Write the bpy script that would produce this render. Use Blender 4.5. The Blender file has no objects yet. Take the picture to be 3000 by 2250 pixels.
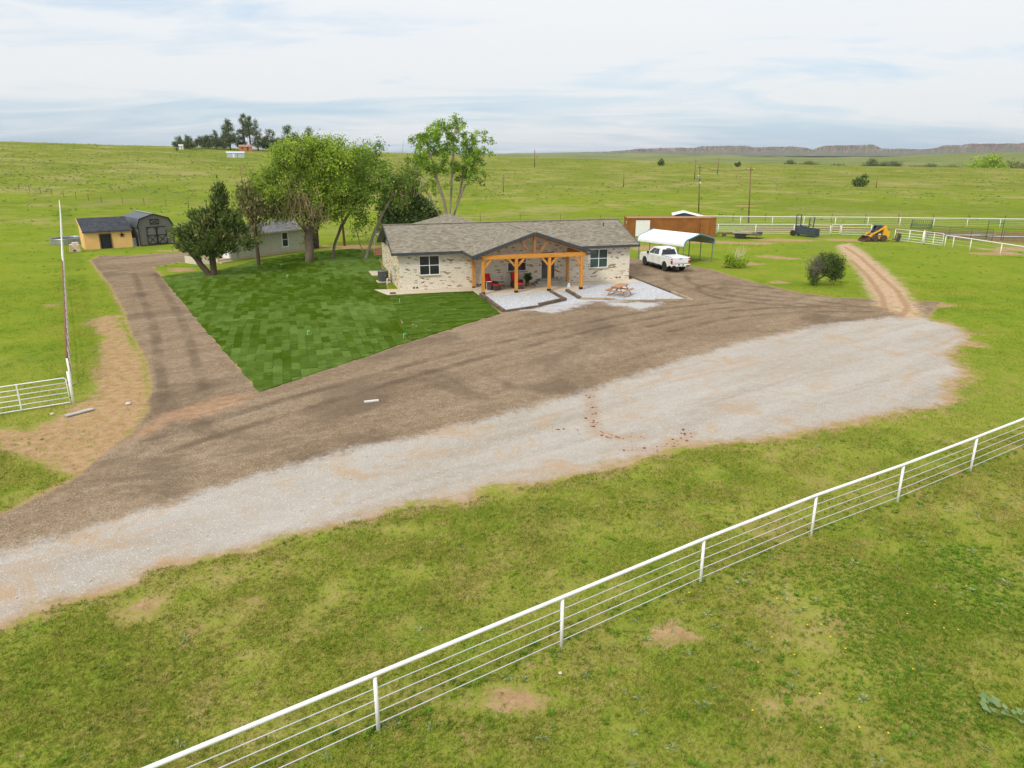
import bpy, math, random
import numpy as np
from mathutils import Vector, Matrix, noise as mnoise
R = math.radians
random.seed(7); RNG = np.random.default_rng(11)
S = bpy.context.scene
COL = S.collection

# ------------------------------------------------------------------ camera
cam = bpy.data.cameras.new('camera'); cam_o = bpy.data.objects.new('camera', cam); COL.objects.link(cam_o)
cam.sensor_width = 36.0; cam.lens = 36 * 2153 / 3000
cam_o.location = (0, 0, 10.3); cam_o.rotation_euler = (R(90 - 17.407), 0, 0)
cam.clip_start = 0.1; cam.clip_end = 30000
S.camera = cam_o
# ------------------------------------------------------------------ sky, sun, exposure
SUN_AZ, SUN_EL = R(214), R(43)            # azimuth clockwise from +Y: behind the camera, to the left
W = bpy.data.worlds.new('World'); S.world = W; W.use_nodes = True
wt = W.node_tree; wt.nodes.clear()
def wn(t, **k):
    n = wt.nodes.new(t)
    for a, b in k.items(): setattr(n, a, b)
    return n
w_out = wn('ShaderNodeOutputWorld'); w_mix = wn('ShaderNodeMixShader')
w_sky = wn('ShaderNodeTexSky', sky_type='NISHITA', sun_disc=False, sun_elevation=SUN_EL, sun_rotation=SUN_AZ, air_density=1.0, dust_density=1.2, ozone_density=1.0)
w_b1 = wn('ShaderNodeBackground'); w_b1.inputs[1].default_value = 0.105
w_b2 = wn('ShaderNodeBackground')
wt.links.new(w_sky.outputs[0], w_b1.inputs[0])
w_tc = wn('ShaderNodeTexCoord'); w_sp = wn('ShaderNodeSeparateXYZ'); wt.links.new(w_tc.outputs['Generated'], w_sp.inputs[0])
def wm(op, a, b=None, c=None):
    n = wn('ShaderNodeMath', operation=op)
    for i, v in enumerate((a, b, c)):
        if v is None: continue
        if isinstance(v, (int, float)): n.inputs[i].default_value = v
        else: wt.links.new(v, n.inputs[i])
    return n.outputs[0]
wt.links.new(wm('MULTIPLY', wm('ADD', wm('MULTIPLY', wm('MAXIMUM', w_sp.outputs[2], 0.0), 0.6), 1.0), 0.575), w_b2.inputs[1])   # overcast deck, brighter overhead
zc = wm('ADD', wm('MAXIMUM', w_sp.outputs[2], 0.0), 0.13)         # a flat cloud deck seen in perspective
w_cb = wn('ShaderNodeCombineXYZ')
wt.links.new(wm('DIVIDE', w_sp.outputs[0], zc), w_cb.inputs[0]); wt.links.new(wm('DIVIDE', w_sp.outputs[1], zc), w_cb.inputs[1])
w_mp = wn('ShaderNodeMapping'); w_mp.inputs['Location'].default_value = (0.4, 5.2, 0); w_mp.inputs['Rotation'].default_value = (0, 0, R(16)); w_mp.inputs['Scale'].default_value = (0.55, 1.15, 1)
wt.links.new(w_cb.outputs[0], w_mp.inputs[0])
def wnoise(scale, detail, rough, dist, vec):
    n = wn('ShaderNodeTexNoise'); n.inputs['Scale'].default_value = scale; n.inputs['Detail'].default_value = detail
    n.inputs['Roughness'].default_value = rough; n.inputs['Distortion'].default_value = dist; wt.links.new(vec, n.inputs['Vector']); return n.outputs['Fac']
n_big = wnoise(0.42, 6, 0.55, 0.7, w_mp.outputs[0]); n_fine = wnoise(1.6, 8, 0.6, 0.9, w_mp.outputs[0])
cov = wm('ADD', wm('ADD', wm('ADD', n_big, 0.03), wm('MULTIPLY', wm('SUBTRACT', n_fine, 0.5), 0.62)), wm('MULTIPLY', wm('MINIMUM', w_sp.outputs[2], 0.2), 1.25))
w_r = wn('ShaderNodeMapRange', interpolation_type='SMOOTHSTEP'); w_r.inputs['From Min'].default_value = 0.40; w_r.inputs['From Max'].default_value = 0.80
w_r.inputs['To Min'].default_value = 0.75; w_r.inputs['To Max'].default_value = 1.0
wt.links.new(cov, w_r.inputs[0])
w_cr = wn('ShaderNodeValToRGB'); w_cr.color_ramp.elements[0].position = 0.42; w_cr.color_ramp.elements[0].color = (0.51, 0.69, 0.88, 1)
w_cr.color_ramp.elements[1].position = 0.66; w_cr.color_ramp.elements[1].color = (0.90, 0.925, 0.95, 1)
wt.links.new(cov, w_cr.inputs[0]); wt.links.new(w_cr.outputs[0], w_b2.inputs[0])
wt.links.new(w_r.outputs[0], w_mix.inputs[0]); wt.links.new(w_b1.outputs[0], w_mix.inputs[1]); wt.links.new(w_b2.outputs[0], w_mix.inputs[2])
wt.links.new(w_mix.outputs[0], w_out.inputs[0])

sl = bpy.data.lights.new('sun', 'SUN'); sl.energy = 1.5; sl.angle = R(12); sl.color = (1.0, 0.95, 0.86)
so = bpy.data.objects.new('sun', sl); COL.objects.link(so)
sd = Vector((math.sin(SUN_AZ) * math.cos(SUN_EL), math.cos(SUN_AZ) * math.cos(SUN_EL), math.sin(SUN_EL)))
so.rotation_euler = sd.to_track_quat('Z', 'Y').to_euler(); so.location = (0, 0, 300)
S.view_settings.view_transform = 'Standard'; S.view_settings.look = 'None'; S.view_settings.gamma = 1; S.view_settings.exposure = 0.66
S.view_settings.use_curve_mapping = False
S.cycles.max_bounces = 6; S.cycles.transparent_max_bounces = 8; S.cycles.use_denoising = True

# ------------------------------------------------------------------ material helpers
class NT:
    """small helper over one material's node tree"""
    def __init__(s, name):
        s.m = bpy.data.materials.new(name); s.m.use_nodes = True; s.t = s.m.node_tree; s.t.nodes.clear()
    def n(s, typ, ins=None, **props):
        k = s.t.nodes.new(typ)
        for a, b in props.items(): setattr(k, a, b)
        for a, b in (ins or {}).items(): s.put(k.inputs[a], b)
        return k
    def put(s, sock, v):
        if v is None: return
        if isinstance(v, bpy.types.NodeSocket): s.t.links.new(v, sock)
        else:
            if hasattr(sock.default_value, '__len__') and len(sock.default_value) == 4 and len(v) == 3: v = (*v, 1)
            sock.default_value = v
    def math(s, op, a, b=None, c=None, clamp=False):
        k = s.n('ShaderNodeMath', operation=op, use_clamp=clamp)
        for i, v in enumerate((a, b, c)):
            if v is not None: s.put(k.inputs[i], v)
        return k.outputs[0]
    def step(s, v, lo, hi, a=0.0, b=1.0):
        return s.n('ShaderNodeMapRange', {'Value': v, 'From Min': lo, 'From Max': hi, 'To Min': a, 'To Max': b}, interpolation_type='SMOOTHSTEP').outputs[0]
    def noise(s, scale, detail=4, rough=0.55, vec=None, dist=0.0, col=False):
        k = s.n('ShaderNodeTexNoise', {'Scale': scale, 'Detail': detail, 'Roughness': rough, 'Distortion': dist})
        if vec is not None: s.put(k.inputs['Vector'], vec)
        return k.outputs['Color' if col else 'Fac']
    def ramp(s, v, stops, interp='LINEAR'):
        k = s.n('ShaderNodeValToRGB'); k.color_ramp.interpolation = interp
        e = k.color_ramp.elements
        while len(e) < len(stops): e.new(0.5)
        for i, (p, c) in enumerate(stops): e[i].position = p; e[i].color = (*c, 1)
        s.put(k.inputs[0], v); return k.outputs[0]
    def mix(s, f, a, b, mode='MIX'):
        k = s.n('ShaderNodeMix', data_type='RGBA', blend_type=mode)
        s.put(k.inputs[0], f); s.put(k.inputs[6], a); s.put(k.inputs[7], b); return k.outputs[2]
    def attr(s, name): return s.n('ShaderNodeAttribute', attribute_name=name)
    def coord(s, which='Object', scale=None, rot=None):
        k = s.n('ShaderNodeTexCoord').outputs[which]
        if scale or rot:
            mp = s.n('ShaderNodeMapping', {'Vector': k}); 
            if scale: mp.inputs['Scale'].default_value = scale
            if rot: mp.inputs['Rotation'].default_value = rot
            return mp.outputs[0]
        return k
    def bump(s, h, strength, dist): return s.n('ShaderNodeBump', {'Height': h, 'Strength': strength, 'Distance': dist}).outputs[0]
    def out(s, color, rough=0.7, metal=0.0, normal=None, spec=0.5, emit=None, **k):
        ins = {'Base Color': color, 'Roughness': rough, 'Metallic': metal, 'Specular IOR Level': spec}
        if normal is not None: ins['Normal'] = normal
        ins.update(k)
        b = s.n('ShaderNodeBsdfPrincipled', ins); o = s.n('ShaderNodeOutputMaterial'); s.t.links.new(b.outputs[0], o.inputs[0])
        return s.m
def lerp3(a, b, t): return tuple(x + (y - x) * t for x, y in zip(a, b))
def plain(name, c, rough=0.6, metal=0.0, var=0.18, scale=3.0, bump=0.0, spec=0.4, scratch=None, stretch=None):
    """painted or raw surface: base colour with soft grime variation and fine grain"""
    t = NT(name); co = t.coord('Object', stretch)
    lo = tuple(x * (1 - var) for x in c); hi = tuple(min(1, x * (1 + var * 0.7)) for x in c)
    n1 = t.noise(scale, 6, 0.6, co); col = t.ramp(n1, [(0.3, lo), (0.7, hi)])
    if scratch:
        n2 = t.noise(scale * 2.3, 8, 0.7, co); col = t.mix(t.step(n2, scratch[1], scratch[1] + 0.1), col, scratch[0])
    rg = t.n('ShaderNodeMapRange', {'Value': n1, 'To Min': max(0.02, rough - 0.1), 'To Max': min(1, rough + 0.1)}).outputs[0]
    nm = t.bump(t.noise(scale * 12, 4, 0.6, co), 0.4, bump) if bump else None
    return t.out(col, rg, metal, nm, spec)

# ------------------------------------------------------------------ mesh helpers
class MB:
    """collects shapes into one mesh"""
    def __init__(s): s.v = []; s.f = []; s.uv = []; s.M = None
    def vt(s, p):
        if s.M is not None: p = s.M @ Vector(p)
        s.v.append((p[0], p[1], p[2])); return len(s.v) - 1
    def poly(s, pts, uv=None):
        s.f.append([s.vt(p) for p in pts]); s.uv.append(uv); return s
    def box(s, c, d, rz=0.0, ry=0.0, rx=0.0, taper=1.0):
        m = Matrix.Translation(c)
        if rz or ry or rx: m = m @ Matrix.Rotation(rz, 4, 'Z') @ Matrix.Rotation(ry, 4, 'Y') @ Matrix.Rotation(rx, 4, 'X')
        q = []
        for z in (-.5, .5):
            k = taper if z > 0 else 1
            for x, y in ((-.5, -.5), (.5, -.5), (.5, .5), (-.5, .5)): q.append(s.vt(m @ Vector((x * d[0] * k, y * d[1] * k, z * d[2]))))
        for f in ((3, 2, 1, 0), (4, 5, 6, 7), (0, 1, 5, 4), (1, 2, 6, 5), (2, 3, 7, 6), (3, 0, 4, 7)): s.f.append([q[i] for i in f]); s.uv.append(None)
        return s
    def bar(s, a, b, w, h, up=(0, 0, 1)):
        """rectangular bar from a to b"""
        a, b = Vector(a), Vector(b); d = (b - a).normalized(); u = Vector(up)
        sd_ = d.cross(u)
        if sd_.length < 1e-4: sd_ = d.cross(Vector((1, 0, 0)))
        sd_.normalize(); u2 = sd_.cross(d)
        q = [s.vt(p + sd_ * x * w + u2 * y * h) for p in (a, b) for x, y in ((-.5, -.5), (.5, -.5), (.5, .5), (-.5, .5))]
        for f in ((3, 2, 1, 0), (4, 5, 6, 7), (0, 1, 5, 4), (1, 2, 6, 5), (2, 3, 7, 6), (3, 0, 4, 7)): s.f.append([q[i] for i in f]); s.uv.append(None)
        return s
    def tube(s, pts, r, n=6, cap=True):
        """round tube along points; r a number or one per point"""
        pts = [Vector(p) for p in pts]; rs = [r] * len(pts) if isinstance(r, (int, float)) else list(r)
        rings = []; ref = None
        for i, p in enumerate(pts):
            d = (pts[min(i + 1, len(pts) - 1)] - pts[max(i - 1, 0)]).normalized()
            if ref is None: ref = d.cross(Vector((0, 0, 1)) if abs(d.z) < 0.9 else Vector((1, 0, 0))).normalized()
            x = (ref - d * ref.dot(d)).normalized(); y = d.cross(x); ref = x
            rings.append([s.vt(p + (x * math.cos(2 * math.pi * k / n) + y * math.sin(2 * math.pi * k / n)) * rs[i]) for k in range(n)])
        for a, b in zip(rings, rings[1:]):
            for k in range(n): s.f.append([a[k], a[(k + 1) % n], b[(k + 1) % n], b[k]]); s.uv.append(None)
        if cap:
            s.f.append(rings[0][::-1]); s.uv.append(None); s.f.append(rings[-1]); s.uv.append(None)
        return s
    def prism(s, poly, a, b, axis='y'):
        """extrude a 2-D outline between a and b along an axis (x: outline is y,z; y: outline is x,z; z: outline is x,y)"""
        mk = {'x': lambda p, t: (t, p[0], p[1]), 'y': lambda p, t: (p[0], t, p[1]), 'z': lambda p, t: (p[0], p[1], t)}[axis]
        A = [s.vt(mk(p, a)) for p in poly]; B = [s.vt(mk(p, b)) for p in poly]; n = len(poly)
        s.f.append(A[::-1]); s.f.append(B); s.uv += [None, None]
        for k in range(n): s.f.append([A[k], A[(k + 1) % n], B[(k + 1) % n], B[k]]); s.uv.append(None)
        return s
    def lathe(s, prof, n=16, c=(0, 0, 0), axis='z'):
        rings = []
        for r_, h in prof:
            ring = []
            for k in range(n):
                a = 2 * math.pi * k / n; x, y = r_ * math.cos(a), r_ * math.sin(a)
                p = (x, y, h) if axis == 'z' else ((x, h, y) if axis == 'y' else (h, x, y))
                ring.append(s.vt((c[0] + p[0], c[1] + p[1], c[2] + p[2])))
            rings.append(ring)
        for a, b in zip(rings, rings[1:]):
            for k in range(n): s.f.append([a[k], a[(k + 1) % n], b[(k + 1) % n], b[k]]); s.uv.append(None)
        s.f.append(rings[0][::-1]); s.f.append(rings[-1]); s.uv += [None, None]
        return s
    def mesh(s, name, mat, smooth=False):
        me = bpy.data.meshes.new(name); me.from_pydata(s.v, [], s.f)
        if any(u is not None for u in s.uv):
            ul = me.uv_layers.new(name='UVMap')
            for pl, u in zip(me.polygons, s.uv):
                if u is not None:
                    for li, q in zip(pl.loop_indices, u): ul.data[li].uv = q
        if mat: me.materials.append(mat)
        if smooth: me.polygons.foreach_set('use_smooth', [True] * len(me.polygons))
        me.validate(); me.update(); return me
    def build(s, name, mat, parent=None, loc=None, smooth=False, bevel=0.0, fix=True):
        me = s.mesh(name, mat, smooth)
        if fix: recalc(me)
        return link(name, me, parent, loc, bevel)
import bmesh
def recalc(me):
    b = bmesh.new(); b.from_mesh(me); bmesh.ops.recalc_face_normals(b, faces=b.faces); b.to_mesh(me); b.free()
def link(name, me, parent=None, loc=None, bevel=0.0):
    o = bpy.data.objects.new(name, me); COL.objects.link(o)
    if parent: o.parent = parent
    if loc: o.location = loc
    if bevel:
        m = o.modifiers.new('bevel', 'BEVEL'); m.width = bevel; m.segments = 2; m.limit_method = 'ANGLE'; m.angle_limit = R(35)
    return o
def big_mesh(name, verts, faces, mat, attrs=None, smooth=False):
    """fast mesh from numpy arrays; faces (n, k)"""
    me = bpy.data.meshes.new(name); nf, k = faces.shape
    me.vertices.add(len(verts)); me.vertices.foreach_set('co', np.ascontiguousarray(verts, dtype=np.float32).ravel())
    me.loops.add(nf * k); me.loops.foreach_set('vertex_index', faces.astype(np.int32).ravel())
    me.polygons.add(nf); me.polygons.foreach_set('loop_start', np.arange(0, nf * k, k, dtype=np.int32))
    if smooth: me.polygons.foreach_set('use_smooth', np.ones(nf, dtype=bool))
    me.update(calc_edges=True)
    for an, av in (attrs or {}).items():
        a = me.attributes.new(an, 'FLOAT', 'POINT'); a.data.foreach_set('value', np.ascontiguousarray(av, dtype=np.float32))
    if mat: me.materials.append(mat)
    return me
def tag(o, label=None, cat=None, group=None, kind=None):
    if label: o['label'] = label
    if cat: o['category'] = cat
    if group: o['group'] = group
    if kind: o['kind'] = kind
    return o
def thing(name, label, cat, loc=(0, 0, 0), rz=0.0, group=None):
    o = bpy.data.objects.new(name, None); COL.objects.link(o); o.empty_display_size = 0.3
    o.location = loc; o.rotation_euler = (0, 0, rz); return tag(o, label, cat, group)
def copy_tree(o, parent=None):
    c = o.copy(); COL.objects.link(c); c.parent = parent
    for ch in [x for x in o.children]: copy_tree(ch, c)
    return c
# ------------------------------------------------------------------ terrain
_tab = np.random.default_rng(5).random((256, 256))
def vnoise(x, y, s, oct=3):
    x = np.asarray(x, float); y = np.asarray(y, float); o = np.zeros_like(x); a = 1.0; tot = 0
    for k in range(oct):
        u, v = x * s * 2 ** k + 17.3 * k, y * s * 2 ** k + 5.1 * k
        i, j = np.floor(u).astype(int), np.floor(v).astype(int); f, g = u - i, v - j
        f, g = f * f * (3 - 2 * f), g * g * (3 - 2 * g); T = lambda p, q: _tab[p & 255, q & 255]
        o += a * ((T(i, j) * (1 - f) + T(i + 1, j) * f) * (1 - g) + (T(i, j + 1) * (1 - f) + T(i + 1, j + 1) * f) * g); tot += a; a *= 0.5
    return o / tot
def sstep(a, b, v): t = np.clip((v - a) / (b - a), 0, 1); return t * t * (3 - 2 * t)
RIDGE_AZ = [-180, -120, -60, -33.5, -28.7, -23.4, -16, -7.6, -0.9, 8.3, 19.6, 33.6, 60, 120, 180]
RIDGE_Z = [0, 8, 17, 15.5, 14.35, 13.4, 12.0, 10.6, 8.9, 6.75, 4.9, 3.45, 1.5, 0, 0]
FAR_R = [420, 900, 1500, 3000, 4200, 9000]; FAR_Z = [0, -18, -12, -4.5, 7, 7.5]
def terrain(x, y, micro=True):
    x = np.asarray(x, float); y = np.asarray(y, float); r = np.hypot(x, y); az = np.degrees(np.arctan2(x, y))
    zr = np.interp(az, RIDGE_AZ, RIDGE_Z)
    z = zr * np.clip((r - 140) / 280, 0, 1) ** 1.25
    far = np.interp(r, FAR_R, FAR_Z); k = sstep(420, 760, r)
    z = z * (1 - k) + np.where(r > 420, far * k, 0)
    z += 22 * np.exp(-((az - 33) / 9) ** 2 - ((r - 1900) / 500) ** 2)
    z += 8 * np.exp(-((az - 16) / 7) ** 2 - ((r - 2600) / 500) ** 2)
    z += sstep(1700, 2600, r) * (vnoise(x + 900, y, 0.0016, 4) - 0.42) * 46 * (1 - sstep(4300, 5200, r) * .8)
    w = sstep(170, 330, r)
    z += w * (vnoise(x, y, 0.012, 3) - 0.5) * 1.6 * np.where(r > 500, 2.5, 1)
    if micro: z += (vnoise(x, y, 0.35, 3) - 0.5) * 0.05 * (1 - sstep(60, 140, r))
    return z
def TZ(x, y): return float(terrain(np.array([x]), np.array([y]), False)[0])
# outlines of the surfaces, metres, camera foot at the origin
BROWN = [(-17.2, 16.6), (-15.3, 19.8), (-14.5, 21.9), (-14.6, 23.6), (-14.7, 26.8), (-15.2, 28.9), (-16.8, 32.8), (-18.9, 36.8), (-22.8, 43.0), (-27.2, 50.7), (-32.4, 59.1), (-42.6, 74.8), (-43.5, 78.0), (-40.0, 78.3), (-38.2, 80.2), (-34.7, 80.6), (-32.4, 74.8), (-34.2, 70.0), (-30.4, 63.7), (-19.0, 44.3), (-11.4, 31.6), (-8.3, 36.8), (-5.5, 41.3), (-0.8, 48.6), (-1.0, 52.3), (1.7, 61.3), (10.0, 63.7), (10.8, 72.2), (12.2, 76.5), (14.3, 72.8), (17.0, 70.3), (18.3, 68.8), (19.7, 63.2), (20.3, 60.9), (22.1, 56.6), (24.1, 54.5), (26.7, 53.9), (31.1, 52.7), (25.9, 45.5), (14.6, 37.8), (6.1, 31.4), (-1.8, 25.4), (-8.7, 20.8), (-12.4, 17.2), (-14.9, 14.1), (-30, 0), (-34, 3)]
PALE = [(-15.5, 14.8), (-13.8, 17.5), (-13.0, 18.2), (-11.3, 20.1), (-9.2, 22.1), (-6.7, 24.3), (-2.8, 26.8), (-0.1, 28.9), (3.7, 32.1), (6.8, 35.1), (11.7, 39.7), (15.9, 42.8), (19.8, 45.5), (25.9, 47.9), (26.9, 47.9), (27.8, 44.6), (26.5, 41.5), (23.2, 38.1), (22.3, 34.9), (19.9, 32.1), (18.6, 30.0), (14.9, 28.6), (11.2, 26.7), (9.0, 25.9), (6.8, 25.5), (1.6, 22.5), (-1.1, 21.6), (-1.4, 21.1), (-3.2, 20.5), (-5.7, 19.0), (-7.1, 18.0), (-8.7, 17.2), (-9.7, 16.7), (-9.6, 16.2), (-11.2, 15.4), (-11.4, 14.9), (-11.8, 14.6), (-13.8, 12.7), (-27, -2), (-31, 1)]
TRACK = [(25.8, 51.5), (27.8, 57.0), (30.3, 63.7), (33.2, 72.2), (35.9, 81.0), (38.1, 87.4), (40.7, 89.7), (39.2, 83.0), (36.0, 72.2), (33.0, 62.5), (29.9, 54.1), (28.5, 50.2), (26.5, 46.9), (25.4, 46.9), (26.0, 49.6)]
RUTS = [[(38.6, 86.0), (36.3, 76.9), (32.9, 65.8), (30.2, 57.0), (27.7, 50.7), (23.5, 44.3)], [(34.6, 75.5), (31.5, 65.0), (28.0, 55.0), (25.1, 48.4)]]
LAWN_A0 = [(-30.7, 64.2), (-19.0, 44.3), (-11.4, 31.6), (-8.3, 36.8), (-5.8, 41.0), (-9.4, 55.6), (-13.6, 75.5), (-13.7, 81.0), (-18.1, 83.9), (-22.5, 80.6), (-25.6, 74.8), (-27.1, 67.7), (-29.5, 66.3)]
LAWN_B0 = [(-9.4, 55.6), (-5.8, 41.0), (-3.1, 45.3), (-0.8, 48.6), (-2.8, 57.0)]
def ragged(poly, amp, seed):
    out = []; rr = random.Random(seed)
    for a, b in zip(poly, poly[1:] + poly[:1]):
        n = max(1, int(math.dist(a, b) / 0.45)); nx_, ny_ = (b[1] - a[1]) / math.dist(a, b), (a[0] - b[0]) / math.dist(a, b)
        for k in range(n): j = rr.uniform(-amp, amp) if k else 0; out.append((a[0] + (b[0] - a[0]) * k / n + nx_ * j, a[1] + (b[1] - a[1]) * k / n + ny_ * j))
    return out
LAWN_A, LAWN_B = ragged(LAWN_A0, .07, 1), ragged(LAWN_B0, .06, 2)
DIRT_POLYS = [[(-27.8, 46.9), (-26.5, 48.4), (-21.6, 40.8), (-18.0, 35.1), (-15.3, 29.5), (-14.5, 26.3), (-14.1, 21.8), (-15.7, 23.1), (-17.8, 24.3), (-19.7, 25.4), (-20.9, 27.1), (-18.9, 26.8), (-18.7, 28.9), (-18.7, 30.8), (-20.9, 35.1), (-24.1, 41.9)]]
SEAM = [(-14.7, 28.4), (-13.7, 30.0), (-11.8, 31.8), (-11.3, 31.1), (-12.1, 28.9), (-13.4, 27.6), (-14.4, 24.7)]
MUD = [(31.6, 113.5), (53.8, 111.0), (57.5, 108.0), (83.0, 102.5), (72.3, 84.0), (59.6, 87.5), (53.0, 92.2), (53.5, 102.3), (48.8, 101.7), (29.8, 101.5)]
SPILL = [(0.4, 49.6), (2.4, 51.5), (4.8, 52.9), (11.3, 52.9), (10.1, 50.2), (8.7, 49.6), (6.1, 52.3), (4.6, 50.2), (2.6, 48.6)]
DIRT_E = [(27.9, 76.2, 2.3, 2.0), (29.7, 89.2, 3.3, 1.6), (15.6, 85.1, 1.8, 2.8), (21.3, 70.6, 0.9, 1.4), (24.4, 90.2, 3.4, 1.3), (-18.6, 86.0, 3.2, 2.4), (-30.8, 68.3, 1.7, 1.3), (3.66, 13.99, 0.45, 0.35), (0.04, 12.01, 0.6, 0.3), (-4.7, 14.4, 0.25, 0.22), (-6.2, 15.3, 0.2, 0.2), (5.06, 11.82, 0.2, 0.25), (-8.8, 15.1, 0.5, 0.5), (5.9, 11.9, 0.3, 0.14), (21.4, 155, 3.4, 2.0), (48, 152.7, 2.8, 2.0), (-32.8, 51.5, 0.7, 0.6), (-26.4, 46.9, 0.8, 1.1), (30.7, 51.5, 1.2, 1.0), (25.7, 46.9, 0.9, 1.0), (26.0, 40.8, 0.9, 1.5), (22.2, 35.1, 0.8, 1.2), (18.7, 30.1, 0.7, 0.7), (5.0, 25.3, 1.0, 0.3), (-1.9, 21.3, 0.4, 0.3), (52, 80, 3, 1.5), (57, 84, 4, 1.6), (34, 93, 4, 1.2), (40.5, 93, 3, 1.5), (-37, 82.5, 2.2, 0.8), (23, 72.5, 1.4, 1.4), (22.5, 61.5, 1.0, 0.9)]
CLOD_PATHS = [[(3.5, 31.4), (3.4, 30.1), (3.4, 28.9), (3.2, 28.1), (3.3, 26.8), (3.9, 26.1), (5.0, 26.1)], [(4.3, 24.8), (5.3, 24.9), (5.7, 25.3), (6.5, 25.8), (7.0, 26.5)]]
def tyre_paths():
    out = []
    for pts in ([(14.6, 65), (14.2, 60), (17.5, 55), (21, 53), (25.5, 49)], [(16.5, 52), (12, 50), (7.5, 47), (2, 42), (-4, 36), (-10, 29), (-14, 24)], [(21, 57), (17, 59.5), (15.5, 57), (17, 53.5), (21, 51.8)], [(9, 44), (14, 48), (20, 50), (26, 50)], [(-33, 66), (-27, 55), (-22, 46), (-17, 36), (-13.5, 29)]):
        P = [Vector((*p, 0)) for p in pts]; cur = []
        for k in range(len(P) - 1):
            p0, p1, p2, p3 = P[max(k - 1, 0)], P[k], P[k + 1], P[min(k + 2, len(P) - 1)]
            for f in np.linspace(0, 1, 7)[:-1]: cur.append(.5 * (2 * p1 + (p2 - p0) * f + (2 * p0 - 5 * p1 + 4 * p2 - p3) * f * f + (3 * p1 - p0 - 3 * p2 + p3) * f ** 3))
        for s_ in (-.85, .85):
            out.append([(a.x + s_ * (b - a).normalized().y, a.y - s_ * (b - a).normalized().x) for a, b in zip(cur, cur[1:])])
    return out
TYRES = tyre_paths()
def sdf(px, py, poly):
    P = np.array(poly); Q = np.roll(P, -1, 0); d2 = np.full(px.shape, 1e9); ins = np.zeros(px.shape, bool)
    for (ax, ay), (bx, by) in zip(P, Q):
        ex, ey = bx - ax, by - ay; wx, wy = px - ax, py - ay
        t = np.clip((wx * ex + wy * ey) / (ex * ex + ey * ey), 0, 1)
        d2 = np.minimum(d2, (wx - ex * t) ** 2 + (wy - ey * t) ** 2)
        if ay != by:
            c = ((ay > py) != (by > py)) & (px < (bx - ax) * (py - ay) / (by - ay) + ax); ins ^= c
    d = np.sqrt(d2); return np.where(ins, d, -d)
def pline(px, py, pts):
    d2 = np.full(px.shape, 1e9)
    for (ax, ay), (bx, by) in zip(pts, pts[1:]):
        ex, ey = bx - ax, by - ay; wx, wy = px - ax, py - ay; t = np.clip((wx * ex + wy * ey) / (ex * ex + ey * ey), 0, 1)
        d2 = np.minimum(d2, (wx - ex * t) ** 2 + (wy - ey * t) ** 2)
    return np.sqrt(d2)
def masks(x, y):
    m = {}
    m['brown'] = sdf(x, y, BROWN); m['pale'] = sdf(x, y, PALE); m['track'] = sdf(x, y, TRACK)
    dd = np.maximum(sdf(x, y, DIRT_POLYS[0]), sdf(x, y, SEAM))
    wob = vnoise(x * .55, y, .75, 4)
    for cx, cy, a, b in DIRT_E: dd = np.maximum(dd, (1 - np.hypot((x - cx) / a, (y - cy) / b) + (wob - .5) * 1.9) * min(a, b))
    m['dirt'] = dd; m['seam'] = sdf(x, y, SEAM); m['mud'] = sdf(x, y, MUD); m['spill'] = sdf(x, y, SPILL)
    m['lawn'] = np.maximum(sdf(x, y, LAWN_A0), sdf(x, y, LAWN_B0)); m['rut'] = np.minimum(pline(x, y, RUTS[0]), pline(x, y, RUTS[1])); m['tyre'] = np.min([pline(x, y, q) for q in TYRES], 0); m['stain'] = .2 - np.minimum(pline(x, y, CLOD_PATHS[0]), pline(x, y, CLOD_PATHS[1]))
    return m
def lines(lo, hi, step, far_lo, far_hi, g):
    a = list(np.arange(lo, hi + 1e-6, step)); s, v = step, hi
    while v < far_hi: s *= g; v += s; a.append(v)
    s, v, b = step, lo, []
    while v > far_lo: s *= g; v -= s; b.append(v)
    return np.array(b[::-1] + a)
gx = lines(-46, 46, 0.25, -6400, 6400, 1.05); gy = lines(6, 96, 0.25, -700, 6400, 1.04)
X, Y = np.meshgrid(gx, gy); X = X.ravel(); Y = Y.ravel()
near = (np.abs(X) < 100) & (Y < 175) & (Y > -60)
mk = masks(X[near], Y[near]); A = {}
for k, v in mk.items():
    a = np.full(X.shape, 50.0 if k in ('rut', 'tyre') else -50.0); a[near] = np.clip(v, -50, 50); A[k] = a
Zg = terrain(X, Y)
Zg += 0.035 * sstep(-0.2, 0.5, A['brown']) * (1 - sstep(0, 0.6, A['pale'])) - 0.04 * np.clip(1 - A['rut'] / 0.45, 0, 1)
nx, ny = len(gx), len(gy)
ii = (np.arange(ny - 1)[:, None] * nx + np.arange(nx - 1)[None, :]).ravel()
quads = np.stack([ii, ii + 1, ii + nx + 1, ii + nx], 1)
fm = {k: A[k][quads].mean(1) for k in ('brown', 'pale', 'track')}
cls = np.zeros(len(quads), int); cls[fm['brown'] > 0] = 1; cls[fm['track'] > 0] = 3; cls[fm['pale'] > 0] = 2

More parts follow.
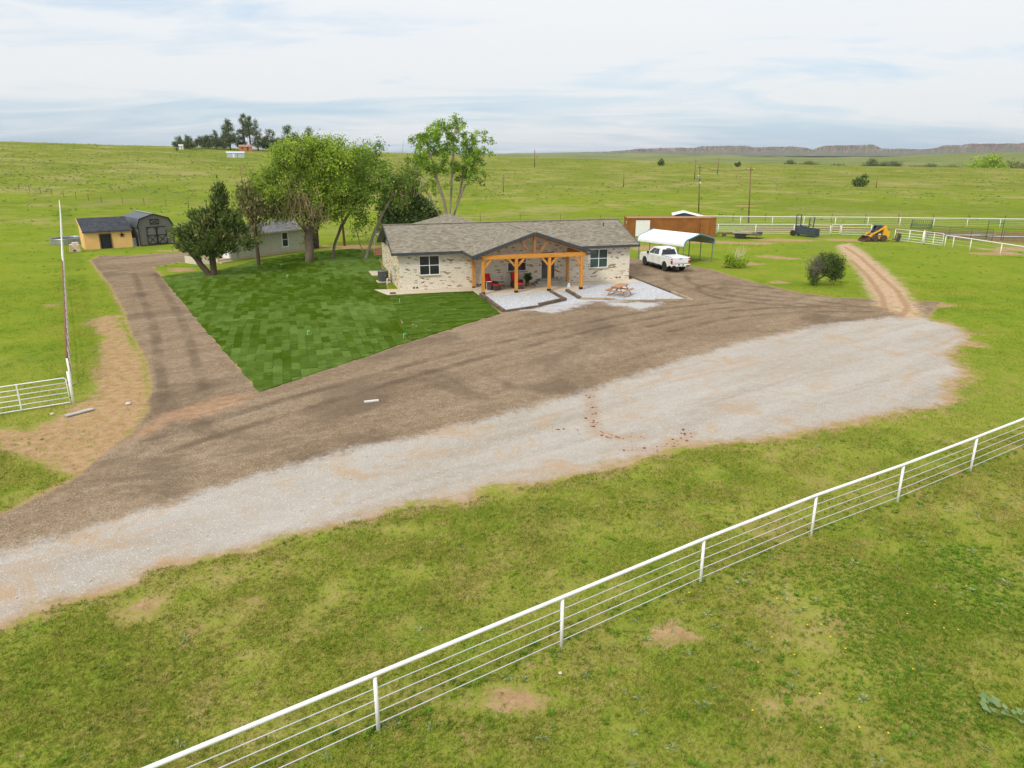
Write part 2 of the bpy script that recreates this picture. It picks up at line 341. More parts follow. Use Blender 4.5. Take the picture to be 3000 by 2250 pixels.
def grass_nodes(t, pos):
    """pasture and yard grass colour: yellow-green with olive, lush and dry patches"""
    big = t.noise(0.03, 3, 0.5, pos); mid = t.noise(0.22, 5, 0.6, pos); sm = t.noise(1.7, 5, 0.65, pos); fine = t.noise(11.0, 4, 0.7, pos)
    sep = t.n('ShaderNodeSeparateXYZ', {0: pos})
    f = t.math('ADD', t.math('MULTIPLY', mid, 0.62), t.math('SUBTRACT', t.math('MULTIPLY', sm, 0.62), 0.12))
    yard = t.ramp(f, [(0.34, (0.150, 0.228, 0.020)), (0.45, (0.207, 0.255, 0.029)), (0.54, (0.252, 0.268, 0.044)), (0.66, (0.335, 0.287, 0.098))])
    past = t.ramp(f, [(0.33, (0.105, 0.190, 0.012)), (0.47, (0.160, 0.240, 0.014)), (0.58, (0.205, 0.255, 0.020)), (0.72, (0.275, 0.245, 0.060))])
    col = t.mix(t.step(sep.outputs[1], 26.0, 42.0), yard, past)
    hill = t.ramp(t.math('ADD', t.math('MULTIPLY', big, 0.35), t.math('MULTIPLY', t.noise(0.11, 6, 0.68, pos), 0.65)), [(0.38, (0.105, 0.155, 0.022)), (0.47, (0.165, 0.205, 0.026)), (0.54, (0.210, 0.225, 0.040)), (0.63, (0.31, 0.28, 0.115))])
    col = t.mix(t.math('MULTIPLY', t.step(sep.outputs[1], 150.0, 240.0), 0.75), col, hill)
    farm = t.step(sep.outputs[1], 70.0, 130.0)
    col = t.mix(t.math('MULTIPLY', farm, t.step(t.noise(0.055, 7, 0.72, pos, 0.4), 0.48, 0.63, 0.0, 0.72)), col, (0.33, 0.285, 0.120))
    col = t.mix(t.math('MULTIPLY', farm, t.step(t.noise(0.33, 5, 0.7, pos), 0.50, 0.64, 0.0, 0.50)), col, (0.085, 0.125, 0.018))
    col = t.mix(t.math('MULTIPLY', farm, t.step(t.noise(0.021, 5, 0.6, pos, 0.8), 0.50, 0.62, 0.0, 0.45)), col, (0.105, 0.165, 0.016))
    col = t.mix(t.math('MULTIPLY', t.step(sep.outputs[1], 430.0, 1400.0), 0.8), col, t.ramp(t.noise(0.006, 6, 0.65, pos), [(0.35, (0.075, 0.115, 0.040)), (0.5, (0.14, 0.185, 0.055)), (0.65, (0.22, 0.215, 0.095))]))
    col = t.mix(t.step(big, 0.52, 0.70, 0.0, 0.28), col, (0.13, 0.215, 0.016))
    col = t.mix(t.math('MULTIPLY', t.step(fine, 0.47, 0.66), 0.50), col, (0.33, 0.265, 0.10))
    col = t.mix(t.math('MULTIPLY', t.step(t.noise(5.0, 5, 0.75, pos), 0.555, 0.66), 0.55), col, (0.25, 0.155, 0.085))
    col = t.mix(t.math('MULTIPLY', t.step(t.noise(7.0, 3, 0.7, pos), 0.54, 0.72), 0.26), col, (0.085, 0.150, 0.018))
    col = t.mix(t.math('MULTIPLY', t.step(t.noise(34.0, 3, 0.8, pos), 0.52, 0.72), 0.24), col, (0.09, 0.11, 0.025))
    return col, f, fine
def ground_material():
    t = NT('ground_surfaces'); pos = t.n('ShaderNodeNewGeometry').outputs['Position']
    at = {k: t.attr(k).outputs['Fac'] for k in A}
    e1 = t.math('SUBTRACT', t.noise(0.9, 6, 0.65, pos), 0.5); e2 = t.math('SUBTRACT', t.noise(6.0, 5, 0.7, pos), 0.5)
    def edge(k, a1, a2, lo, hi): return t.step(t.math('ADD', at[k], t.math('ADD', t.math('MULTIPLY', e1, a1), t.math('MULTIPLY', e2, a2))), lo, hi)
    grass, f, fine = grass_nodes(t, pos)
    sm = t.noise(2.5, 6, 0.65, pos); grit = t.noise(38.0, 3, 0.8, pos); peb = t.n('ShaderNodeTexVoronoi', {'Vector': pos, 'Scale': 27.0}, feature='F1')
    pv = t.n('ShaderNodeSeparateColor', {0: peb.outputs['Color']}).outputs[0]
    soil = t.ramp(t.math('ADD', t.math('MULTIPLY', sm, 0.7), t.math('MULTIPLY', grit, 0.3)), [(0.33, (0.27, 0.145, 0.080)), (0.5, (0.40, 0.245, 0.145)), (0.67, (0.50, 0.335, 0.215))])
    # thin bare soil showing through the sward
    thin = t.math('MULTIPLY', t.step(t.math('ADD', t.noise(0.6, 6, 0.7, pos), t.math('MULTIPLY', e2, 0.35)), 0.60, 0.74), 0.75)
    col = t.mix(thin, grass, soil)
    col = t.mix(t.math('MULTIPLY', t.step(t.noise(0.42, 6, 0.72, pos, 0.5), 0.48, 0.66), t.step(t.n('ShaderNodeSeparateXYZ', {0: pos}).outputs[1], 45.0, 22.0, 0.0, 0.42)), col, (0.29, 0.185, 0.09))
    # dirt margins along the gravel
    mpale = t.math('MULTIPLY', t.step(t.math('ADD', at['pale'], t.math('ADD', t.math('MULTIPLY', e1, 4.2), t.math('MULTIPLY', e2, 2.2))), -0.85, 0.05), 0.82)
    mbrown = t.math('MULTIPLY', t.step(t.math('ADD', at['brown'], t.math('ADD', t.math('MULTIPLY', e1, 1.2), t.math('MULTIPLY', e2, 0.6))), -0.45, 0.0), 0.7)
    dirt = t.math('MAXIMUM', t.math('MAXIMUM', mpale, mbrown), t.math('MULTIPLY', edge('dirt', 2.0, 1.3, -0.2, 0.45), t.step(t.noise(3.2, 5, 0.7, pos), 0.30, 0.55, 0.35, 0.92)))
    dirt = t.math('MAXIMUM', dirt, edge('lawn', 0.25, 0.15, -0.25, 0.05))
    col = t.mix(dirt, col, soil)
    # churned mud in the pens
    mudc = t.ramp(sm, [(0.35, (0.13, 0.075, 0.045)), (0.6, (0.25, 0.155, 0.095))])
    col = t.mix(t.math('MULTIPLY', edge('mud', 11.0, 2.5, 1.6, 3.6), 0.85), col, mudc)
    # brown crushed gravel with wheel swirls
    mp = t.n('ShaderNodeMapping', {'Vector': pos}, vector_type='TEXTURE'); mp.inputs['Rotation'].default_value = (0, 0, R(40)); mp.inputs['Scale'].default_value = (6.0, 1.0, 1)
    streak = t.noise(0.55, 6, 0.65, mp.outputs[0], 0.6)
    bsum = t.math('ADD', t.math('MULTIPLY', streak, 0.40), t.math('ADD', t.math('MULTIPLY', sm, 0.35), t.math('MULTIPLY', grit, 0.25)))
    bg = t.ramp(bsum, [(0.36, (0.165, 0.112, 0.068)), (0.49, (0.250, 0.182, 0.118)), (0.62, (0.34, 0.262, 0.185))])
    bg = t.mix(t.math('MULTIPLY', t.step(pv, 0.86, 0.97), 0.5), bg, (0.46, 0.38, 0.27)); bg = t.mix(t.math('MULTIPLY', t.step(pv, 0.16, 0.06), 0.5), bg, (0.075, 0.056, 0.042))
    wet = t.noise(0.13, 5, 0.65, pos, 1.2); bg = t.mix(t.math('MULTIPLY', t.step(wet, 0.48, 0.64), 0.6), bg, (0.128, 0.092, 0.064))
    bg = t.mix(t.math('MULTIPLY', t.step(t.math('ADD', at['tyre'], t.math('MULTIPLY', e2, 0.5)), 0.42, 0.10), t.step(t.noise(0.5, 4, 0.6, pos), 0.36, 0.60, 0.15, 0.62)), bg, (0.110, 0.078, 0.053))
    bg = t.mix(t.math('MULTIPLY', edge('seam', 1.8, 0.6, -0.2, 0.5), 0.65), bg, soil)
    col = t.mix(edge('brown', 0.55, 0.45, -0.12, 0.12), col, bg)
    # loose white rock spilled off the beds
    col = t.mix(t.math('MULTIPLY', edge('spill', 3.2, 2.0, -0.1, 0.8), 0.72), col, (0.53, 0.53, 0.55))
    # pale caliche lot
    mp2 = t.n('ShaderNodeMapping', {'Vector': pos}, vector_type='TEXTURE'); mp2.inputs['Rotation'].default_value = (0, 0, R(36)); mp2.inputs['Scale'].default_value = (7.0, 1.0, 1)
    st2 = t.noise(0.7, 6, 0.62, mp2.outputs[0], 0.8)
    psum = t.math('ADD', t.math('MULTIPLY', st2, 0.5), t.math('ADD', t.math('MULTIPLY', sm, 0.25), t.math('MULTIPLY', grit, 0.25)))
    pg = t.ramp(psum, [(0.35, (0.315, 0.266, 0.208)), (0.48, (0.388, 0.350, 0.302)), (0.62, (0.450, 0.415, 0.370))])
    pg = t.mix(t.math('MULTIPLY', t.step(pv, 0.85, 0.97), 0.45), pg, (0.62, 0.59, 0.55)); pg = t.mix(t.math('MULTIPLY', t.step(pv, 0.15, 0.04), 0.25), pg, (0.30, 0.26, 0.22))
    smear = t.step(t.math('ADD', t.noise(0.45, 6, 0.68, mp2.outputs[0], 1.4), t.math('MULTIPLY', e2, 0.25)), 0.53, 0.70)
    pg = t.mix(t.math('MULTIPLY', smear, 0.6), pg, (0.42, 0.28, 0.17))
    pg = t.mix(t.math('MULTIPLY', t.step(t.math('ADD', at['stain'], t.math('MULTIPLY', e2, 0.7)), -0.35, 0.25), 0.5), pg, (0.36, 0.22, 0.125))
    pg = t.mix(t.math('MULTIPLY', t.step(t.math('ADD', t.noise(0.5, 6, 0.7, pos, 0.6), t.math('MULTIPLY', e2, 0.3)), 0.51, 0.66), t.step(at['pale'], 6.0, 0.5, 0.32, 0.85)), pg, (0.42, 0.295, 0.185))
    col = t.mix(edge('pale', 1.6, 1.3, -0.35, 0.5), col, pg)
    # sandy two-track with damp red ruts
    tk = t.ramp(t.math('ADD', t.math('MULTIPLY', sm, 0.7), t.math('MULTIPLY', grit, 0.3)), [(0.33, (0.36, 0.235, 0.145)), (0.52, (0.49, 0.34, 0.225)), (0.66, (0.56, 0.42, 0.29))])
    rut = t.math('MULTIPLY', t.step(t.math('ADD', at['rut'], t.math('MULTIPLY', e2, 0.5)), 0.34, 0.08), 0.6)
    tk = t.mix(rut, tk, (0.30, 0.165, 0.09))
    tk = t.mix(t.math('MULTIPLY', t.step(t.noise(0.9, 6, 0.7, pos), 0.52, 0.64), 0.5), tk, grass)
    col = t.mix(edge('track', 2.8, 1.6, -0.45, 0.6), col, tk)
    gravelly = t.math('MAXIMUM', edge('brown', 0.5, 0.4, -0.1, 0.1), edge('pale', 0.5, 0.4, -0.1, 0.1))
    h = t.math('ADD', t.math('MULTIPLY', t.math('SUBTRACT', 1.0, peb.outputs['Distance']), t.math('MULTIPLY', gravelly, 0.5)), t.math('MULTIPLY', fine, t.math('SUBTRACT', 1.25, gravelly)))
    return t.out(col, 1.0, normal=t.bump(h, 0.7, 0.05), spec=0.0)
M_GROUND = ground_material()
for c, (nm, lab) in enumerate([('ground', None), ('gravel_driveway', None), ('gravel_lot', None), ('dirt_track', None)]):
    q = quads[cls == c]; u, inv = np.unique(q, return_inverse=True)
    me = big_mesh(nm, np.stack([X[u], Y[u], Zg[u]], 1), inv.reshape(q.shape), M_GROUND, {k: v[u] for k, v in A.items()}, True)
    tag(link(nm, me), kind='structure')

# ------------------------------------------------------------------ mesas on the far side of the valley
MESA_T = [(-20, 8), (0, 9), (7.0, 22), (8.4, 30), (9.4, 38), (12.2, 45), (13.2, 41), (13.8, 52), (16.8, 54), (17.4, 46), (19.9, 49), (20.9, 42), (21.3, 32), (21.7, 46), (22.0, 53), (25.0, 57), (25.7, 36), (26.8, 36), (28.0, 32), (28.9, 41), (29.2, 53), (29.9, 53), (30.2, 51), (30.7, 60), (32.7, 60), (33.2, 58), (34.0, 70), (34.6, 88), (35.5, 98), (37.0, 100), (40, 92), (46, 80), (52, 95), (60, 70)]
def mesas():
    az = np.arange(-20, 58, 0.05); n = len(az); gul = (vnoise(az * 3.3, az * 0, 1.0, 4) - 0.5); gul2 = (vnoise(az * 12, az * 0 + 3, 1.0, 3) - 0.5)
    top = np.interp(az, [a for a, b in MESA_T], [b for a, b in MESA_T]) + gul2 * 6.0
    rows = []; prof = [(-1400, 0.0), (-800, 0.05), (-420, 0.22), (-230, 0.36), (-120, 0.50), (-70, 0.62), (-50, 0.93), (-15, 1.0), (300, 1.02), (1200, 1.0)]
    for d, h in prof:
        rr = 4700 + d + (gul * 420 + gul2 * 160) * (1.0 if d < 200 else 0.3) * (0.4 + 0.6 * min(1, (d + 1400) / 1000))
        base = 5.0; z = base + (top - base) * h + (gul2 * 16 * (top / 50) if 0.1 < h < 0.8 else 0)
        rows.append(np.stack([np.sin(np.radians(az)) * rr, np.cos(np.radians(az)) * rr, z - (4.5 if h == 0 else 0)], 1))
    V = np.concatenate(rows); k = len(prof); i = (np.arange(k - 1)[:, None] * n + np.arange(n - 1)[None, :]).ravel()
    t = NT('mesa_rock'); pos = t.n('ShaderNodeNewGeometry').outputs['Position']; nor = t.n('ShaderNodeNewGeometry').outputs['Normal']
    nz = t.n('ShaderNodeSeparateXYZ', {0: nor}).outputs[2]; pz = t.n('ShaderNodeSeparateXYZ', {0: pos}).outputs[2]
    ns = t.noise(0.02, 6, 0.65, pos); mp = t.n('ShaderNodeMapping', {'Vector': pos}); mp.inputs['Scale'].default_value = (0.05, 0.05, 1.0)
    band = t.noise(0.12, 4, 0.6, mp.outputs[0])
    rock = t.ramp(band, [(0.35, (0.13, 0.085, 0.068)), (0.5, (0.24, 0.155, 0.118)), (0.65, (0.33, 0.24, 0.18))])
    veg = t.ramp(ns, [(0.38, (0.055, 0.060, 0.040)), (0.5, (0.095, 0.100, 0.058)), (0.62, (0.15, 0.16, 0.075))])
    f = t.step(t.math('ADD', nz, t.math('MULTIPLY', t.math('SUBTRACT', ns, 0.5), 1.1)), 0.74, 1.02)
    t.out(t.mix(f, rock, veg), 0.95, spec=0.1)
    tag(link('mesas', big_mesh('mesas', V, np.stack([i, i + 1, i + n + 1, i + n], 1), t.m, None, False)), kind='structure')
mesas()
# ------------------------------------------------------------------ shared materials
def wood_mat(name, a, b, scale=(14, 14, 1.2), rough=0.65, dark=None):
    t = NT(name); co = t.coord('Object', scale); n1 = t.noise(1.3, 6, 0.65, co, 1.2); n2 = t.noise(0.8, 3, 0.5, t.coord('Object'))
    col = t.ramp(n1, [(0.3, a), (0.7, b)]); col = t.mix(t.step(n2, 0.5, 0.75, 0, 0.45), col, dark or tuple(x * 0.55 for x in a))
    return t.out(col, rough, normal=t.bump(n1, 0.3, 0.01), spec=0.3)
def brick_mat(name, rot=False, tint=(1, 1, 1), dirty=0.0):
    t = NT(name); uv = t.coord('UV')
    if rot: uv = t.n('ShaderNodeMapping', {'Vector': uv}); uv.inputs['Rotation'].default_value = (0, 0, R(90)); uv = uv.outputs[0]
    b = t.n('ShaderNodeTexBrick', {'Vector': uv, 'Color1': (0, 0, 0), 'Color2': (1, 1, 1), 'Mortar': (0, 0, 0), 'Scale': 1.0, 'Mortar Size': 0.009, 'Mortar Smooth': 0.2, 'Brick Width': 0.27, 'Row Height': 0.085}, offset=0.0 if rot else 0.5)
    br = t.n('ShaderNodeSeparateColor', {0: b.outputs['Color']}).outputs[0]
    mp = t.n('ShaderNodeMapping', {'Vector': uv}); mp.inputs['Scale'].default_value = (0.8, 3.0, 1)
    cl = t.noise(1.1, 4, 0.6, mp.outputs[0]); v = t.math('ADD', t.math('MULTIPLY', br, 0.69), t.math('MULTIPLY', t.math('SUBTRACT', cl, 0.5), 0.85))
    v = t.math('ADD', v, dirty)
    c = t.ramp(v, [(0.0, (0.82, 0.75, 0.61)), (0.16, (0.70, 0.63, 0.51)), (0.32, (0.82, 0.765, 0.64)), (0.46, (0.75, 0.69, 0.57)), (0.57, (0.82, 0.765, 0.65)), (0.63, (0.50, 0.36, 0.22)), (0.71, (0.22, 0.14, 0.09)), (0.85, (0.10, 0.075, 0.06))])
    c = t.mix(t.math('MULTIPLY', b.outputs['Fac'], .95), c, (0.37, 0.325, 0.255))
    c = t.mix(t.step(t.noise(9, 5, 0.7, uv), 0.48, 0.75, 0, 0.25), c, (0.50, 0.43, 0.33))
    if tint != (1, 1, 1): c = t.mix(1.0, c, tint, 'MULTIPLY')
    return t.out(c, 0.85, normal=t.bump(t.math('SUBTRACT', 1.0, b.outputs['Fac']), 0.5, 0.01), spec=0.2)
def shingle_mat(name, cols, wet=0.9):
    t = NT(name); uv = t.coord('UV')
    b = t.n('ShaderNodeTexBrick', {'Vector': uv, 'Color1': (0, 0, 0), 'Color2': (1, 1, 1), 'Mortar': (0.2, 0.2, 0.2), 'Scale': 1.0, 'Mortar Size': 0.006, 'Mortar Smooth': 0.4, 'Brick Width': 0.34, 'Row Height': 0.145}, offset=0.37, squash=0.8, squash_frequency=3)
    br = t.n('ShaderNodeSeparateColor', {0: b.outputs['Color']}).outputs[0]
    mp = t.n('ShaderNodeMapping', {'Vector': uv}); mp.inputs['Scale'].default_value = (1.5, 9.0, 1); st = t.noise(1.0, 5, 0.7, mp.outputs[0])
    v = t.math('ADD', t.math('MULTIPLY', br, 0.5), t.math('MULTIPLY', st, 0.55)); c = t.ramp(v, cols)
    c = t.mix(t.math('MULTIPLY', b.outputs['Fac'], 0.6), c, tuple(x * 0.35 for x in cols[0][1]))
    c = t.mix(t.step(t.noise(0.5, 4, 0.6, uv), 0.45, 0.7, 0, 0.25), c, tuple(x * 0.7 for x in cols[1][1]))
    return t.out(c, 0.9, normal=t.bump(t.math('ADD', t.math('MULTIPLY', br, 0.6), t.noise(60, 3, 0.8, uv)), 0.5, 0.012), spec=0.2)
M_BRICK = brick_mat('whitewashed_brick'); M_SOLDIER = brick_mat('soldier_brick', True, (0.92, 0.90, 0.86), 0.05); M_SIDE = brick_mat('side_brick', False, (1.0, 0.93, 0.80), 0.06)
M_SHING = shingle_mat('weathered_shingles', [(0.28, (0.158, 0.132, 0.093)), (0.45, (0.210, 0.182, 0.135)), (0.62, (0.250, 0.222, 0.170)), (0.78, (0.292, 0.266, 0.214))])
M_RIDGE = plain('ridge_shingle', (0.24, 0.205, 0.165), 0.9, var=0.25, scale=4)
M_TRIM = plain('charcoal_trim', (0.050, 0.058, 0.066), 0.5, var=0.15)
M_CEDAR = wood_mat('stained_cedar', (0.46, 0.175, 0.025), (0.67, 0.310, 0.055), (9, 9, 1.0), dark=(0.26, 0.095, 0.025))
M_CEDARX = wood_mat('stained_cedar_beam', (0.46, 0.175, 0.025), (0.67, 0.310, 0.055), (1.0, 9, 9), dark=(0.24, 0.085, 0.022))
M_CEDARD = wood_mat('shaded_cedar_truss', (0.22, 0.090, 0.028), (0.40, 0.19, 0.065), (4, 9, 2))  # darker cedar: shade under the porch roof put into the truss colour
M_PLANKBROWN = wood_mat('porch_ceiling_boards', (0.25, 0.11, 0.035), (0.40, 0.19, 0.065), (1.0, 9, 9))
M_CONC = plain('concrete', (0.56, 0.475, 0.36), 0.9, var=0.14, scale=1.2, bump=0.01, scratch=((0.42, 0.33, 0.23), 0.62))
M_CONCG = plain('grey_concrete_steps', (0.36, 0.345, 0.29), 0.9, var=0.25, scale=2, scratch=((0.24, 0.22, 0.17), 0.6))
M_WHITE = plain('white_vinyl', (0.80, 0.80, 0.79), 0.4, var=0.06)
M_WPAINT = plain('white_pipe_paint', (0.80, 0.80, 0.78), 0.45, var=0.10, scale=4, scratch=((0.42, 0.27, 0.18), 0.715))
M_DOOR = plain('grey_door_paint', (0.075, 0.083, 0.092), 0.45, var=0.1)
M_BLACK = plain('black_metal', (0.018, 0.018, 0.02), 0.45, var=0.3)
M_RUBBER = plain('tyre_rubber', (0.028, 0.026, 0.024), 0.85, var=0.3, scale=6)
M_GALV = plain('galvanised_steel', (0.42, 0.44, 0.46), 0.42, 0.85, var=0.2, scale=2.5)
def glass_mat(name, c=(0.018, 0.021, 0.024), rough=0.06):
    t = NT(name); return t.out(t.ramp(t.noise(0.9, 3, 0.5, t.coord('Object')), [(0.35, c), (0.7, tuple(x * 2.2 for x in c))]), rough, spec=0.6)
M_GLASS = glass_mat('window_glass'); M_GLASSG = glass_mat('window_glass_teal', (0.022, 0.052, 0.045), 0.1)  # second glass is tinted teal
M_STONE = None
def rock_bed_mat():
    t = NT('white_landscape_rock'); co = t.n('ShaderNodeNewGeometry').outputs['Position']
    v = t.n('ShaderNodeTexVoronoi', {'Vector': co, 'Scale': 15.0}); r = t.n('ShaderNodeSeparateColor', {0: v.outputs['Color']}).outputs[0]
    c = t.ramp(r, [(0.0, (0.36, 0.37, 0.385)), (0.45, (0.52, 0.53, 0.545)), (1.0, (0.66, 0.665, 0.68))])
    c = t.mix(t.step(v.outputs['Distance'], 0.5, 0.85, 0, 0.55), c, (0.23, 0.23, 0.24)); c = t.mix(t.step(t.noise(0.7, 5, 0.65, co), 0.52, 0.75, 0, 0.4), c, (0.42, 0.385, 0.345))
    return t.out(c, 0.85, normal=t.bump(t.math('SUBTRACT', 1.0, v.outputs['Distance']), 0.9, 0.05), spec=0.25)
M_ROCK = rock_bed_mat()
M_TIE = wood_mat('creosoted_timber', (0.085, 0.055, 0.038), (0.20, 0.145, 0.10), (1.0, 12, 12), 0.8, dark=(0.035, 0.024, 0.018))
M_TIELIGHT = wood_mat('weathered_timber', (0.27, 0.20, 0.125), (0.43, 0.33, 0.22), (1.0, 12, 12), 0.85, dark=(0.14, 0.09, 0.055))

def slab(poly, thick, mb=None):
    """a sheet with thickness: top polygon in 3-D, UV in metres (x along the first edge)"""
    mb = mb or MB(); P = [Vector(p) for p in poly]; ex = (P[1] - P[0]).normalized(); nn = Vector((0, 0, 0))
    for i in range(1, len(P) - 1): nn += (P[i] - P[0]).cross(P[i + 1] - P[0])
    nn.normalize(); ey = nn.cross(ex); uv = [((p - P[0]).dot(ex) + 3.3, (p - P[0]).dot(ey)) for p in P]
    dn = Vector((0, 0, -thick)); B = [p + dn for p in P]
    mb.poly(P, uv); mb.poly(B[::-1], uv[::-1]); n = len(P)
    for k in range(n): mb.poly([P[k], B[k], B[(k + 1) % n], P[(k + 1) % n]], [(0, 0), (0, .1), (.1, .1), (.1, 0)])
    return mb
def wall_panel(mb, L, z0, z1, openings, origin, du, dn, depth=0.10):
    """brick skin with real openings: origin + u*du, dn the inward direction of the reveals"""
    o, du, dn = Vector(origin), Vector(du), Vector(dn); us = sorted({0, L, *[a for q in openings for a in q[:2]]}); zs = sorted({z0, z1, *[a for q in openings for a in q[2:]]})
    pt = lambda u, z, d=0: o + du * u + Vector((0, 0, z)) + dn * d
    for a, b in zip(us, us[1:]):
        for c, d in zip(zs, zs[1:]):
            if any(q[0] <= a and b <= q[1] and q[2] <= c and d <= q[3] for q in openings): continue
            mb.poly([pt(a, c), pt(b, c), pt(b, d), pt(a, d)], [(a, c), (b, c), (b, d), (a, d)])
    for a, b, c, d in openings:
        for p, q in (((a, c), (b, c)), ((b, c), (b, d)), ((b, d), (a, d)), ((a, d), (a, c))):
            mb.poly([pt(*p), pt(*p, depth), pt(*q, depth), pt(*q)], [(0, 0), (0, .1), (.5, .1), (.5, 0)])
    return mb
def window(parent, o, du, dn, u0, u1, z0, z1, cols=2, rows=2, glass=None, frame_mat=None, fw=0.05, name='window'):
    """frame with mullions (one mesh) and a pane for each light, set back in the opening"""
    o, du, dn = Vector(o), Vector(du), Vector(dn); f = MB(); fm = frame_mat or M_WHITE; c0 = o + dn * 0.045; ang = math.atan2(du.y, du.x)
    def bx(mb, a, b, c, d, t, off=0): mb.box(c0 + dn * off + du * ((a + b) / 2) + Vector((0, 0, (c + d) / 2)), (b - a, t, d - c), ang)
    bx(f, u0, u0 + fw, z0, z1, .07); bx(f, u1 - fw, u1, z0, z1, .07); bx(f, u0 + fw, u1 - fw, z0, z0 + fw, .068); bx(f, u0 + fw, u1 - fw, z1 - fw, z1, .068)
    W_, Hh_ = (u1 - u0 - 2 * fw), (z1 - z0 - 2 * fw); xs = [u0 + fw + W_ * k / cols for k in range(cols + 1)]; zs = [z0 + fw + Hh_ * k / rows for k in range(rows + 1)]
    for x in xs[1:-1]: bx(f, x - .028, x + .028, z0 + fw, z1 - fw, .06)
    for z in zs[1:-1]:
        for a, b in zip(xs, xs[1:]): bx(f, a + (.028 if a != xs[0] else 0), b - (.028 if b != xs[-1] else 0), z - .024, z + .024, .056)
    w = f.build(name, fm, parent)
    for a, b in zip(xs, xs[1:]):
        for c, d in zip(zs, zs[1:]):
            g = MB(); bx(g, a + .006, b - .006, c + .006, d - .006, .012, .02); g.build('pane', glass or M_GLASS, w)
    return w
# ------------------------------------------------------------------ brick house
HO, HA = (-8.69, 56.91), R(16.665)
def hw(u, v, z=0.0): return (HO[0] + u * math.cos(HA) - v * math.sin(HA), HO[1] + u * math.sin(HA) + v * math.cos(HA), z)
def build_house():
    h = thing('brick_house', 'long single-storey house of whitewashed brick with grey shingle roof and cedar timber porch', 'house', (*HO, 0), HA)
    L, Dp, ez, sl_, rv, rz_ = 19.46, 8.4, 3.05, 0.368, 4.2, 4.78
    wins = [(1.54, 3.15, 1.21, 2.72), (8.70, 10.30, 1.20, 2.60), (15.83, 17.46, 1.18, 2.72)]; door = (11.62, 12.69, 0.52, 2.62)
    w = wall_panel(MB(), L, 0, 2.78, wins + [door], (0, 0, 0), (1, 0, 0), (0, 1, 0))
    fw_ = w.build('wall', M_BRICK, h, fix=False)
    # soldier courses at the top of the two wings and brick filling behind the porch truss
    for a, b in ((0, 5.5), (14.1, L)): wall_panel(MB(), b - a, 2.781, 3.02, [], (a, -0.004, 0), (1, 0, 0), (0, 1, 0)).build('soldier_course', M_SOLDIER, h, fix=False)
    g = MB(); P = [(5.5, 0, 2.78), (14.1, 0, 2.78), (14.1, 0, 3.05), (9.85, 0, 4.48), (5.5, 0, 3.05)]; g.poly(P, [(p[0], p[2]) for p in P]); g.build('gable_wall', M_BRICK, h, fix=False)
    for x, s in ((0.0, -1), (L, 1)):
        g = MB(); P = [(x, 0, 0), (x, Dp, 0), (x, Dp, 3.0), (x, rv, 4.6), (x, 0, 3.0)]; g.poly(P, [(p[1], p[2]) for p in P]); g.build('side_wall', M_SIDE, h)
    g = MB(); P = [(0, Dp, 0), (L, Dp, 0), (L, Dp, 3.0), (0, Dp, 3.0)]; g.poly(P, [(p[0], p[2]) for p in P]); g.build('rear_wall', M_BRICK, h)
    # main roof in four sheets around the porch valley
    zr = lambda v: ez + (v + .5) * sl_
    rf = slab([(-.6, -.5, ez), (4.95, -.5, ez), (9.85, 3.75, zr(3.75)), (9.85, rv, rz_), (-.6, rv, rz_)], .13)
    slab([(14.75, -.5, ez), (20.06, -.5, ez), (20.06, rv, rz_), (9.85, rv, rz_), (9.85, 3.75, zr(3.75))], .13, rf)
    slab([(20.06, Dp + .5, ez), (-.6, Dp + .5, ez), (-.6, rv, rz_), (20.06, rv, rz_)], .13, rf)
    roof = rf.build('roof', M_SHING, h, fix=False)
    MB().bar((-.62, rv, rz_ + .01), (20.08, rv, rz_ + .01), .28, .04).build('ridge_cap', M_RIDGE, roof)
    # porch gable roof
    pz = lambda u: 4.62 - abs(u - 9.85) * 0.325
    pr = slab([(4.95, -.42, pz(4.95) + .012), (4.95, -3.62, pz(4.95) + .012), (9.85, -3.62, 4.632), (9.85, 3.84, 4.632)], .12)
    slab([(14.75, -3.62, pz(14.75) + .012), (14.75, -.42, pz(14.75) + .012), (9.85, 3.84, 4.632), (9.85, -3.62, 4.632)], .12, pr)
    proof = pr.build('porch_roof', M_SHING, h, fix=False)
    MB().bar((9.85, -3.63, 4.63), (9.85, 3.7, 4.63), .24, .03).build('ridge_cap', M_RIDGE, proof)
    for s in (-1, 1):
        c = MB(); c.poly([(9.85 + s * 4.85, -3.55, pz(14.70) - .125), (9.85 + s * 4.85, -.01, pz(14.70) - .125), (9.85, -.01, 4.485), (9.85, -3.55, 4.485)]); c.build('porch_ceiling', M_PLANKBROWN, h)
        MB().bar((9.85 + s * 4.98, -3.64, pz(14.83) - .075), (9.85 + s * 0.02, -3.64, 4.56), .04, .21, (0, -.0, 1)).build('rake_board', M_TRIM, proof)
        MB().box((9.85 + s * 4.96, -2.03, pz(14.78) - .075), (.04, 3.2, .18)).build('fascia', M_TRIM, proof)
        MB().box((9.85 + s * 4.55, -3.60, pz(14.6) - .20), (.78, .05, .16)).build('eave_return', M_TRIM, proof)
    for a, b in ((-.62, 4.93), (14.77, 20.08)): MB().box(((a + b) / 2, -.525, ez - .085), (b - a, .045, .20)).build('fascia', M_TRIM, roof)
    for a, b in ((-.6, 4.95), (14.75, 20.06)): MB().box(((a + b) / 2, -.25, ez - .165), (b - a - .02, .48, .02)).build('soffit', M_TRIM, roof)
    MB().box((9.73, Dp + .525, ez - .085), (20.66, .045, .20)).build('fascia', M_TRIM, roof)
    for x in (-.625, 20.085):
        for v in (-.55, Dp + .55): MB().bar((x, v, ez - .09), (x, rv, rz_ - .07), .045, .20).build('rake_board', M_TRIM, roof)
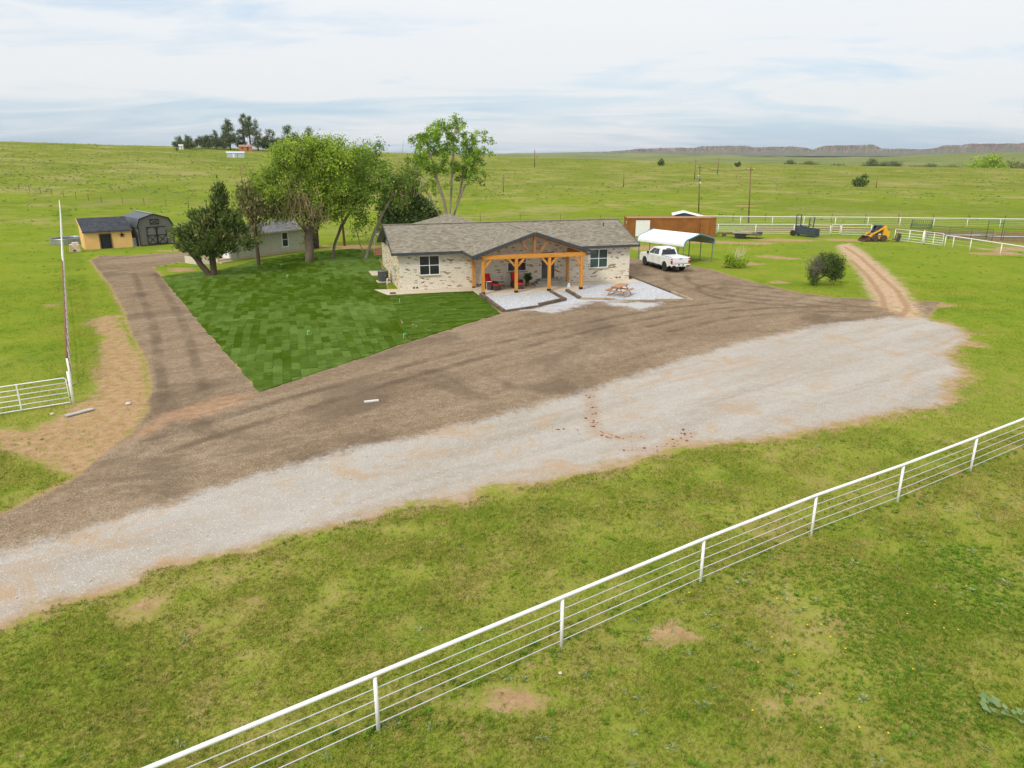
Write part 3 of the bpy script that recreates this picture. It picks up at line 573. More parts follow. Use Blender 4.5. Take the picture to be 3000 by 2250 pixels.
    for x in (-.3, 19.76):
        for v0 in (-.5, Dp + .5): c = MB(); c.poly([(x - .29, v0, ez - .15), (x + .29, v0, ez - .15), (x + .29, rv, rz_ - .15), (x - .29, rv, rz_ - .15)]); c.build('soffit', M_TRIM, roof)
    # hipped rear wing
    hp = MB(); c = (6.2, 9.6, 5.07); q = [(-.05, 4.6, 2.95), (12.45, 4.6, 2.95), (12.45, 15.6, 2.95), (-.05, 15.6, 2.95)]
    a, b = (6.2, 9.3, 5.07), (6.2, 10.6, 5.07)
    for P in ([q[0], q[1], a], [q[1], q[2], b, a], [q[2], q[3], b], [q[3], q[0], a, b]): slab(P, .12, hp)
    wing = hp.build('wing_roof', M_SHING, h, fix=False)
    g = MB()
    for P in ([(.5, 8.42, 0), (.5, 15.1, 0), (.5, 15.1, 2.9), (.5, 8.42, 2.9)], [(.5, 15.1, 0), (11.9, 15.1, 0), (11.9, 15.1, 2.9), (.5, 15.1, 2.9)], [(11.9, 15.1, 0), (11.9, 8.42, 0), (11.9, 8.42, 2.9), (11.9, 15.1, 2.9)]): g.poly(P, [(p[0] + p[1], p[2]) for p in P])
    g.build('wing_wall', M_BRICK, h)
    MB().tube([(18.2, 2.9, zr(2.9) - .05), (18.2, 2.9, zr(2.9) + .3)], .05, 8).build('vent_pipe', M_TRIM, roof)
    # windows, sills, door
    for k, (u0, u1, z0, z1) in enumerate(wins):
        wo = window(h, (0, 0, 0), (1, 0, 0), (0, 1, 0), u0, u1, z0, z1, 2 if k != 1 else 1, 2, M_GLASSG if k == 2 else M_GLASS)
        MB().box(((u0 + u1) / 2, -.03, z0 - .05), (u1 - u0 + .14, .10, .085), rx=R(-6)).build('sill', M_SIDE, wo)
    d = MB().box((12.155, .075, 1.57), (1.05, .05, 2.08)).build('door', M_DOOR, h)
    for z in (1.0, 1.72, 2.3): MB().box((12.155, .047, z), (.74, .012, .42 if z != 1.72 else .62)).build('door_panel', M_DOOR, d)
    MB().box((11.80, .03, 1.50), (.05, .05, .16)).tube([(11.80, .0, 1.42), (11.80, -.01, 1.42)], .03, 8).build('handle', M_BLACK, d)
    f = MB(); f.box((11.63, .03, 1.57), (.05, .09, 2.1)).box((12.68, .03, 1.57), (.05, .09, 2.1)).box((12.155, .03, 2.59), (1.0, .088, .05)); f.build('door_frame', M_DOOR, h)
    MB().box((11.42, -.02, 1.62), (.06, .05, .14)).build('doorbell', M_BLACK, h)
    for u, z in ((1.05, .26), (1.30, .26), (6.18, .26), (6.42, .26), (18.35, .28), (18.62, .28)): MB().box((u, -.004, z), (.15, .02, .12)).build('vent', M_BLACK, h)
    for k, (u0, u1, v0, z0, z1) in enumerate([(10.75, 13.75, -1.15, .09, .24), (11.05, 13.35, -.75, .24, .38), (11.35, 13.0, -.38, .38, .51)]): MB().box(((u0 + u1) / 2, v0 / 2 - .001, (z0 + z1) / 2), (u1 - u0, -v0, z1 - z0)).build('step', M_CONCG, h, bevel=.012)
    # cedar porch frame
    fu = (5.78, 8.40, 11.07, 13.73); pv = -3.37
    for u in fu:
        p = MB().box((u, pv, 1.45), (.22, .22, 2.48)).build('post', M_CEDAR, h, bevel=.008); MB().box((u, pv, .17), (.245, .245, .20)).build('post_base', M_BLACK, p)
    for u in (5.78, 13.73):
        p = MB().box((u, -.34, 1.40), (.19, .19, 2.6)).build('post', M_CEDAR, h, bevel=.008); MB().box((u, -.34, .14), (.215, .215, .12)).build('post_base', M_BLACK, p)
        MB().box((u, -1.85, 2.84), (.19, 2.83, .28)).build('side_beam', M_CEDAR, h, bevel=.008)
    MB().box((9.8, pv, 2.85), (8.75, .24, .31)).build('beam', M_CEDARX, h, bevel=.01)
    for k, u in enumerate(fu):
        for s in (-1, 1):
            if (k == 0 and s < 0) or (k == 3 and s > 0): continue
            MB().bar((u + s * .08, pv, 2.08), (u + s * .62, pv, 2.70), .14, .17, (0, 1, 0)).build('brace', M_CEDARX, h)
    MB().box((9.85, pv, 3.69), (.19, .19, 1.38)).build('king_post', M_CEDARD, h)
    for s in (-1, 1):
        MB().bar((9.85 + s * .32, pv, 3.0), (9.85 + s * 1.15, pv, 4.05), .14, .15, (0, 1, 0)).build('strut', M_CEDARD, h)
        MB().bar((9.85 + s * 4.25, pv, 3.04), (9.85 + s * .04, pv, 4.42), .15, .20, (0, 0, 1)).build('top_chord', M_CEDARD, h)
        MB().bar((9.85 + s * 4.6, -1.7, 3.01), (9.85 + s * .04, -1.7, 4.42), .10, .14, (0, 0, 1)).build('rafter', M_CEDARX, h)
    MB().bar((9.85, -3.5, 4.40), (9.85, -.05, 4.40), .12, .18).build('ridge_beam', M_CEDAR, h)
    MB().tube([(-.06, 2.4, .5), (-.06, 2.4, 1.5)], .03, 8).box((-.08, 2.4, 1.55), (.14, .26, .34)).build('meter_box', plain('pale_blue_box', (0.36, 0.46, 0.48), 0.5), h)
    return h
build_house()
# concrete round the house, rock beds and their edging
def flat(name, poly, z0, z1, mat, kind='structure', bev=0.0):
    mb = MB(); mb.prism([hw(*p)[:2] for p in poly], z0, z1, 'z'); return tag(mb.build(name, mat, bevel=bev), kind=kind)
flat('walkway', [(-1.2, -1.38), (5.42, -1.45), (5.42, 0), (0, 0), (0, .9), (-1.9, 1.2)], -.05, .075, M_CONC)
flat('patio', [(5.425, -3.62), (13.95, -3.62), (13.95, 0), (5.425, 0)], -.05, .09, M_CONC)
flat('walkway', [(13.955, -1.5), (19.9, -1.5), (19.9, 0), (13.955, 0)], -.05, .07, M_CONC)
flat('walkway', [(-1.3, 8.3), (0, 8.3), (0, 11), (-1.3, 11)], -.05, .075, M_CONC)
flat('rock_bed', [(5.60, -3.63), (5.62, -9.7), (8.5, -8.7), (10.85, -7.15), (11.0, -3.63)], -.05, .065, M_ROCK)
flat('rock_bed', [(12.5, -3.63), (12.3, -7.1), (14.5, -8.2), (19.6, -9.95), (20.15, 1.3), (19.91, 0), (19.91, -1.51), (13.96, -1.51), (13.96, -3.63)], -.05, .06, M_ROCK)
flat('rock_path', [(11.02, -3.635), (10.87, -7.2), (8.6, -8.75), (10.5, -8.85), (12.6, -8.0), (15.5, -8.95), (14.5, -8.22), (12.28, -7.1), (12.48, -3.635)], -.05, .052, M_ROCK)
def timber(a, b, h, w, mat, label, z=0.0, twist=0.0):
    A_, B_ = Vector(hw(*a)), Vector(hw(*b)); L = (B_ - A_).length; n = max(3, int(L / .35)); mb = MB(); rings = []
    for k in range(n + 1):                                  # slightly waney beam
        x = L * k / n; j = lambda: random.uniform(-.012, .012); c = .02
        rings.append([mb.vt((x, y + j(), zz + j())) for y, zz in ((-w / 2, c), (-w / 2 + c, 0), (w / 2 - c, 0), (w / 2, c), (w / 2, h - c), (w / 2 - c, h), (-w / 2 + c, h), (-w / 2, h - c))])
    for p, q in zip(rings, rings[1:]):
        for k in range(8): mb.f.append([p[k], p[(k + 1) % 8], q[(k + 1) % 8], q[k]]); mb.uv.append(None)
    mb.f.append(rings[0][::-1]); mb.f.append(rings[-1]); mb.uv += [None, None]
    o = mb.build('landscape_timber', mat, None, (A_.x, A_.y, z)); o.rotation_euler = (0, twist, math.atan2(B_.y - A_.y, B_.x - A_.x))
    return tag(o, label, 'timber', 'timbers edging the rock beds')
timber((5.50, -3.75), (5.50, -7.0), .27, .24, M_TIE, 'dark timber on the lawn edge starting at the left porch post', .01)
timber((5.52, -6.9), (5.56, -9.75), .22, .22, M_TIE, 'dark timber between lawn and rock bed ending at the bed corner near the drive', .0)
timber((5.68, -9.78), (8.45, -8.80), .16, .2, M_TIE, 'low dark timber along the front of the left rock bed beside the drive', .0)
timber((8.45, -8.75), (11.0, -7.22), .28, .24, M_TIE, 'thick dark timber at the front right of the left rock bed', .0)
timber((11.02, -7.0), (11.08, -3.7), .20, .22, M_TIE, 'dark timber along the left side of the gravel path to the porch', .0)
timber((12.42, -3.75), (12.22, -7.0), .24, .26, M_TIE, 'dark timber along the right side of the gravel path to the porch', .0)
timber((12.22, -7.15), (14.5, -8.22), .20, .2, M_TIELIGHT, 'pale weathered timber at the front left of the picnic table bed', .0)
timber((14.55, -8.27), (17.2, -9.12), .11, .18, M_TIELIGHT, 'thin pale timber half sunk in rock in front of the picnic table', .0)
timber((17.25, -9.14), (19.85, -10.03), .18, .2, M_TIELIGHT, 'weathered timber at the far right end of the picnic table bed front', .0)
timber((19.85, -9.85), (20.0, -6.6), .18, .2, M_TIELIGHT, 'weathered timber running back from the right corner of the picnic bed', .0)
timber((20.0, -6.5), (20.1, -2.4), .14, .2, M_TIE, 'dark sunken timber on the right side of the picnic bed by the drive', .0)
timber((20.1, -2.3), (20.2, 1.5), .14, .2, M_TIE, 'dark timber beside the right corner of the brick house', .0)
# ------------------------------------------------------------------ sod lawn, laid in house-aligned strips
def sod_mat(name, dark, mid, light):
    t = NT(name); pos = t.n('ShaderNodeNewGeometry').outputs['Position']; f = t.math('ADD', t.math('MULTIPLY', t.noise(1.1, 5, 0.65, pos), 0.5), t.math('MULTIPLY', t.noise(9, 5, 0.75, pos), 0.5))
    c = t.ramp(f, [(0.34, dark), (0.5, mid), (0.66, light)]); c = t.mix(t.step(t.noise(2.2, 6, 0.72, pos), 0.54, 0.70, 0, 0.55), c, (0.19, 0.20, 0.05))
    return t.out(c, 1.0, normal=t.bump(t.noise(24, 4, 0.8, pos), 0.9, 0.06), spec=0.0)
SOD = []
for k, s in enumerate((0.62, 0.78, 0.9, 1.0, 1.1, 1.22)):
    y = (k / 5.0); m = lerp3((0.054, 0.098, 0.006), (0.118, 0.190, 0.038), y)
    SOD.append(sod_mat('sod_tone_%d' % k, tuple(x * 0.70 for x in m), m, tuple(x * 1.35 for x in m)))
def to_h(p): dx, dy = p[0] - HO[0], p[1] - HO[1]; c, s = math.cos(HA), math.sin(HA); return (dx * c + dy * s, -dx * s + dy * c)
def clip(sub, x0, x1, y0, y1):
    for ax, val, sg in ((0, x0, 1), (0, x1, -1), (1, y0, 1), (1, y1, -1)):
        out = []
        for p, q in zip(sub, sub[1:] + sub[:1]):
            a, b = (p[ax] - val) * sg, (q[ax] - val) * sg
            if a >= 0: out.append(p)
            if (a >= 0) != (b >= 0): t_ = a / (a - b); out.append((p[0] + (q[0] - p[0]) * t_, p[1] + (q[1] - p[1]) * t_))
        sub = out
        if len(sub) < 3: return []
    return sub
def area(p): return abs(sum(a[0] * b[1] - b[0] * a[1] for a, b in zip(p, p[1:] + p[:1]))) / 2
def build_lawn():
    LA, LB = [to_h(p) for p in LAWN_A], [to_h(p) for p in LAWN_B]
    base = MB(); base.prism(LAWN_A, -.06, .012, 'z'); base.prism(LAWN_B, -.06, .012, 'z')
    lawn = tag(base.build('lawn', plain('lawn_soil', (0.15, 0.16, 0.05), 0.95, var=0.3)), kind='structure')
    cells = []
    for zone, poly in ((0, LA), (1, LB)):
        us = [p[0] for p in poly]; vs = [p[1] for p in poly]; wS, lS = (.44, 1.30)
        a0, a1, b0, b1 = (min(us), max(us), min(vs), max(vs)) if zone == 0 else (min(vs), max(vs), min(us), max(us))
        k = 0; a = a0
        while a < a1:
            off = random.uniform(0, lS); b = b0 - off
            while b < b1:
                bb = b + lS * random.choice((1, 1, 1, 1, .5)); g = random.uniform(-.004, .001)
                r = (a + g, a + wS - g, b + g, bb - g) if zone == 0 else (b + g, bb - g, a + g, a + wS - g)
                c = clip(poly, *r)
                if c and area(c) > .06: cells.append((zone, c, r))
                b = bb
            a += wS; k += 1
    def tone(z, u, v):
        n = float(vnoise(np.array([u + 40]), np.array([v * .7 + 9]), .22, 2)[0]) + random.uniform(-.33, .33)
        return int(np.clip((n - .15) * 7.0, 0, 5)) if z == 0 else int(np.clip(random.gauss(1.6, .8), 0, 3))
    cells.sort(key=lambda c: (lambda w: w[0] ** 2 + w[1] ** 2)(hw(*c[1][0])))
    shared = {}; rest = MB(); rest_m = []
    for i, (zone, c, r) in enumerate(cells):
        cu = sum(p[0] for p in c) / len(c); cv = sum(p[1] for p in c) / len(c); tn = tone(zone, cu, cv); zt = .052 + random.uniform(-.004, .005)
        if i < 300:
            full = area(c) > .985 * (r[1] - r[0]) * (r[3] - r[2]); key = (tn, round(r[1] - r[0], 1), round(r[3] - r[2], 1)) if full else None
            if full and key in shared: me = shared[key]
            else:
                mb = MB(); pts = [(p[0] - cu, p[1] - cv) for p in c]; ins = [(p[0] * .985, p[1] * .985) for p in pts]; n = len(pts)
                A_ = [mb.vt((*p, -.06)) for p in pts]; B_ = [mb.vt((*p, -.012)) for p in pts]; C_ = [mb.vt((*p, 0)) for p in ins]
                for q in range(n):
                    for lo, hi in ((A_, B_), (B_, C_)): mb.f.append([lo[q], lo[(q + 1) % n], hi[(q + 1) % n], hi[q]]); mb.uv.append(None)
                mb.f.append(C_); mb.uv.append(None); me = mb.mesh('sod_piece', SOD[tn]); recalc(me)
                if full: shared[key] = me
            w = hw(cu, cv, zt); o = link('sod_piece', me, lawn, w); o.rotation_euler = (0, 0, HA)
        else:
            n0 = len(rest.f); rest.prism([hw(*p)[:2] for p in c], -.02, zt, 'z'); rest_m += [tn] * (len(rest.f) - n0)
    me = rest.mesh('sod', None); [me.materials.append(m) for m in SOD]
    me.polygons.foreach_set('material_index', rest_m[:len(me.polygons)]); recalc(me)
    tag(link('sod', me, lawn), kind='stuff')
build_lawn()

# ------------------------------------------------------------------ tan cottage
def build_cottage():
    M_TAN = plain('tan_board_siding', (0.52, 0.495, 0.40), 0.8, var=0.08, scale=1.5); M_SKIRT = plain('tan_skirting', (0.52, 0.43, 0.30), 0.85, var=0.1); M_ROOF = shingle_mat('grey_cottage_shingles', [(0.25, (0.10, 0.095, 0.10)), (0.5, (0.17, 0.165, 0.175)), (0.75, (0.27, 0.265, 0.275)), (0.95, (0.33, 0.33, 0.34))])
    c = thing('cottage', 'low tan panelled cottage with grey roof behind the trees at the lawn edge', 'cottage', (-28.16, 74.02, 0), math.atan2(.858, .5135))
    L, Dp = 10.15, 4.6; w = MB(); wall_panel(w, L, .28, 2.5, [(6.74, 7.70, .66, 2.30)], (0, 0, 0), (1, 0, 0), (0, 1, 0), .08)
    for P in ([(L, 0, .28), (L, Dp, .28), (L, Dp, 2.5), (L, Dp / 2, 3.2), (L, 0, 2.5)], [(0, 0, .28), (0, Dp, .28), (0, Dp, 2.5), (0, Dp / 2, 3.2), (0, 0, 2.5)], [(0, Dp, .28), (L, Dp, .28), (L, Dp, 2.5), (0, Dp, 2.5)]): w.poly(P)
    wl = w.build('wall', M_TAN, c, fix=False)
    for k in range(1, 34): MB().box((k * .3, -.004, 1.39), (.028, .012, 2.2)).build('batten', M_TAN, wl) if not (6.6 < k * .3 < 7.8) else None
    MB().box((L / 2, .02, .14), (L + .03, .06, .30)).build('skirting', M_SKIRT, c); MB().box((.02, Dp / 2, .14), (.06, Dp, .30)).build('skirting', M_SKIRT, c); MB().box((L - .02, Dp / 2, .14), (.06, Dp, .30)).build('skirting', M_SKIRT, c)
    r = slab([(-1.6, -.35, 2.48), (L + .25, -.35, 2.48), (L + .25, Dp / 2, 3.32), (-1.6, Dp / 2, 3.32)], .1); slab([(L + .25, Dp + .35, 2.48), (-1.6, Dp + .35, 2.48), (-1.6, Dp / 2, 3.32), (L + .25, Dp / 2, 3.32)], .1, r)
    rf = r.build('roof', M_ROOF, c, fix=False); MB().box((L / 2 - .67, -.37, 2.42), (L + 1.9, .04, .14)).build('fascia', M_TAN, rf); MB().tube([(5.7, 2.3, 3.28), (5.7, 2.3, 3.6)], .05, 8).build('vent_pipe', M_WHITE, rf)
    sky = MB(); sky.M = Matrix.Translation((1.9, .95, 2.99)) @ Matrix.Rotation(R(17.5), 4, 'X'); sky.box((0, 0, 0), (1.7, 1.0, .05)); sky.build('roof_shine', plain('pale_roof_shine', (0.36, 0.40, 0.45), 0.25, 0.3, var=0.1), rf)  # pale smooth sheet standing in for a shine on the shingles
    wn_ = window(c, (0, -.03, 0), (1, 0, 0), (0, 1, 0), 6.74, 7.70, .66, 2.30, 1, 2, M_GLASS, fw=.11)
    for s, y in ((0, 0),): MB().box((-.02, 0.62, 1.25), (.05, .92, 1.95)).build('door', M_WHITE, c)
    MB().box((-.04, .14, 1.25), (.05, .07, 2.05)).box((-.04, 1.12, 1.25), (.05, .07, 2.05)).box((-.04, .63, 2.27), (.05, 1.04, .07)).build('door_frame', M_WHITE, c)
    MB().box((-.78, .95, .14), (1.5, 1.9, .28)).build('porch_deck', M_SKIRT, c); MB().box((-.80, .4, .09), (1.7, 1.0, .18), 0).box((-.9, -.35, .06), (1.4, .5, .13)).build('step', M_SKIRT, c)
    for y in (.1, 1.9): MB().box((-1.42, y, 1.35), (.10, .10, 2.15)).build('post', M_CEDAR, c)
    MB().bar((-3.05, 2.95, .34), (-3.3, .95, .34), .10, .68).bar((-3.3, .95, .30), (-2.3, .15, .30), .10, .60).build('ramp_wall', plain('pale_ramp_panel', (0.60, 0.53, 0.42), 0.8, var=0.08), c)
    MB().box((.85, -.07, .95), (.26, .12, .42)).tube([(.85, -.07, .74), (.85, -.07, .1)], .025, 8).build('electric_meter', plain('meter_grey', (0.28, 0.31, 0.33), 0.5), c)
    dish = MB(); dish.M = Matrix.Translation((-1.2, .3, 2.75)) @ Matrix.Rotation(R(55), 4, 'Y'); dish.lathe([(.02, 0), (.16, .02), (.27, .07), (.28, .08)], 14); dish.build('satellite_dish', M_WHITE, c)
build_cottage()
# ------------------------------------------------------------------ yellow shed and gambrel barn shed
def build_yellow_shed():
    MY = plain('peach_stucco', (0.78, 0.47, 0.18), 0.85, var=0.07, scale=1.3, scratch=((0.60, 0.38, 0.17), 0.68)); MR = shingle_mat('dark_shed_shingles', [(0.25, (0.028, 0.030, 0.036)), (0.5, (0.048, 0.052, 0.060)), (0.75, (0.072, 0.077, 0.086)), (0.95, (0.10, 0.105, 0.112))])
    c = thing('yellow_shed', 'peach yellow stucco shed with dark sloping roof and black star on the wall', 'shed', (-47.75, 83.08, 0), math.atan2(.591, .807)); L, Dp = 4.86, 3.3; f0, f1 = 1.98, 3.12
    w = MB(); wall_panel(w, L, -.05, f0, [(1.56, 2.70, -.05, 1.62)], (0, 0, 0), (1, 0, 0), (0, 1, 0), .12)
    for x in (0, L): w.poly([(x, 0, -.05), (x, Dp, -.05), (x, Dp, f1), (x, 0, f0)])
    w.poly([(0, Dp, -.05), (L, Dp, -.05), (L, Dp, f1), (0, Dp, f1)]); w.build('wall', MY, c, fix=False)
    r = slab([(-.10, -.22, f0 + .01), (L + .10, -.22, f0 + .01), (L + .10, Dp + .1, f1 + .13), (-.10, Dp + .1, f1 + .13)], .1).build('roof', MR, c, fix=False)
    MB().box((L / 2, -.24, f0 - .06), (L + .24, .04, .13)).build('fascia', M_TRIM, r); MB().bar((-.12, -.22, f0 - .04), (-.12, Dp + .1, f1 + .07), .04, .11).build('rake_board', MY, r)
    d = MB().box((2.13, .07, .80), (1.02, .04, 1.58)).build('door', plain('dark_mesh_door', (0.022, 0.024, 0.022), 0.7, var=0.5, scale=5, scratch=((0.16, 0.15, 0.10), 0.6)), c)
    g = MB()
    for k in range(5): g.box((1.72 + k * .205, .04, .8), (.02, .02, 1.56))
    for k in range(7): g.box((2.13, .043, .12 + k * .24), (1.0, .016, .016))
    g.build('wire_grille', M_BLACK, d); MB().box((2.62, .02, 1.08), (.30, .02, .03)).box((2.62, .02, .42), (.30, .02, .03)).build('hinge', M_BLACK, d)
    f = MB().box((1.52, -.012, .83), (.10, .05, 1.68)).box((2.74, -.012, .83), (.10, .05, 1.68)).box((2.13, -.012, 1.66), (1.14, .048, .09)).build('door_frame', plain('brown_door_frame', (0.27, 0.16, 0.09), 0.7), c)
    pts = []
    for k in range(10): a = math.pi / 2 + k * math.pi / 5; q = .33 if k % 2 == 0 else .135; pts.append((3.86 + q * math.cos(a), 1.43 + q * math.sin(a)))
    MB().prism(pts, -.05, -.015, 'y').build('star', M_BLACK, c)
build_yellow_shed()
def build_barn():
    MG = plain('grey_panel_siding', (0.145, 0.138, 0.13), 0.8, var=0.08, scale=1.5); MRf = plain('blue_black_metal_roof', (0.055, 0.066, 0.078), 0.4, 0.3, var=0.12)
    c = thing('barn_shed', 'dark grey gambrel-roofed barn shed with black cross-braced double doors', 'shed', (-43.15, 86.25, .14), math.atan2(.681, .7325)); L, Dp = 3.86, 6.0
    out = [(0, 0), (L, 0), (L, 2.02), (3.42, 2.92), (1.84, 3.42), (.28, 2.94), (0, 2.02)]
    MB().prism(out, 0, Dp, 'y').build('wall', MG, c)
    for k in range(1, 15):
        x = k * L / 15; zt = float(np.interp(x, [0, .28, 1.84, 3.42, L], [2.02, 2.94, 3.42, 2.92, 2.02])) - .04
        if .95 < x < 3.0: MB().box((x, -.004, (2.05 + zt) / 2), (.02, .012, zt - 2.05)).build('batten', MG, c)
        else: MB().box((x, -.004, zt / 2), (.02, .012, zt)).build('batten', MG, c)
    prof = [(-.14, 1.98), (.24, 3.0), (1.84, 3.50), (3.48, 2.98), (L + .16, 1.98)]; names = []
    for (x0, z0), (x1, z1) in zip(prof, prof[1:]):
        r = slab([(x0, -.08, z0), (x0, Dp + .1, z0), (x1, Dp + .1, z1), (x1, -.08, z1)] if True else None, .04).build('roof', MRf, c)
        MB().bar((x0, -.10, z0 - .03), (x1, -.10, z1 - .03), .04, .10).build('rake_board', M_BLACK, r)
    MB().box((1.84, Dp / 2, 3.52), (.22, Dp + .2, .03)).build('ridge_cap', plain('pale_ridge_metal', (0.42, 0.46, 0.50), 0.35, 0.5), c)
    for x in (.03, L - .03): MB().box((x, -.015, 1.0), (.09, .05, 2.0)).build('corner_board', M_BLACK, c)
    for x0, s in ((.86, 1), (1.975, -1)):
        d = MB().box((x0 + .555, -.02, 1.02), (1.09, .04, 1.96)).build('door', MG, c); b = MB(); x1 = x0 + 1.11
        b.box((x0 + .05, -.05, 1.02), (.09, .03, 2.0)).box((x1 - .05, -.05, 1.02), (.09, .03, 2.0)).box((x0 + .555, -.052, 1.98), (1.0, .03, .09)).box((x0 + .555, -.052, .06), (1.0, .03, .09)).box((x0 + .555, -.052, 1.06), (1.0, .03, .08))
        b.bar((x0 + .1, -.055, .11), (x1 - .1, -.055, 1.02), .07, .025, (0, 1, 0)).bar((x0 + .1, -.058, 1.02), (x1 - .1, -.058, .11), .07, .025, (0, 1, 0))
        b.bar((x0 + .1, -.055, 1.72), (x0 + .28, -.055, 1.93), .06, .025, (0, 1, 0)).bar((x1 - .1, -.055, 1.72), (x1 - .28, -.055, 1.93), .06, .025, (0, 1, 0)); b.build('door_bracing', M_BLACK, d)
    v = MB(); x0, x1, z0, z1 = 1.38, 2.38, 2.30, 2.88; v.box((x0 + .03, -.03, 2.59), (.07, .04, .6)).box((x1 - .03, -.03, 2.59), (.07, .04, .6)).box((1.88, -.03, z0 + .03), (.9, .038, .07)).box((1.88, -.03, z1 - .03), (.9, .038, .07)).bar((x0 + .07, -.03, z0 + .07), (x1 - .07, -.03, z1 - .07), .05, .03, (0, 1, 0)).bar((x0 + .07, -.033, z1 - .07), (x1 - .07, -.033, z0 + .07), .05, .03, (0, 1, 0)); v.build('loft_hatch', M_BLACK, c)
    for y in (.3, Dp - .3): MB().box((L / 2, y, -.07), (L, .14, .14)).build('skid', M_TIELIGHT, c)
build_barn()
t_ = thing('stock_tank', 'round galvanised stock tank in the grass left of the yellow shed', 'tank', (-53.3, 89.3, 0))
tk = MB(); tk.lathe([(1.84, 0), (1.86, .12), (1.84, .14), (1.86, .3), (1.84, .32), (1.86, .5), (1.84, .52), (1.86, .64), (1.80, .64), (1.80, .2), (.01, .2)], 40); tk.build('tank_wall', M_GALV, t_, smooth=False); MB().tube([(1.85 * math.cos(a), 1.85 * math.sin(a), .66) for a in np.linspace(0, 2 * math.pi, 41)], .035, 6, False).build('rim', M_GALV, t_)
w_ = NT('tank_water'); w_.out((0.05, 0.045, 0.035), 0.08); MB().lathe([(1.79, .30), (1.79, .34)], 40).build('water', w_.m, t_)
t_ = thing('utility_box', 'weathered tan box with a lavender bundle on top beside the yellow shed', 'box', (-47.9, 81.3, 0), .5)
bx_ = MB(); bx_.box((0, 0, .42), (1.15, .9, .9), taper=.86); bx_.build('body', plain('tan_fibre_box', (0.56, 0.44, 0.27), 0.9, var=0.25, scale=3, scratch=((0.30, 0.21, 0.13), 0.63)), t_, bevel=.08)
MB().box((.1, -.05, .95), (.62, .5, .2), .2).build('bundle', plain('lavender_cloth', (0.62, 0.48, 0.66), 0.8, var=0.2), t_, bevel=.06); MB().box((-.05, -.46, .2), (.22, .05, .14)).build('opening', M_BLACK, t_)
sh = MB()
for k in range(6): sh.box((k * .1, 0, .5), (.085, .02 + .02 * (k % 2), 1.0), 0)
o = sh.build('metal_sheet', M_GALV, None, (-43.95, 86.0, 0)); o.rotation_euler = (R(-8), 0, .9); tag(o, 'ribbed grey metal sheet leaning in the gap between the two sheds', 'metal sheet')
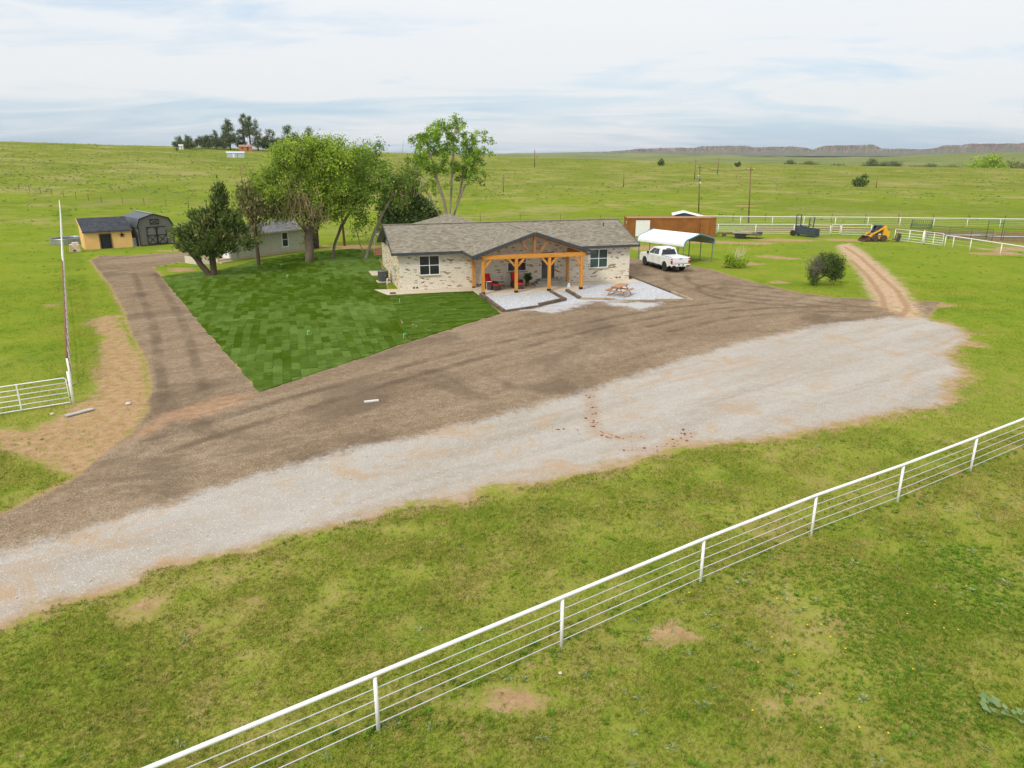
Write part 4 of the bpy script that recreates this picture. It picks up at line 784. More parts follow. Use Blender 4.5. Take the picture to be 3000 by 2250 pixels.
# ------------------------------------------------------------------ shipping container
def build_container():
    t = NT('rust_brown_container_paint'); co = t.coord('Object'); n1 = t.noise(0.8, 6, 0.65, co); st = t.noise(1.0, 5, 0.6, t.coord('Object', (6, 6, 0.5)))
    cc = t.ramp(n1, [(0.3, (0.225, 0.085, 0.022)), (0.7, (0.34, 0.145, 0.042))]); cc = t.mix(t.step(st, 0.5, 0.75, 0, 0.45), cc, (0.16, 0.058, 0.018)); M_CT = t.out(cc, 0.75, spec=0.15)
    c = thing('shipping_container', 'rust-brown corrugated shipping container with white roll-up door behind the carport', 'container', (14.8, 96.2, 0), math.atan2(.026, 1)); L, Dp, Hc = 11.5, 2.44, 2.44
    def corr(mb, P, u, nrm, L_, z0, z1, pitch=.28, dep=.045):
        x = 0.0; pr = [(0, 0)]
        while x < L_ - 1e-3:
            for dx, dd in ((.30, 0), (.45, 1), (.80, 1), (.95, 0)):
                if x + dx * pitch < L_: pr.append((x + dx * pitch, dd * dep))
            x += pitch
        pr.append((L_, 0)); P, u, nrm = Vector(P), Vector(u), Vector(nrm)
        for (a, da), (b, db) in zip(pr, pr[1:]): mb.poly([P + u * a + nrm * da + Vector((0, 0, z0)), P + u * b + nrm * db + Vector((0, 0, z0)), P + u * b + nrm * db + Vector((0, 0, z1)), P + u * a + nrm * da + Vector((0, 0, z1))])
    m = MB(); corr(m, (.08, .03, 0), (1, 0, 0), (0, 1, 0), L - .16, .15, Hc - .1); m.build('front_panel', M_CT, c, fix=False)
    m = MB(); corr(m, (.08, Dp - .03, 0), (1, 0, 0), (0, -1, 0), L - .16, .15, Hc - .1); m.build('rear_panel', M_CT, c, fix=False)
    for x, s in ((.03, 1), (L - .03, -1)): m = MB(); corr(m, (x, .08, 0), (0, 1, 0), (s, 0, 0), Dp - .16, .15, Hc - .1); m.build('end_panel', M_CT, c, fix=False)
    m = MB(); x = .1
    while x < L - .3: m.box((x + .11, Dp / 2, Hc - .022), (.22, Dp - .1, .03)); x += .42
    m.box((L / 2, Dp / 2, Hc - .045), (L - .05, Dp - .05, .02)); m.build('roof', plain('skylit_container_roof', (0.40, 0.21, 0.12), 0.7, var=0.15), c)  # roof colour lightened to carry the brightness of the sky above
    for x in (.05, L - .05):
        for y in (.05, Dp - .05): MB().box((x, y, Hc / 2), (.12, .12, Hc)).build('corner_post', M_CT, c)
    for z in (.08, Hc - .06):
        for y in (.04, Dp - .04): MB().box((L / 2, y, z), (L - .2, .10, .13)).build('side_rail', M_CT, c)
        for x in (.04, L - .04): MB().box((x, Dp / 2, z), (.098, Dp - .2, .128)).build('end_rail', M_CT, c)
    d = MB()
    for k in range(18): d.box((2.02, -.02, .16 + k * .106), (1.66, .03, .100))
    dd = d.build('roll_up_door', M_WHITE, c); MB().box((2.02, -.018, 2.08), (1.82, .05, .10)).box((1.15, -.018, 1.08), (.08, .05, 1.92)).box((2.89, -.018, 1.08), (.08, .05, 1.92)).build('door_frame', M_WHITE, c); MB().box((2.75, -.05, 1.0), (.05, .03, .09)).build('latch', M_BLACK, dd)
    d = MB().box((10.05, -.012, 1.15), (1.0, .04, 1.98)).build('door', M_CT, c); MB().box((10.05, -.02, 2.18), (1.12, .05, .09)).box((9.52, -.02, 1.15), (.06, .05, 1.98)).box((10.58, -.02, 1.15), (.06, .05, 1.98)).build('door_frame', M_CT, c); MB().box((9.68, -.04, 1.15), (.08, .04, .05)).build('handle', M_GALV, d)
    MB().box((-.02, .5, 1.85), (.02, .22, .28)).build('vent', M_WHITE, c)
build_container()
def build_blue_shed():
    MBl = plain('blue_siding', (0.085, 0.225, 0.345), 0.6, var=0.1); c = thing('blue_shed', 'small blue shed with white metal roof peeking over the shipping container', 'shed', (22.5, 103.2, 0), R(-10)); L, Dp = 3.9, 3.2
    MB().prism([(0, 0), (L, 0), (L, 1.88), (1.1, 2.52), (.25, 2.1), (0, 2.0)], 0, Dp, 'y').build('wall', MBl, c)
    r = slab([(-.5, -.5, 2.28), (1.1, -.5, 2.66), (1.1, Dp + .3, 2.66), (-.5, Dp + .3, 2.28)], .05); slab([(1.1, -.5, 2.66), (L + .45, -.5, 1.88), (L + .45, Dp + .3, 1.88), (1.1, Dp + .3, 2.66)], .05, r); r.build('roof', M_WHITE, c, fix=False)
    MB().box((.55, -.02, 1.78), (.8, .04, .5)).build('window_frame', M_WHITE, c); MB().box((.55, -.045, 1.78), (.66, .02, .38)).build('pane', M_GLASS, c)
build_blue_shed()
# ------------------------------------------------------------------ carport
def build_carport():
    M_ROOFW = plain('white_ribbed_steel', (0.82, 0.82, 0.82), 0.4, var=0.04); M_BTRIM = plain('teal_blue_trim', (0.10, 0.30, 0.42), 0.45, var=0.1); M_LEG = plain('galvanised_tube', (0.20, 0.23, 0.25), 0.5, 0.4, var=0.15); M_UND = plain('carport_underside', (0.30, 0.28, 0.26), 0.6, var=0.1)
    # x runs across the open end, y back along the roof
    A_, B_ = Vector((16.45, 71.2, 0)), Vector((19.95, 73.75, 0)); ux = (B_ - A_); Wd = ux.length; rz = math.atan2(ux.y, ux.x); L = 5.9
    c = thing('carport', 'white metal carport with blue trim and open sides beside the pickup', 'carport', (A_.x, A_.y, 0), rz)
    prof = [(-.06, 1.78), (-.05, 2.02), (.02, 2.2), (.16, 2.32), (.36, 2.40), (Wd / 2, 2.86), (Wd - .36, 2.40), (Wd - .16, 2.32), (Wd - .02, 2.2), (Wd + .05, 2.02), (Wd + .06, 1.78)]
    r = MB(); y0, y1 = -.15, L + .15
    for (a, za), (b, zb) in zip(prof, prof[1:]):
        r.poly([(a, y0, za), (b, y0, zb), (b, y1, zb), (a, y1, za)])
    rf = r.build('roof', M_ROOFW, c, fix=False); un = MB()
    for (a, za), (b, zb) in zip(prof, prof[1:]): un.poly([(a, y0, za - .018), (a, y1, za - .018), (b, y1, zb - .018), (b, y0, zb - .018)])
    un.build('roof_underside', M_UND, c, fix=False)
    for x, z, h in ((-.075, 1.9, .012), (-.078, 2.0, .02)): pass
    rib = []
    for f in (.12, .3, .5, .7, .9):
        for s in (0, 1):
            x = .36 + (Wd / 2 - .36) * f; z = 2.40 + .46 * f; x = x if s == 0 else Wd - x; MB().bar((x, y0, z + .012), (x, y1, z + .012), .05, .02).build('roof_rib', M_ROOFW, rf)
    for z, x in ((1.86, -.068), (1.97, -.062), (1.86, Wd + .068), (1.97, Wd + .062)): MB().bar((x, y0, z), (x, y1, z), .02, .04).build('roof_rib', M_ROOFW, rf)
    for y in (y0, y1):
        tm = MB()
        for (a, za), (b, zb) in zip(prof, prof[1:]): tm.bar((a, y, za), (b, y, zb), .05, .11)
        tm.build('trim', M_BTRIM, rf)
    for k in range(5):
        y = k * L / 4
        for x in (.03, Wd - .03): MB().box((x, y, .96), (.065, .065, 1.92)).build('post', M_LEG, c)
        MB().tube([(a, y, za - .05) for a, za in prof[2:-2]], .03, 6).build('rafter', M_LEG, c)
    for x in (.03, Wd - .03): MB().box((x, L / 2, .03), (.062, L, .06)).build('base_rail', M_LEG, c)
build_carport()
# ------------------------------------------------------------------ fences and gates
M_RUSTP = plain('rusty_pipe', (0.20, 0.085, 0.045), 0.85, var=0.4, scale=6, scratch=((0.36, 0.20, 0.12), 0.6)); M_CABLE = plain('steel_cable', (0.60, 0.61, 0.62), 0.45, 0.3, var=0.1)
def pipe_fence(label, pts, h, rails, name='pipe_fence', pr_=.045, rr=.045, mat=None, cable_r=.012, cable_mat=None, top=True, post_mat=None, rail_mat=None, over=0.0):
    mat = mat or M_WPAINT; f = thing(name, label, 'fence', (pts[0][0], pts[0][1], TZ(*pts[0][:2]))); o = Vector((pts[0][0], pts[0][1], TZ(*pts[0][:2]))); loc = [Vector((p[0], p[1], TZ(*p[:2]))) - o for p in pts]
    pm = MB().tube([(0, 0, -.2), (0, 0, h - rr)], pr_, 8).mesh('post', post_mat or mat, True)
    for p in loc: link('post', pm, f, tuple(p))
    if top: MB().tube([p + Vector((0, 0, h)) for p in loc], rr, 8).build('top_rail', rail_mat or mat, f, smooth=True)
    for z in rails: MB().tube([p + Vector((0, 0, z)) for p in loc], cable_r, 6).build('cable' if cable_r < .02 else 'rail', cable_mat or mat, f, smooth=True)
    return f
FENCE_PTS = [(-13.3, 3.75), (-9.7, 6.3), (-6.1, 8.72), (-2.5, 11.18), (1.08, 13.63), (4.73, 16.12), (8.46, 18.55), (11.95, 20.65), (15.58, 22.95), (19.15, 25.25), (22.7, 27.5), (26.3, 29.8)]
pipe_fence('white pipe and cable fence crossing the near grass in the foreground', FENCE_PTS, 1.25, [.16, .42, .69, .95], pr_=.040, rr=.044, cable_r=.011, cable_mat=M_CABLE)
L0, L1 = Vector((-18.94, 30.0, 0)), Vector((-84.2, 140.6, 0)); NP = 42; lp = [L0.lerp(L1, k / NP) for k in range(NP + 1)]
pipe_fence('rusty pipe fence with white posts running back from the white gate', [tuple(p) for p in lp[1:14]], 1.36, [.3, .6, .9, 1.15], rail_mat=M_RUSTP, cable_mat=M_RUSTP, cable_r=.022, rr=.05)
pipe_fence('white painted stretch of the long fence running back past the yellow shed', [tuple(p) for p in lp[14:]], 1.4, [.3, .6, .9, 1.15], cable_r=.02, rr=.05)
pipe_fence('white pipe fence with cables along the back of the pens', [(26.3, 114.2), (30.0, 113.8), (34.5, 113.2), (39.1, 112.6), (43.7, 112.3), (48.3, 112.0), (53.0, 111.6), (57.4, 110.9), (61.9, 110.0), (66.6, 109.6), (70.9, 108.8), (75.5, 108.2), (80.0, 107.5), (84.5, 107)], 1.28, [.3, .55, .8, 1.05], cable_r=.012, cable_mat=M_CABLE, rr=.05)
def panel_fence(label, pts, h=1.25, n=5, r=.028, **k): return pipe_fence(label, pts, h, [h * (i + .35) / (n - .3) for i in range(n - 1)], name='panel_fence', pr_=.045, rr=r + .008, cable_r=r, **k)
panel_fence('white five-rail pipe panels between the container and the walk gate', [(27.0, 100.7), (27.75, 100.6), (32.72, 100.4), (37.81, 100.2), (42.25, 99.2)])
panel_fence('short white rail panel standing behind the right end of the container', [(26.75, 98.9), (27.0, 100.5)], 1.5, 6)
panel_fence('white rail panels between the walk gate and the yellow skid loader', [(43.6, 98.95), (47.4, 98.6)], 1.35)
panel_fence('short white corner panel behind the cab of the skid loader', [(47.5, 98.5), (47.7, 96.2)], 1.3, 5)
panel_fence('white rail panels slanting from the skid loader to the large gate', [(47.3, 92.1), (48.3, 90.6), (49.06, 88.95)], 1.42, 5)
pipe_fence('white single-rail pipe fence running out of frame at the right', [(50.15, 86.1), (50.5, 85.1), (50.93, 82.5), (51.55, 78.15), (52.2, 73.8), (52.9, 69.4)], 1.28, [.45, .85], cable_r=.012, cable_mat=M_CABLE, rr=.055)
def gate(label, a, b, h, n, r=.025, z0=.12, mids=(.5,), mat=None, post=None):
    a, b = Vector((a[0], a[1], 0)), Vector((b[0], b[1], 0)); L = (b - a).length; g = thing('gate', label, 'gate', tuple(a), math.atan2(b.y - a.y, b.x - a.x)); mat = mat or M_WPAINT
    c = .12; arc = lambda cx, cz, s, e: [(cx + c * math.cos(q), 0, cz + c * math.sin(q)) for q in np.linspace(s, e, 5)]
    P = arc(L - c, h - c, 0, math.pi / 2) + arc(c, h - c, math.pi / 2, math.pi) + [(0, 0, z0), (L, 0, z0), (L, 0, h - c)]; MB().tube(P, r, 8).build('frame', mat, g, smooth=True)
    for k in range(1, n): MB().tube([(0, 0, z0 + (h - z0) * k / n), (L, 0, z0 + (h - z0) * k / n)], r * .85, 8).build('rail', mat, g, smooth=True)
    for m in mids: MB().box((L * m, -.0, (h + z0) / 2), (.06, r * 2.3, h - z0)).build('brace', mat, g)
    if post: MB().tube([(-.12, 0, -.1), (-.12, 0, post)], .06, 10).build('hinge_post', mat, g, smooth=True); MB().box((-.05, 0, h * .8), (.12, .04, .04)).box((-.05, 0, h * .25), (.12, .04, .04)).build('hinge', M_BLACK, g)
    return g
gate('white six-bar pipe gate cut by the left edge of the frame', (-19.0, 29.92), (-23.4, 26.85), 1.2, 5, .026, .1, (.33, .66), post=1.45)
gate('small white arched walk gate in the rail fence', (42.4, 99.15), (43.45, 98.95), 1.35, 4, .03, .15, ())
gate('large white five-bar gate right of the skid loader', (49.15, 88.75), (50.05, 86.4), 1.45, 5, .03, .12, (.5,), post=1.6)
def barb_fence(label, pts, gap=4.6):
    f = thing('wire_fence', label, 'fence', (pts[0][0], pts[0][1], TZ(*pts[0]))); o = Vector(f.location); P = []
    for a, b in zip(pts, pts[1:]):
        n = max(1, int(math.dist(a, b) / gap)); P += [(a[0] + (b[0] - a[0]) * k / n, a[1] + (b[1] - a[1]) * k / n) for k in range(n)]
    pm = MB().box((0, 0, .6), (.075, .075, 1.5)).mesh('post', M_RUSTP)
    for p in P: q = link('post', pm, f, tuple(Vector((p[0], p[1], TZ(*p))) - o)); q.rotation_euler = (random.uniform(-.06, .06), random.uniform(-.06, .06), 0)
    for z in (.45, .8, 1.15): MB().tube([Vector((p[0], p[1], TZ(*p) + z)) - o for p in P], .006, 4).build('wire', M_RUSTP, f)
barb_fence('rusty steel-post wire fence across the pasture behind the sheds and trees', [(-111, 171), (-82, 151), (-57, 143), (-30, 131), (-5, 119), (7.5, 115.6), (25.5, 114.6)])
barb_fence('rusty steel-post wire fence just beyond the white back fence', [(30, 119.5), (60, 116.5), (90, 112)])
# ------------------------------------------------------------------ pickup truck (x right, y forward)
def build_truck():
    tp = NT('white_car_paint'); tp.out(tp.ramp(tp.noise(1.2, 4, 0.5, tp.coord('Object')), [(0.3, (0.74, 0.745, 0.75)), (0.7, (0.82, 0.82, 0.82))]), 0.28, spec=0.5, **{'Coat Weight': 0.6, 'Coat Roughness': 0.06}); MP = tp.m
    M_TG = glass_mat('tinted_car_glass', (0.010, 0.012, 0.018), 0.04); M_RED = plain('red_lens', (0.50, 0.010, 0.025), 0.2, var=0.15); M_CHROME = plain('chrome', (0.6, 0.6, 0.6), 0.2, 1.0, var=0.05); M_DUST = plain('dusty_black_plastic', (0.055, 0.050, 0.045), 0.8, var=0.3)
    fw = (-.314, .949); ra = (14.83, 67.55); c = thing('pickup_truck', 'white crew-cab pickup with black wheels parked on the gravel beside the house', 'pickup truck', (ra[0] + fw[0] * 1.87, ra[1] + fw[1] * 1.87, .03), math.atan2(-fw[0], fw[1]))
    def arch(cy, r=.52, cz=.43, n=10): return [(cy + r * math.cos(a), cz + r * math.sin(a)) for a in np.linspace(math.pi, 0, n)]
    bot = [(-2.92, .62), (-2.38, .52)] + [(y, z) for y, z in arch(-1.87) if z > .45] + [(-1.33, .50), (1.32, .50)] + [(y, z) for y, z in arch(1.87) if z > .45] + [(2.42, .42), (2.82, .45), (2.92, .60)]
    top = [(2.94, .85), (2.90, 1.12), (2.72, 1.22), (1.55, 1.31), (1.30, 1.33), (-.92, 1.30), (-.96, 1.345), (-2.90, 1.355), (-2.97, 1.30), (-2.96, .95)]
    MB().prism(bot + top, -.985, .985, 'x').build('body', MP, c, bevel=.055)
    b = MB(); lo = [(-.93, -.92, 1.27), (.93, -.92, 1.27), (.93, 1.55, 1.27), (-.93, 1.55, 1.27)]; up = [(-.72, -.72, 1.97), (.72, -.72, 1.97), (.72, .62, 1.97), (-.72, .62, 1.97)]
    b.poly(up); b.poly(lo[::-1])
    for k in range(4): b.poly([lo[k], lo[(k + 1) % 4], up[(k + 1) % 4], up[k]])
    cab = b.build('cab', MP, c, bevel=.07)
    def quad(nm, A, B, C_, D_, f, mat, parent, lift=.02):     # panel laid on a cab face given by corners and (s,t) fractions
        A, B, C_, D_ = map(Vector, (A, B, C_, D_)); n = (B - A).cross(D_ - A).normalized(); P = lambda s, t: (A.lerp(B, s)).lerp(D_.lerp(C_, s), t) + n * lift
        m = MB(); pts = [P(s, t) for s, t in f]; m.poly(pts); m.poly([p - n * .03 for p in pts][::-1]); k = len(pts)
        for i in range(k): m.poly([pts[i], pts[i] - n * .03, pts[(i + 1) % k] - n * .03, pts[(i + 1) % k]])
        return m.build(nm, mat, parent)
    quad('rear_window', lo[0], lo[1], up[1], up[0], [(.07, .12), (.93, .12), (.90, .80), (.10, .80)], M_TG, cab, .012)
    quad('windshield', lo[2], lo[3], up[3], up[2], [(.05, .10), (.95, .10), (.92, .90), (.08, .90)], M_TG, cab, .012)
    for s in (0, 1):
        A, B, C_, D_ = (lo[3], lo[0], up[0], up[3]) if s == 0 else (lo[1], lo[2], up[2], up[1]); r_ = lambda f: f if s == 0 else [(1 - x, t) for x, t in f][::-1]
        quad('side_window', A, B, C_, D_, r_([(.10, .12), (.45, .12), (.45, .84), (.13, .84)]), M_TG, cab, .012); quad('side_window', A, B, C_, D_, r_([(.48, .12), (.86, .14), (.82, .84), (.48, .84)]), M_TG, cab, .012)
    MB().box((0, -.77, 1.91), (.42, .06, .05)).build('brake_light', M_DUST, cab)
    MB().box((0, -1.93, 1.362), (1.66, 1.86, .03)).build('tonneau_cover', plain('pale_vinyl_cover', (0.62, 0.65, 0.68), 0.5, var=0.06), c); b = MB()
    for x in (-.86, .86): b.box((x, -1.93, 1.366), (.05, 1.9, .025))
    b.box((0, -1.0, 1.366), (1.7, .05, .025)); b.build('bed_seal', M_DUST, c)
    tg = MB().box((0, -2.985, 1.02), (1.60, .05, .62)).build('tailgate', MP, c, bevel=.02); MB().box((.0, -3.02, 1.24), (.30, .03, .055)).build('handle', M_BLACK, tg); MB().box((0, -3.012, .92), (1.5, .012, .02)).build('crease', plain('paint_shadow_line', (0.5, 0.5, 0.5), 0.4), tg)
    for s in (-1, 1):
        tl = MB().box((s * .885, -2.955, .97), (.19, .09, .26)).box((s * .885, -2.955, 1.24), (.19, .09, .10)).build('taillight', M_RED, c); MB().box((s * .885, -2.96, 1.145), (.15, .08, .07)).build('reverse_lens', M_WHITE, tl)
        MB().box((s * 1.06, 1.18, 1.38), (.20, .12, .22)).box((s * .98, 1.2, 1.3), (.14, .06, .05)).build('mirror', M_BLACK, c, bevel=.03)
        rb = MB().box((s * 1.02, 0, .42), (.16, 2.5, .07)).build('running_board', M_BLACK, c); MB().box((s * 1.035, -.35, .462), (.13, .55, .012)).box((s * 1.035, .65, .462), (.13, .5, .012)).build('step_pad', M_CHROME, rb)
        for y in (.32, -.86, 1.42): MB().box((s * .986, y, .95), (.008, .014, .66)).build('door_seam', M_DUST, c)
        for y in (.46, -.66): MB().box((s * 1.0, y, 1.12), (.035, .20, .035)).build('door_handle', MP, c)
        for y, nm in ((1.87, 'f'), (-1.87, 'r')):
            lip = MB(); lip.tube([(s * .975, y + .53 * math.cos(a), .43 + .53 * math.sin(a)) for a in np.linspace(math.pi * .98, math.pi * .02, 12)], .028, 6); lip.build('wheel_arch', MP, c)
            w = thing('wheel', None, None); w.parent = c; w.location = (s * .86, y, .415)
            MB().lathe([(.24, -.13), (.36, -.14), (.405, -.12), (.415, -.06), (.415, .06), (.405, .12), (.36, .14), (.24, .13)], 28, axis='x').build('tyre', M_RUBBER, w, smooth=False)
            rm = MB().lathe([(.245, -.11), (.245, .10), (.20, .09), (.20, s * .02)], 24, axis='x'); 
            for k in range(6): a = k * math.pi / 3; rm.bar((s * .09, .05 * math.cos(a), .05 * math.sin(a)), (s * .10, .23 * math.cos(a), .23 * math.sin(a)), .055, .03, (1, 0, 0))
            rm.lathe([(.07, s * .06), (.06, s * .12)], 12, axis='x'); rm.build('rim', M_BLACK, w)
    bp = MB().box((0, -3.02, .66), (1.90, .20, .24)).build('rear_bumper', MP, c, bevel=.04)
    for s in (-1, 1): MB().box((s * .72, -3.115, .60), (.36, .03, .12)).build('exhaust_cutout', M_BLACK, bp)
    MB().box((0, -3.118, .69), (.55, .02, .15)).build('plate_recess', M_BLACK, bp); pl = MB().box((0, -3.135, .69), (.31, .012, .155)).build('licence_plate', plain('plate_white', (0.75, 0.70, 0.70), 0.4, var=0.05), bp)
    MB().box((0, -3.0, .80), (1.84, .22, .03)).build('bumper_step', M_DUST, bp)
    MB().box((0, 2.93, .82), (1.5, .05, .34)).build('grille', M_BLACK, c); MB().box((0, 2.92, .52), (1.9, .14, .2)).build('front_bumper', MP, c, bevel=.04)
    for s in (-1, 1): MB().box((s * .84, 2.90, .98), (.26, .08, .16)).build('headlight', M_CHROME, c)
    MB().box((0, 0, .52), (1.44, 5.3, .30)).build('chassis', M_BLACK, c)
build_truck()
# ------------------------------------------------------------------ skid loader (x forward)
def build_loader():
    MYL = plain('loader_yellow', (0.76, 0.37, 0.02), 0.5, var=0.15, scale=3, scratch=((0.38, 0.20, 0.06), 0.68)); MRB = plain('worn_bucket_steel', (0.13, 0.075, 0.045), 0.7, 0.4, var=0.4); MCG = plain('cab_cage_grey', (0.10, 0.115, 0.125), 0.6, var=0.2)
    c = thing('skid_loader', 'yellow skid-steer loader with its bucket down on the grass by the pens', 'loader', (44.95, 91.9, 0), math.pi + .04)
    MB().prism([(-.85, .28), (.75, .26), (.95, .42), (.95, .62), (.6, .72), (-.85, .72)], -.52, .52, 'y').build('chassis', MYL, c, bevel=.03)
    MB().prism([(-1.22, .45), (-.62, .42), (-.42, .72), (-.45, 1.82), (-.80, 1.84), (-.90, 1.35), (-1.28, 1.20)], -.70, .70, 'y').build('engine_cover', MYL, c, bevel=.03)
    cg = MB(); pr = [(-.48, .72), (.62, .72), (.52, 1.25), (.30, 1.90), (-.46, 1.92)]
    for y in (-.44, .44):
        for p, q in zip(pr, pr[1:] + pr[:1]): cg.bar((p[0], y, p[1]), (q[0], y, q[1]), .07, .07, (0, 1, 0))
    for p in pr: cg.bar((p[0], -.44, p[1]), (p[0], .44, p[1]), .07, .07)
    cab = cg.build('cab_cage', MCG, c)
    for y in (-.45, .45): MB().prism([(-.42, .8), (.5, .8), (.44, 1.25), (.24, 1.83), (-.42, 1.85)], y - .01, y + .01, 'y').build('side_screen', glass_mat('smoky_screen', (0.035, 0.045, 0.045), 0.3), cab)
    MB().box((-.08, 0, 1.94), (.80, .96, .05)).build('roof', MCG, cab); MB().box((-.15, 0, .95), (.45, .5, .5)).box((-.35, 0, 1.25), (.12, .5, .6)).build('seat', M_BLACK, cab)
    for y in (-.60, .60):
        MB().prism([(-.72, 1.72), (-.45, 1.80), (.55, 1.14), (1.02, .98), (1.22, .55), (1.06, .40), (.88, .80), (.5, .98), (-.5, 1.55), (-.72, 1.55)], y - .07, y + .07, 'y').build('lift_arm', MYL, c, bevel=.015)
        MB().tube([(-.55, y * .8, .75), (.5, y * .8, 1.05)], .045, 8).build('hydraulic_ram', M_BLACK, c); MB().box((.0, y * 1.11, .88), (.34, .015, .12)).build('decal_plate', M_WHITE, c)
        for x in (-.53, .53):
            w = thing('wheel', None, None); w.parent = c; w.location = (x, y * 1.18, .40)
            MB().lathe([(.22, -.13), (.36, -.13), (.40, -.09), (.40, .09), (.36, .13), (.22, .13)], 22, axis='y').build('tyre', plain('muddy_tyre', (0.075, 0.058, 0.045), 0.9, var=0.3), w)
            MB().lathe([(.22, -.09), (.22, .09), (.10, .05 * (1 if y > 0 else -1)), (.09, .10 * (1 if y > 0 else -1))], 18, axis='y').build('rim', plain('worn_orange_rim', (0.56, 0.22, 0.035), 0.6, var=0.25), w)
    MB().prism([(1.15, .10), (1.95, .05), (1.98, .08), (1.25, .16), (1.20, .50), (1.40, .62), (1.36, .66), (1.12, .56)], -.80, .80, 'y').build('bucket', MRB, c)
    for y in (-.81, .81): MB().prism([(1.15, .10), (1.95, .05), (1.40, .64), (1.14, .55)], y - .015, y + .015, 'y').build('bucket_side', MRB, c)
    MB().box((1.08, 0, .42), (.10, 1.2, .45)).build('bucket_mount', MRB, c)
build_loader()
# rake-wheel implement behind the loader
im = thing('farm_implement', 'rusty farm implement with a spoked wheel behind the skid loader', 'implement', (47.3, 91.2, 0), .3)
MB().tube([(.35 * math.cos(a), .1, .52 + .5 * math.sin(a)) for a in np.linspace(0, 2 * math.pi, 25)], .035, 6, False).build('wheel_ring', M_RUSTP, im); sp = MB()
for k in range(8): a = k * math.pi / 4; sp.tube([(0, .1, .52), (.34 * math.cos(a), .1, .52 + .48 * math.sin(a))], .015, 5)
sp.build('spokes', M_RUSTP, im); MB().bar((-.9, 0, .25), (.5, .1, .5), .09, .09).bar((-.5, -.3, .3), (-.45, .4, .32), .08, .08).build('frame', M_RUSTP, im); MB().tube([(-.55, 0, .2), (-.45, 0, 1.5)], .03, 6).build('lever', M_RUSTP, im); MB().box((.0, -.05, .55), (.55, .10, .85), .1, .25).build('blade', plain('dark_worn_steel', (0.10, 0.10, 0.105), 0.5, 0.5, var=0.3), im)
# ------------------------------------------------------------------ flatbed trailer and loading chute
def build_trailer():
    MGr = plain('faded_green_steel', (0.055, 0.085, 0.065), 0.7, var=0.3, scratch=((0.22, 0.10, 0.05), 0.6)); MW = wood_mat('old_deck_planks', (0.24, 0.15, 0.08), (0.40, 0.28, 0.17), (1, 9, 9)); c = thing('flatbed_trailer', 'low rusty flatbed trailer with board deck in front of the white panels', 'trailer', (29.7, 95.4, 0), R(-20))
    for y in (-.95, .95): MB().box((.35, y, .52), (3.6, .10, .16)).build('side_rail', MGr, c)
    for x in (-1.4, -.5, .4, 1.3, 2.1): MB().box((x, 0, .50), (.08, 1.8, .10)).build('cross_member', MGr, c)
    for k in range(8): MB().box((.3 + random.uniform(-.06, .06), -.82 + k * .235, .615), (3.5 - (.5 if k == 2 else 0), .215, .04)).build('plank', MW, c)
    MB().bar((-1.4, -.9, .5), (-3.1, -.05, .5), .1, .12).bar((-1.4, .9, .5), (-3.1, .05, .5), .1, .12).bar((-1.9, -.6, .55), (-1.9, .6, .55), .1, .1).build('tongue', M_RUSTP, c); MB().box((-3.2, 0, .5), (.3, .12, .1)).build('hitch', M_BLACK, c)
    for y in (-1.08, 1.08):
        for x in (-.75, -.05):
            w = MB().lathe([(.14, -.09), (.30, -.10), (.33, -.06), (.33, .06), (.30, .10), (.14, .09)], 18, (x, y, .33), 'y').build('tyre', M_RUBBER, c); MB().lathe([(.14, -.05), (.14, .05)], 14, (x, y, .33), 'y').build('rim', M_RUSTP, w)
        MB().box((-.4, y, .72), (1.6, .26, .03)).box((-1.25, y, .6), (.03, .26, .26), 0, .3).build('fender', plain('pale_fender', (0.30, 0.36, 0.36), 0.6, var=0.3), c)
    MB().box((1.9, .1, .72), (.55, 1.5, .16), .08).box((1.4, -.3, .69), (.9, .12, .1), .5).build('ramp', plain('dark_ramp', (0.035, 0.04, 0.04), 0.7), c); MB().box((.2, .4, .68), (1.6, .14, .06), .2).box((.4, -.2, .69), (1.2, .2, .08), -.15).build('loose_boards', M_TIELIGHT, c); MB().tube([(1.55, -.95, .0), (1.55, -.95, .5)], .04, 8).box((1.55, -.95, .02), (.2, .2, .04)).build('jack_stand', M_RUSTP, c)
    o = MB().box((0, 0, .2), (.45, .35, .4), .2).lathe([(.16, .38), (.14, .55)], 10, (0, 0, 0)).build('scrap_drum', M_GALV, None, (27.6, 97.0, 0)); tag(o, 'small grey scrap piece in the grass left of the flatbed trailer', 'scrap')
build_trailer()
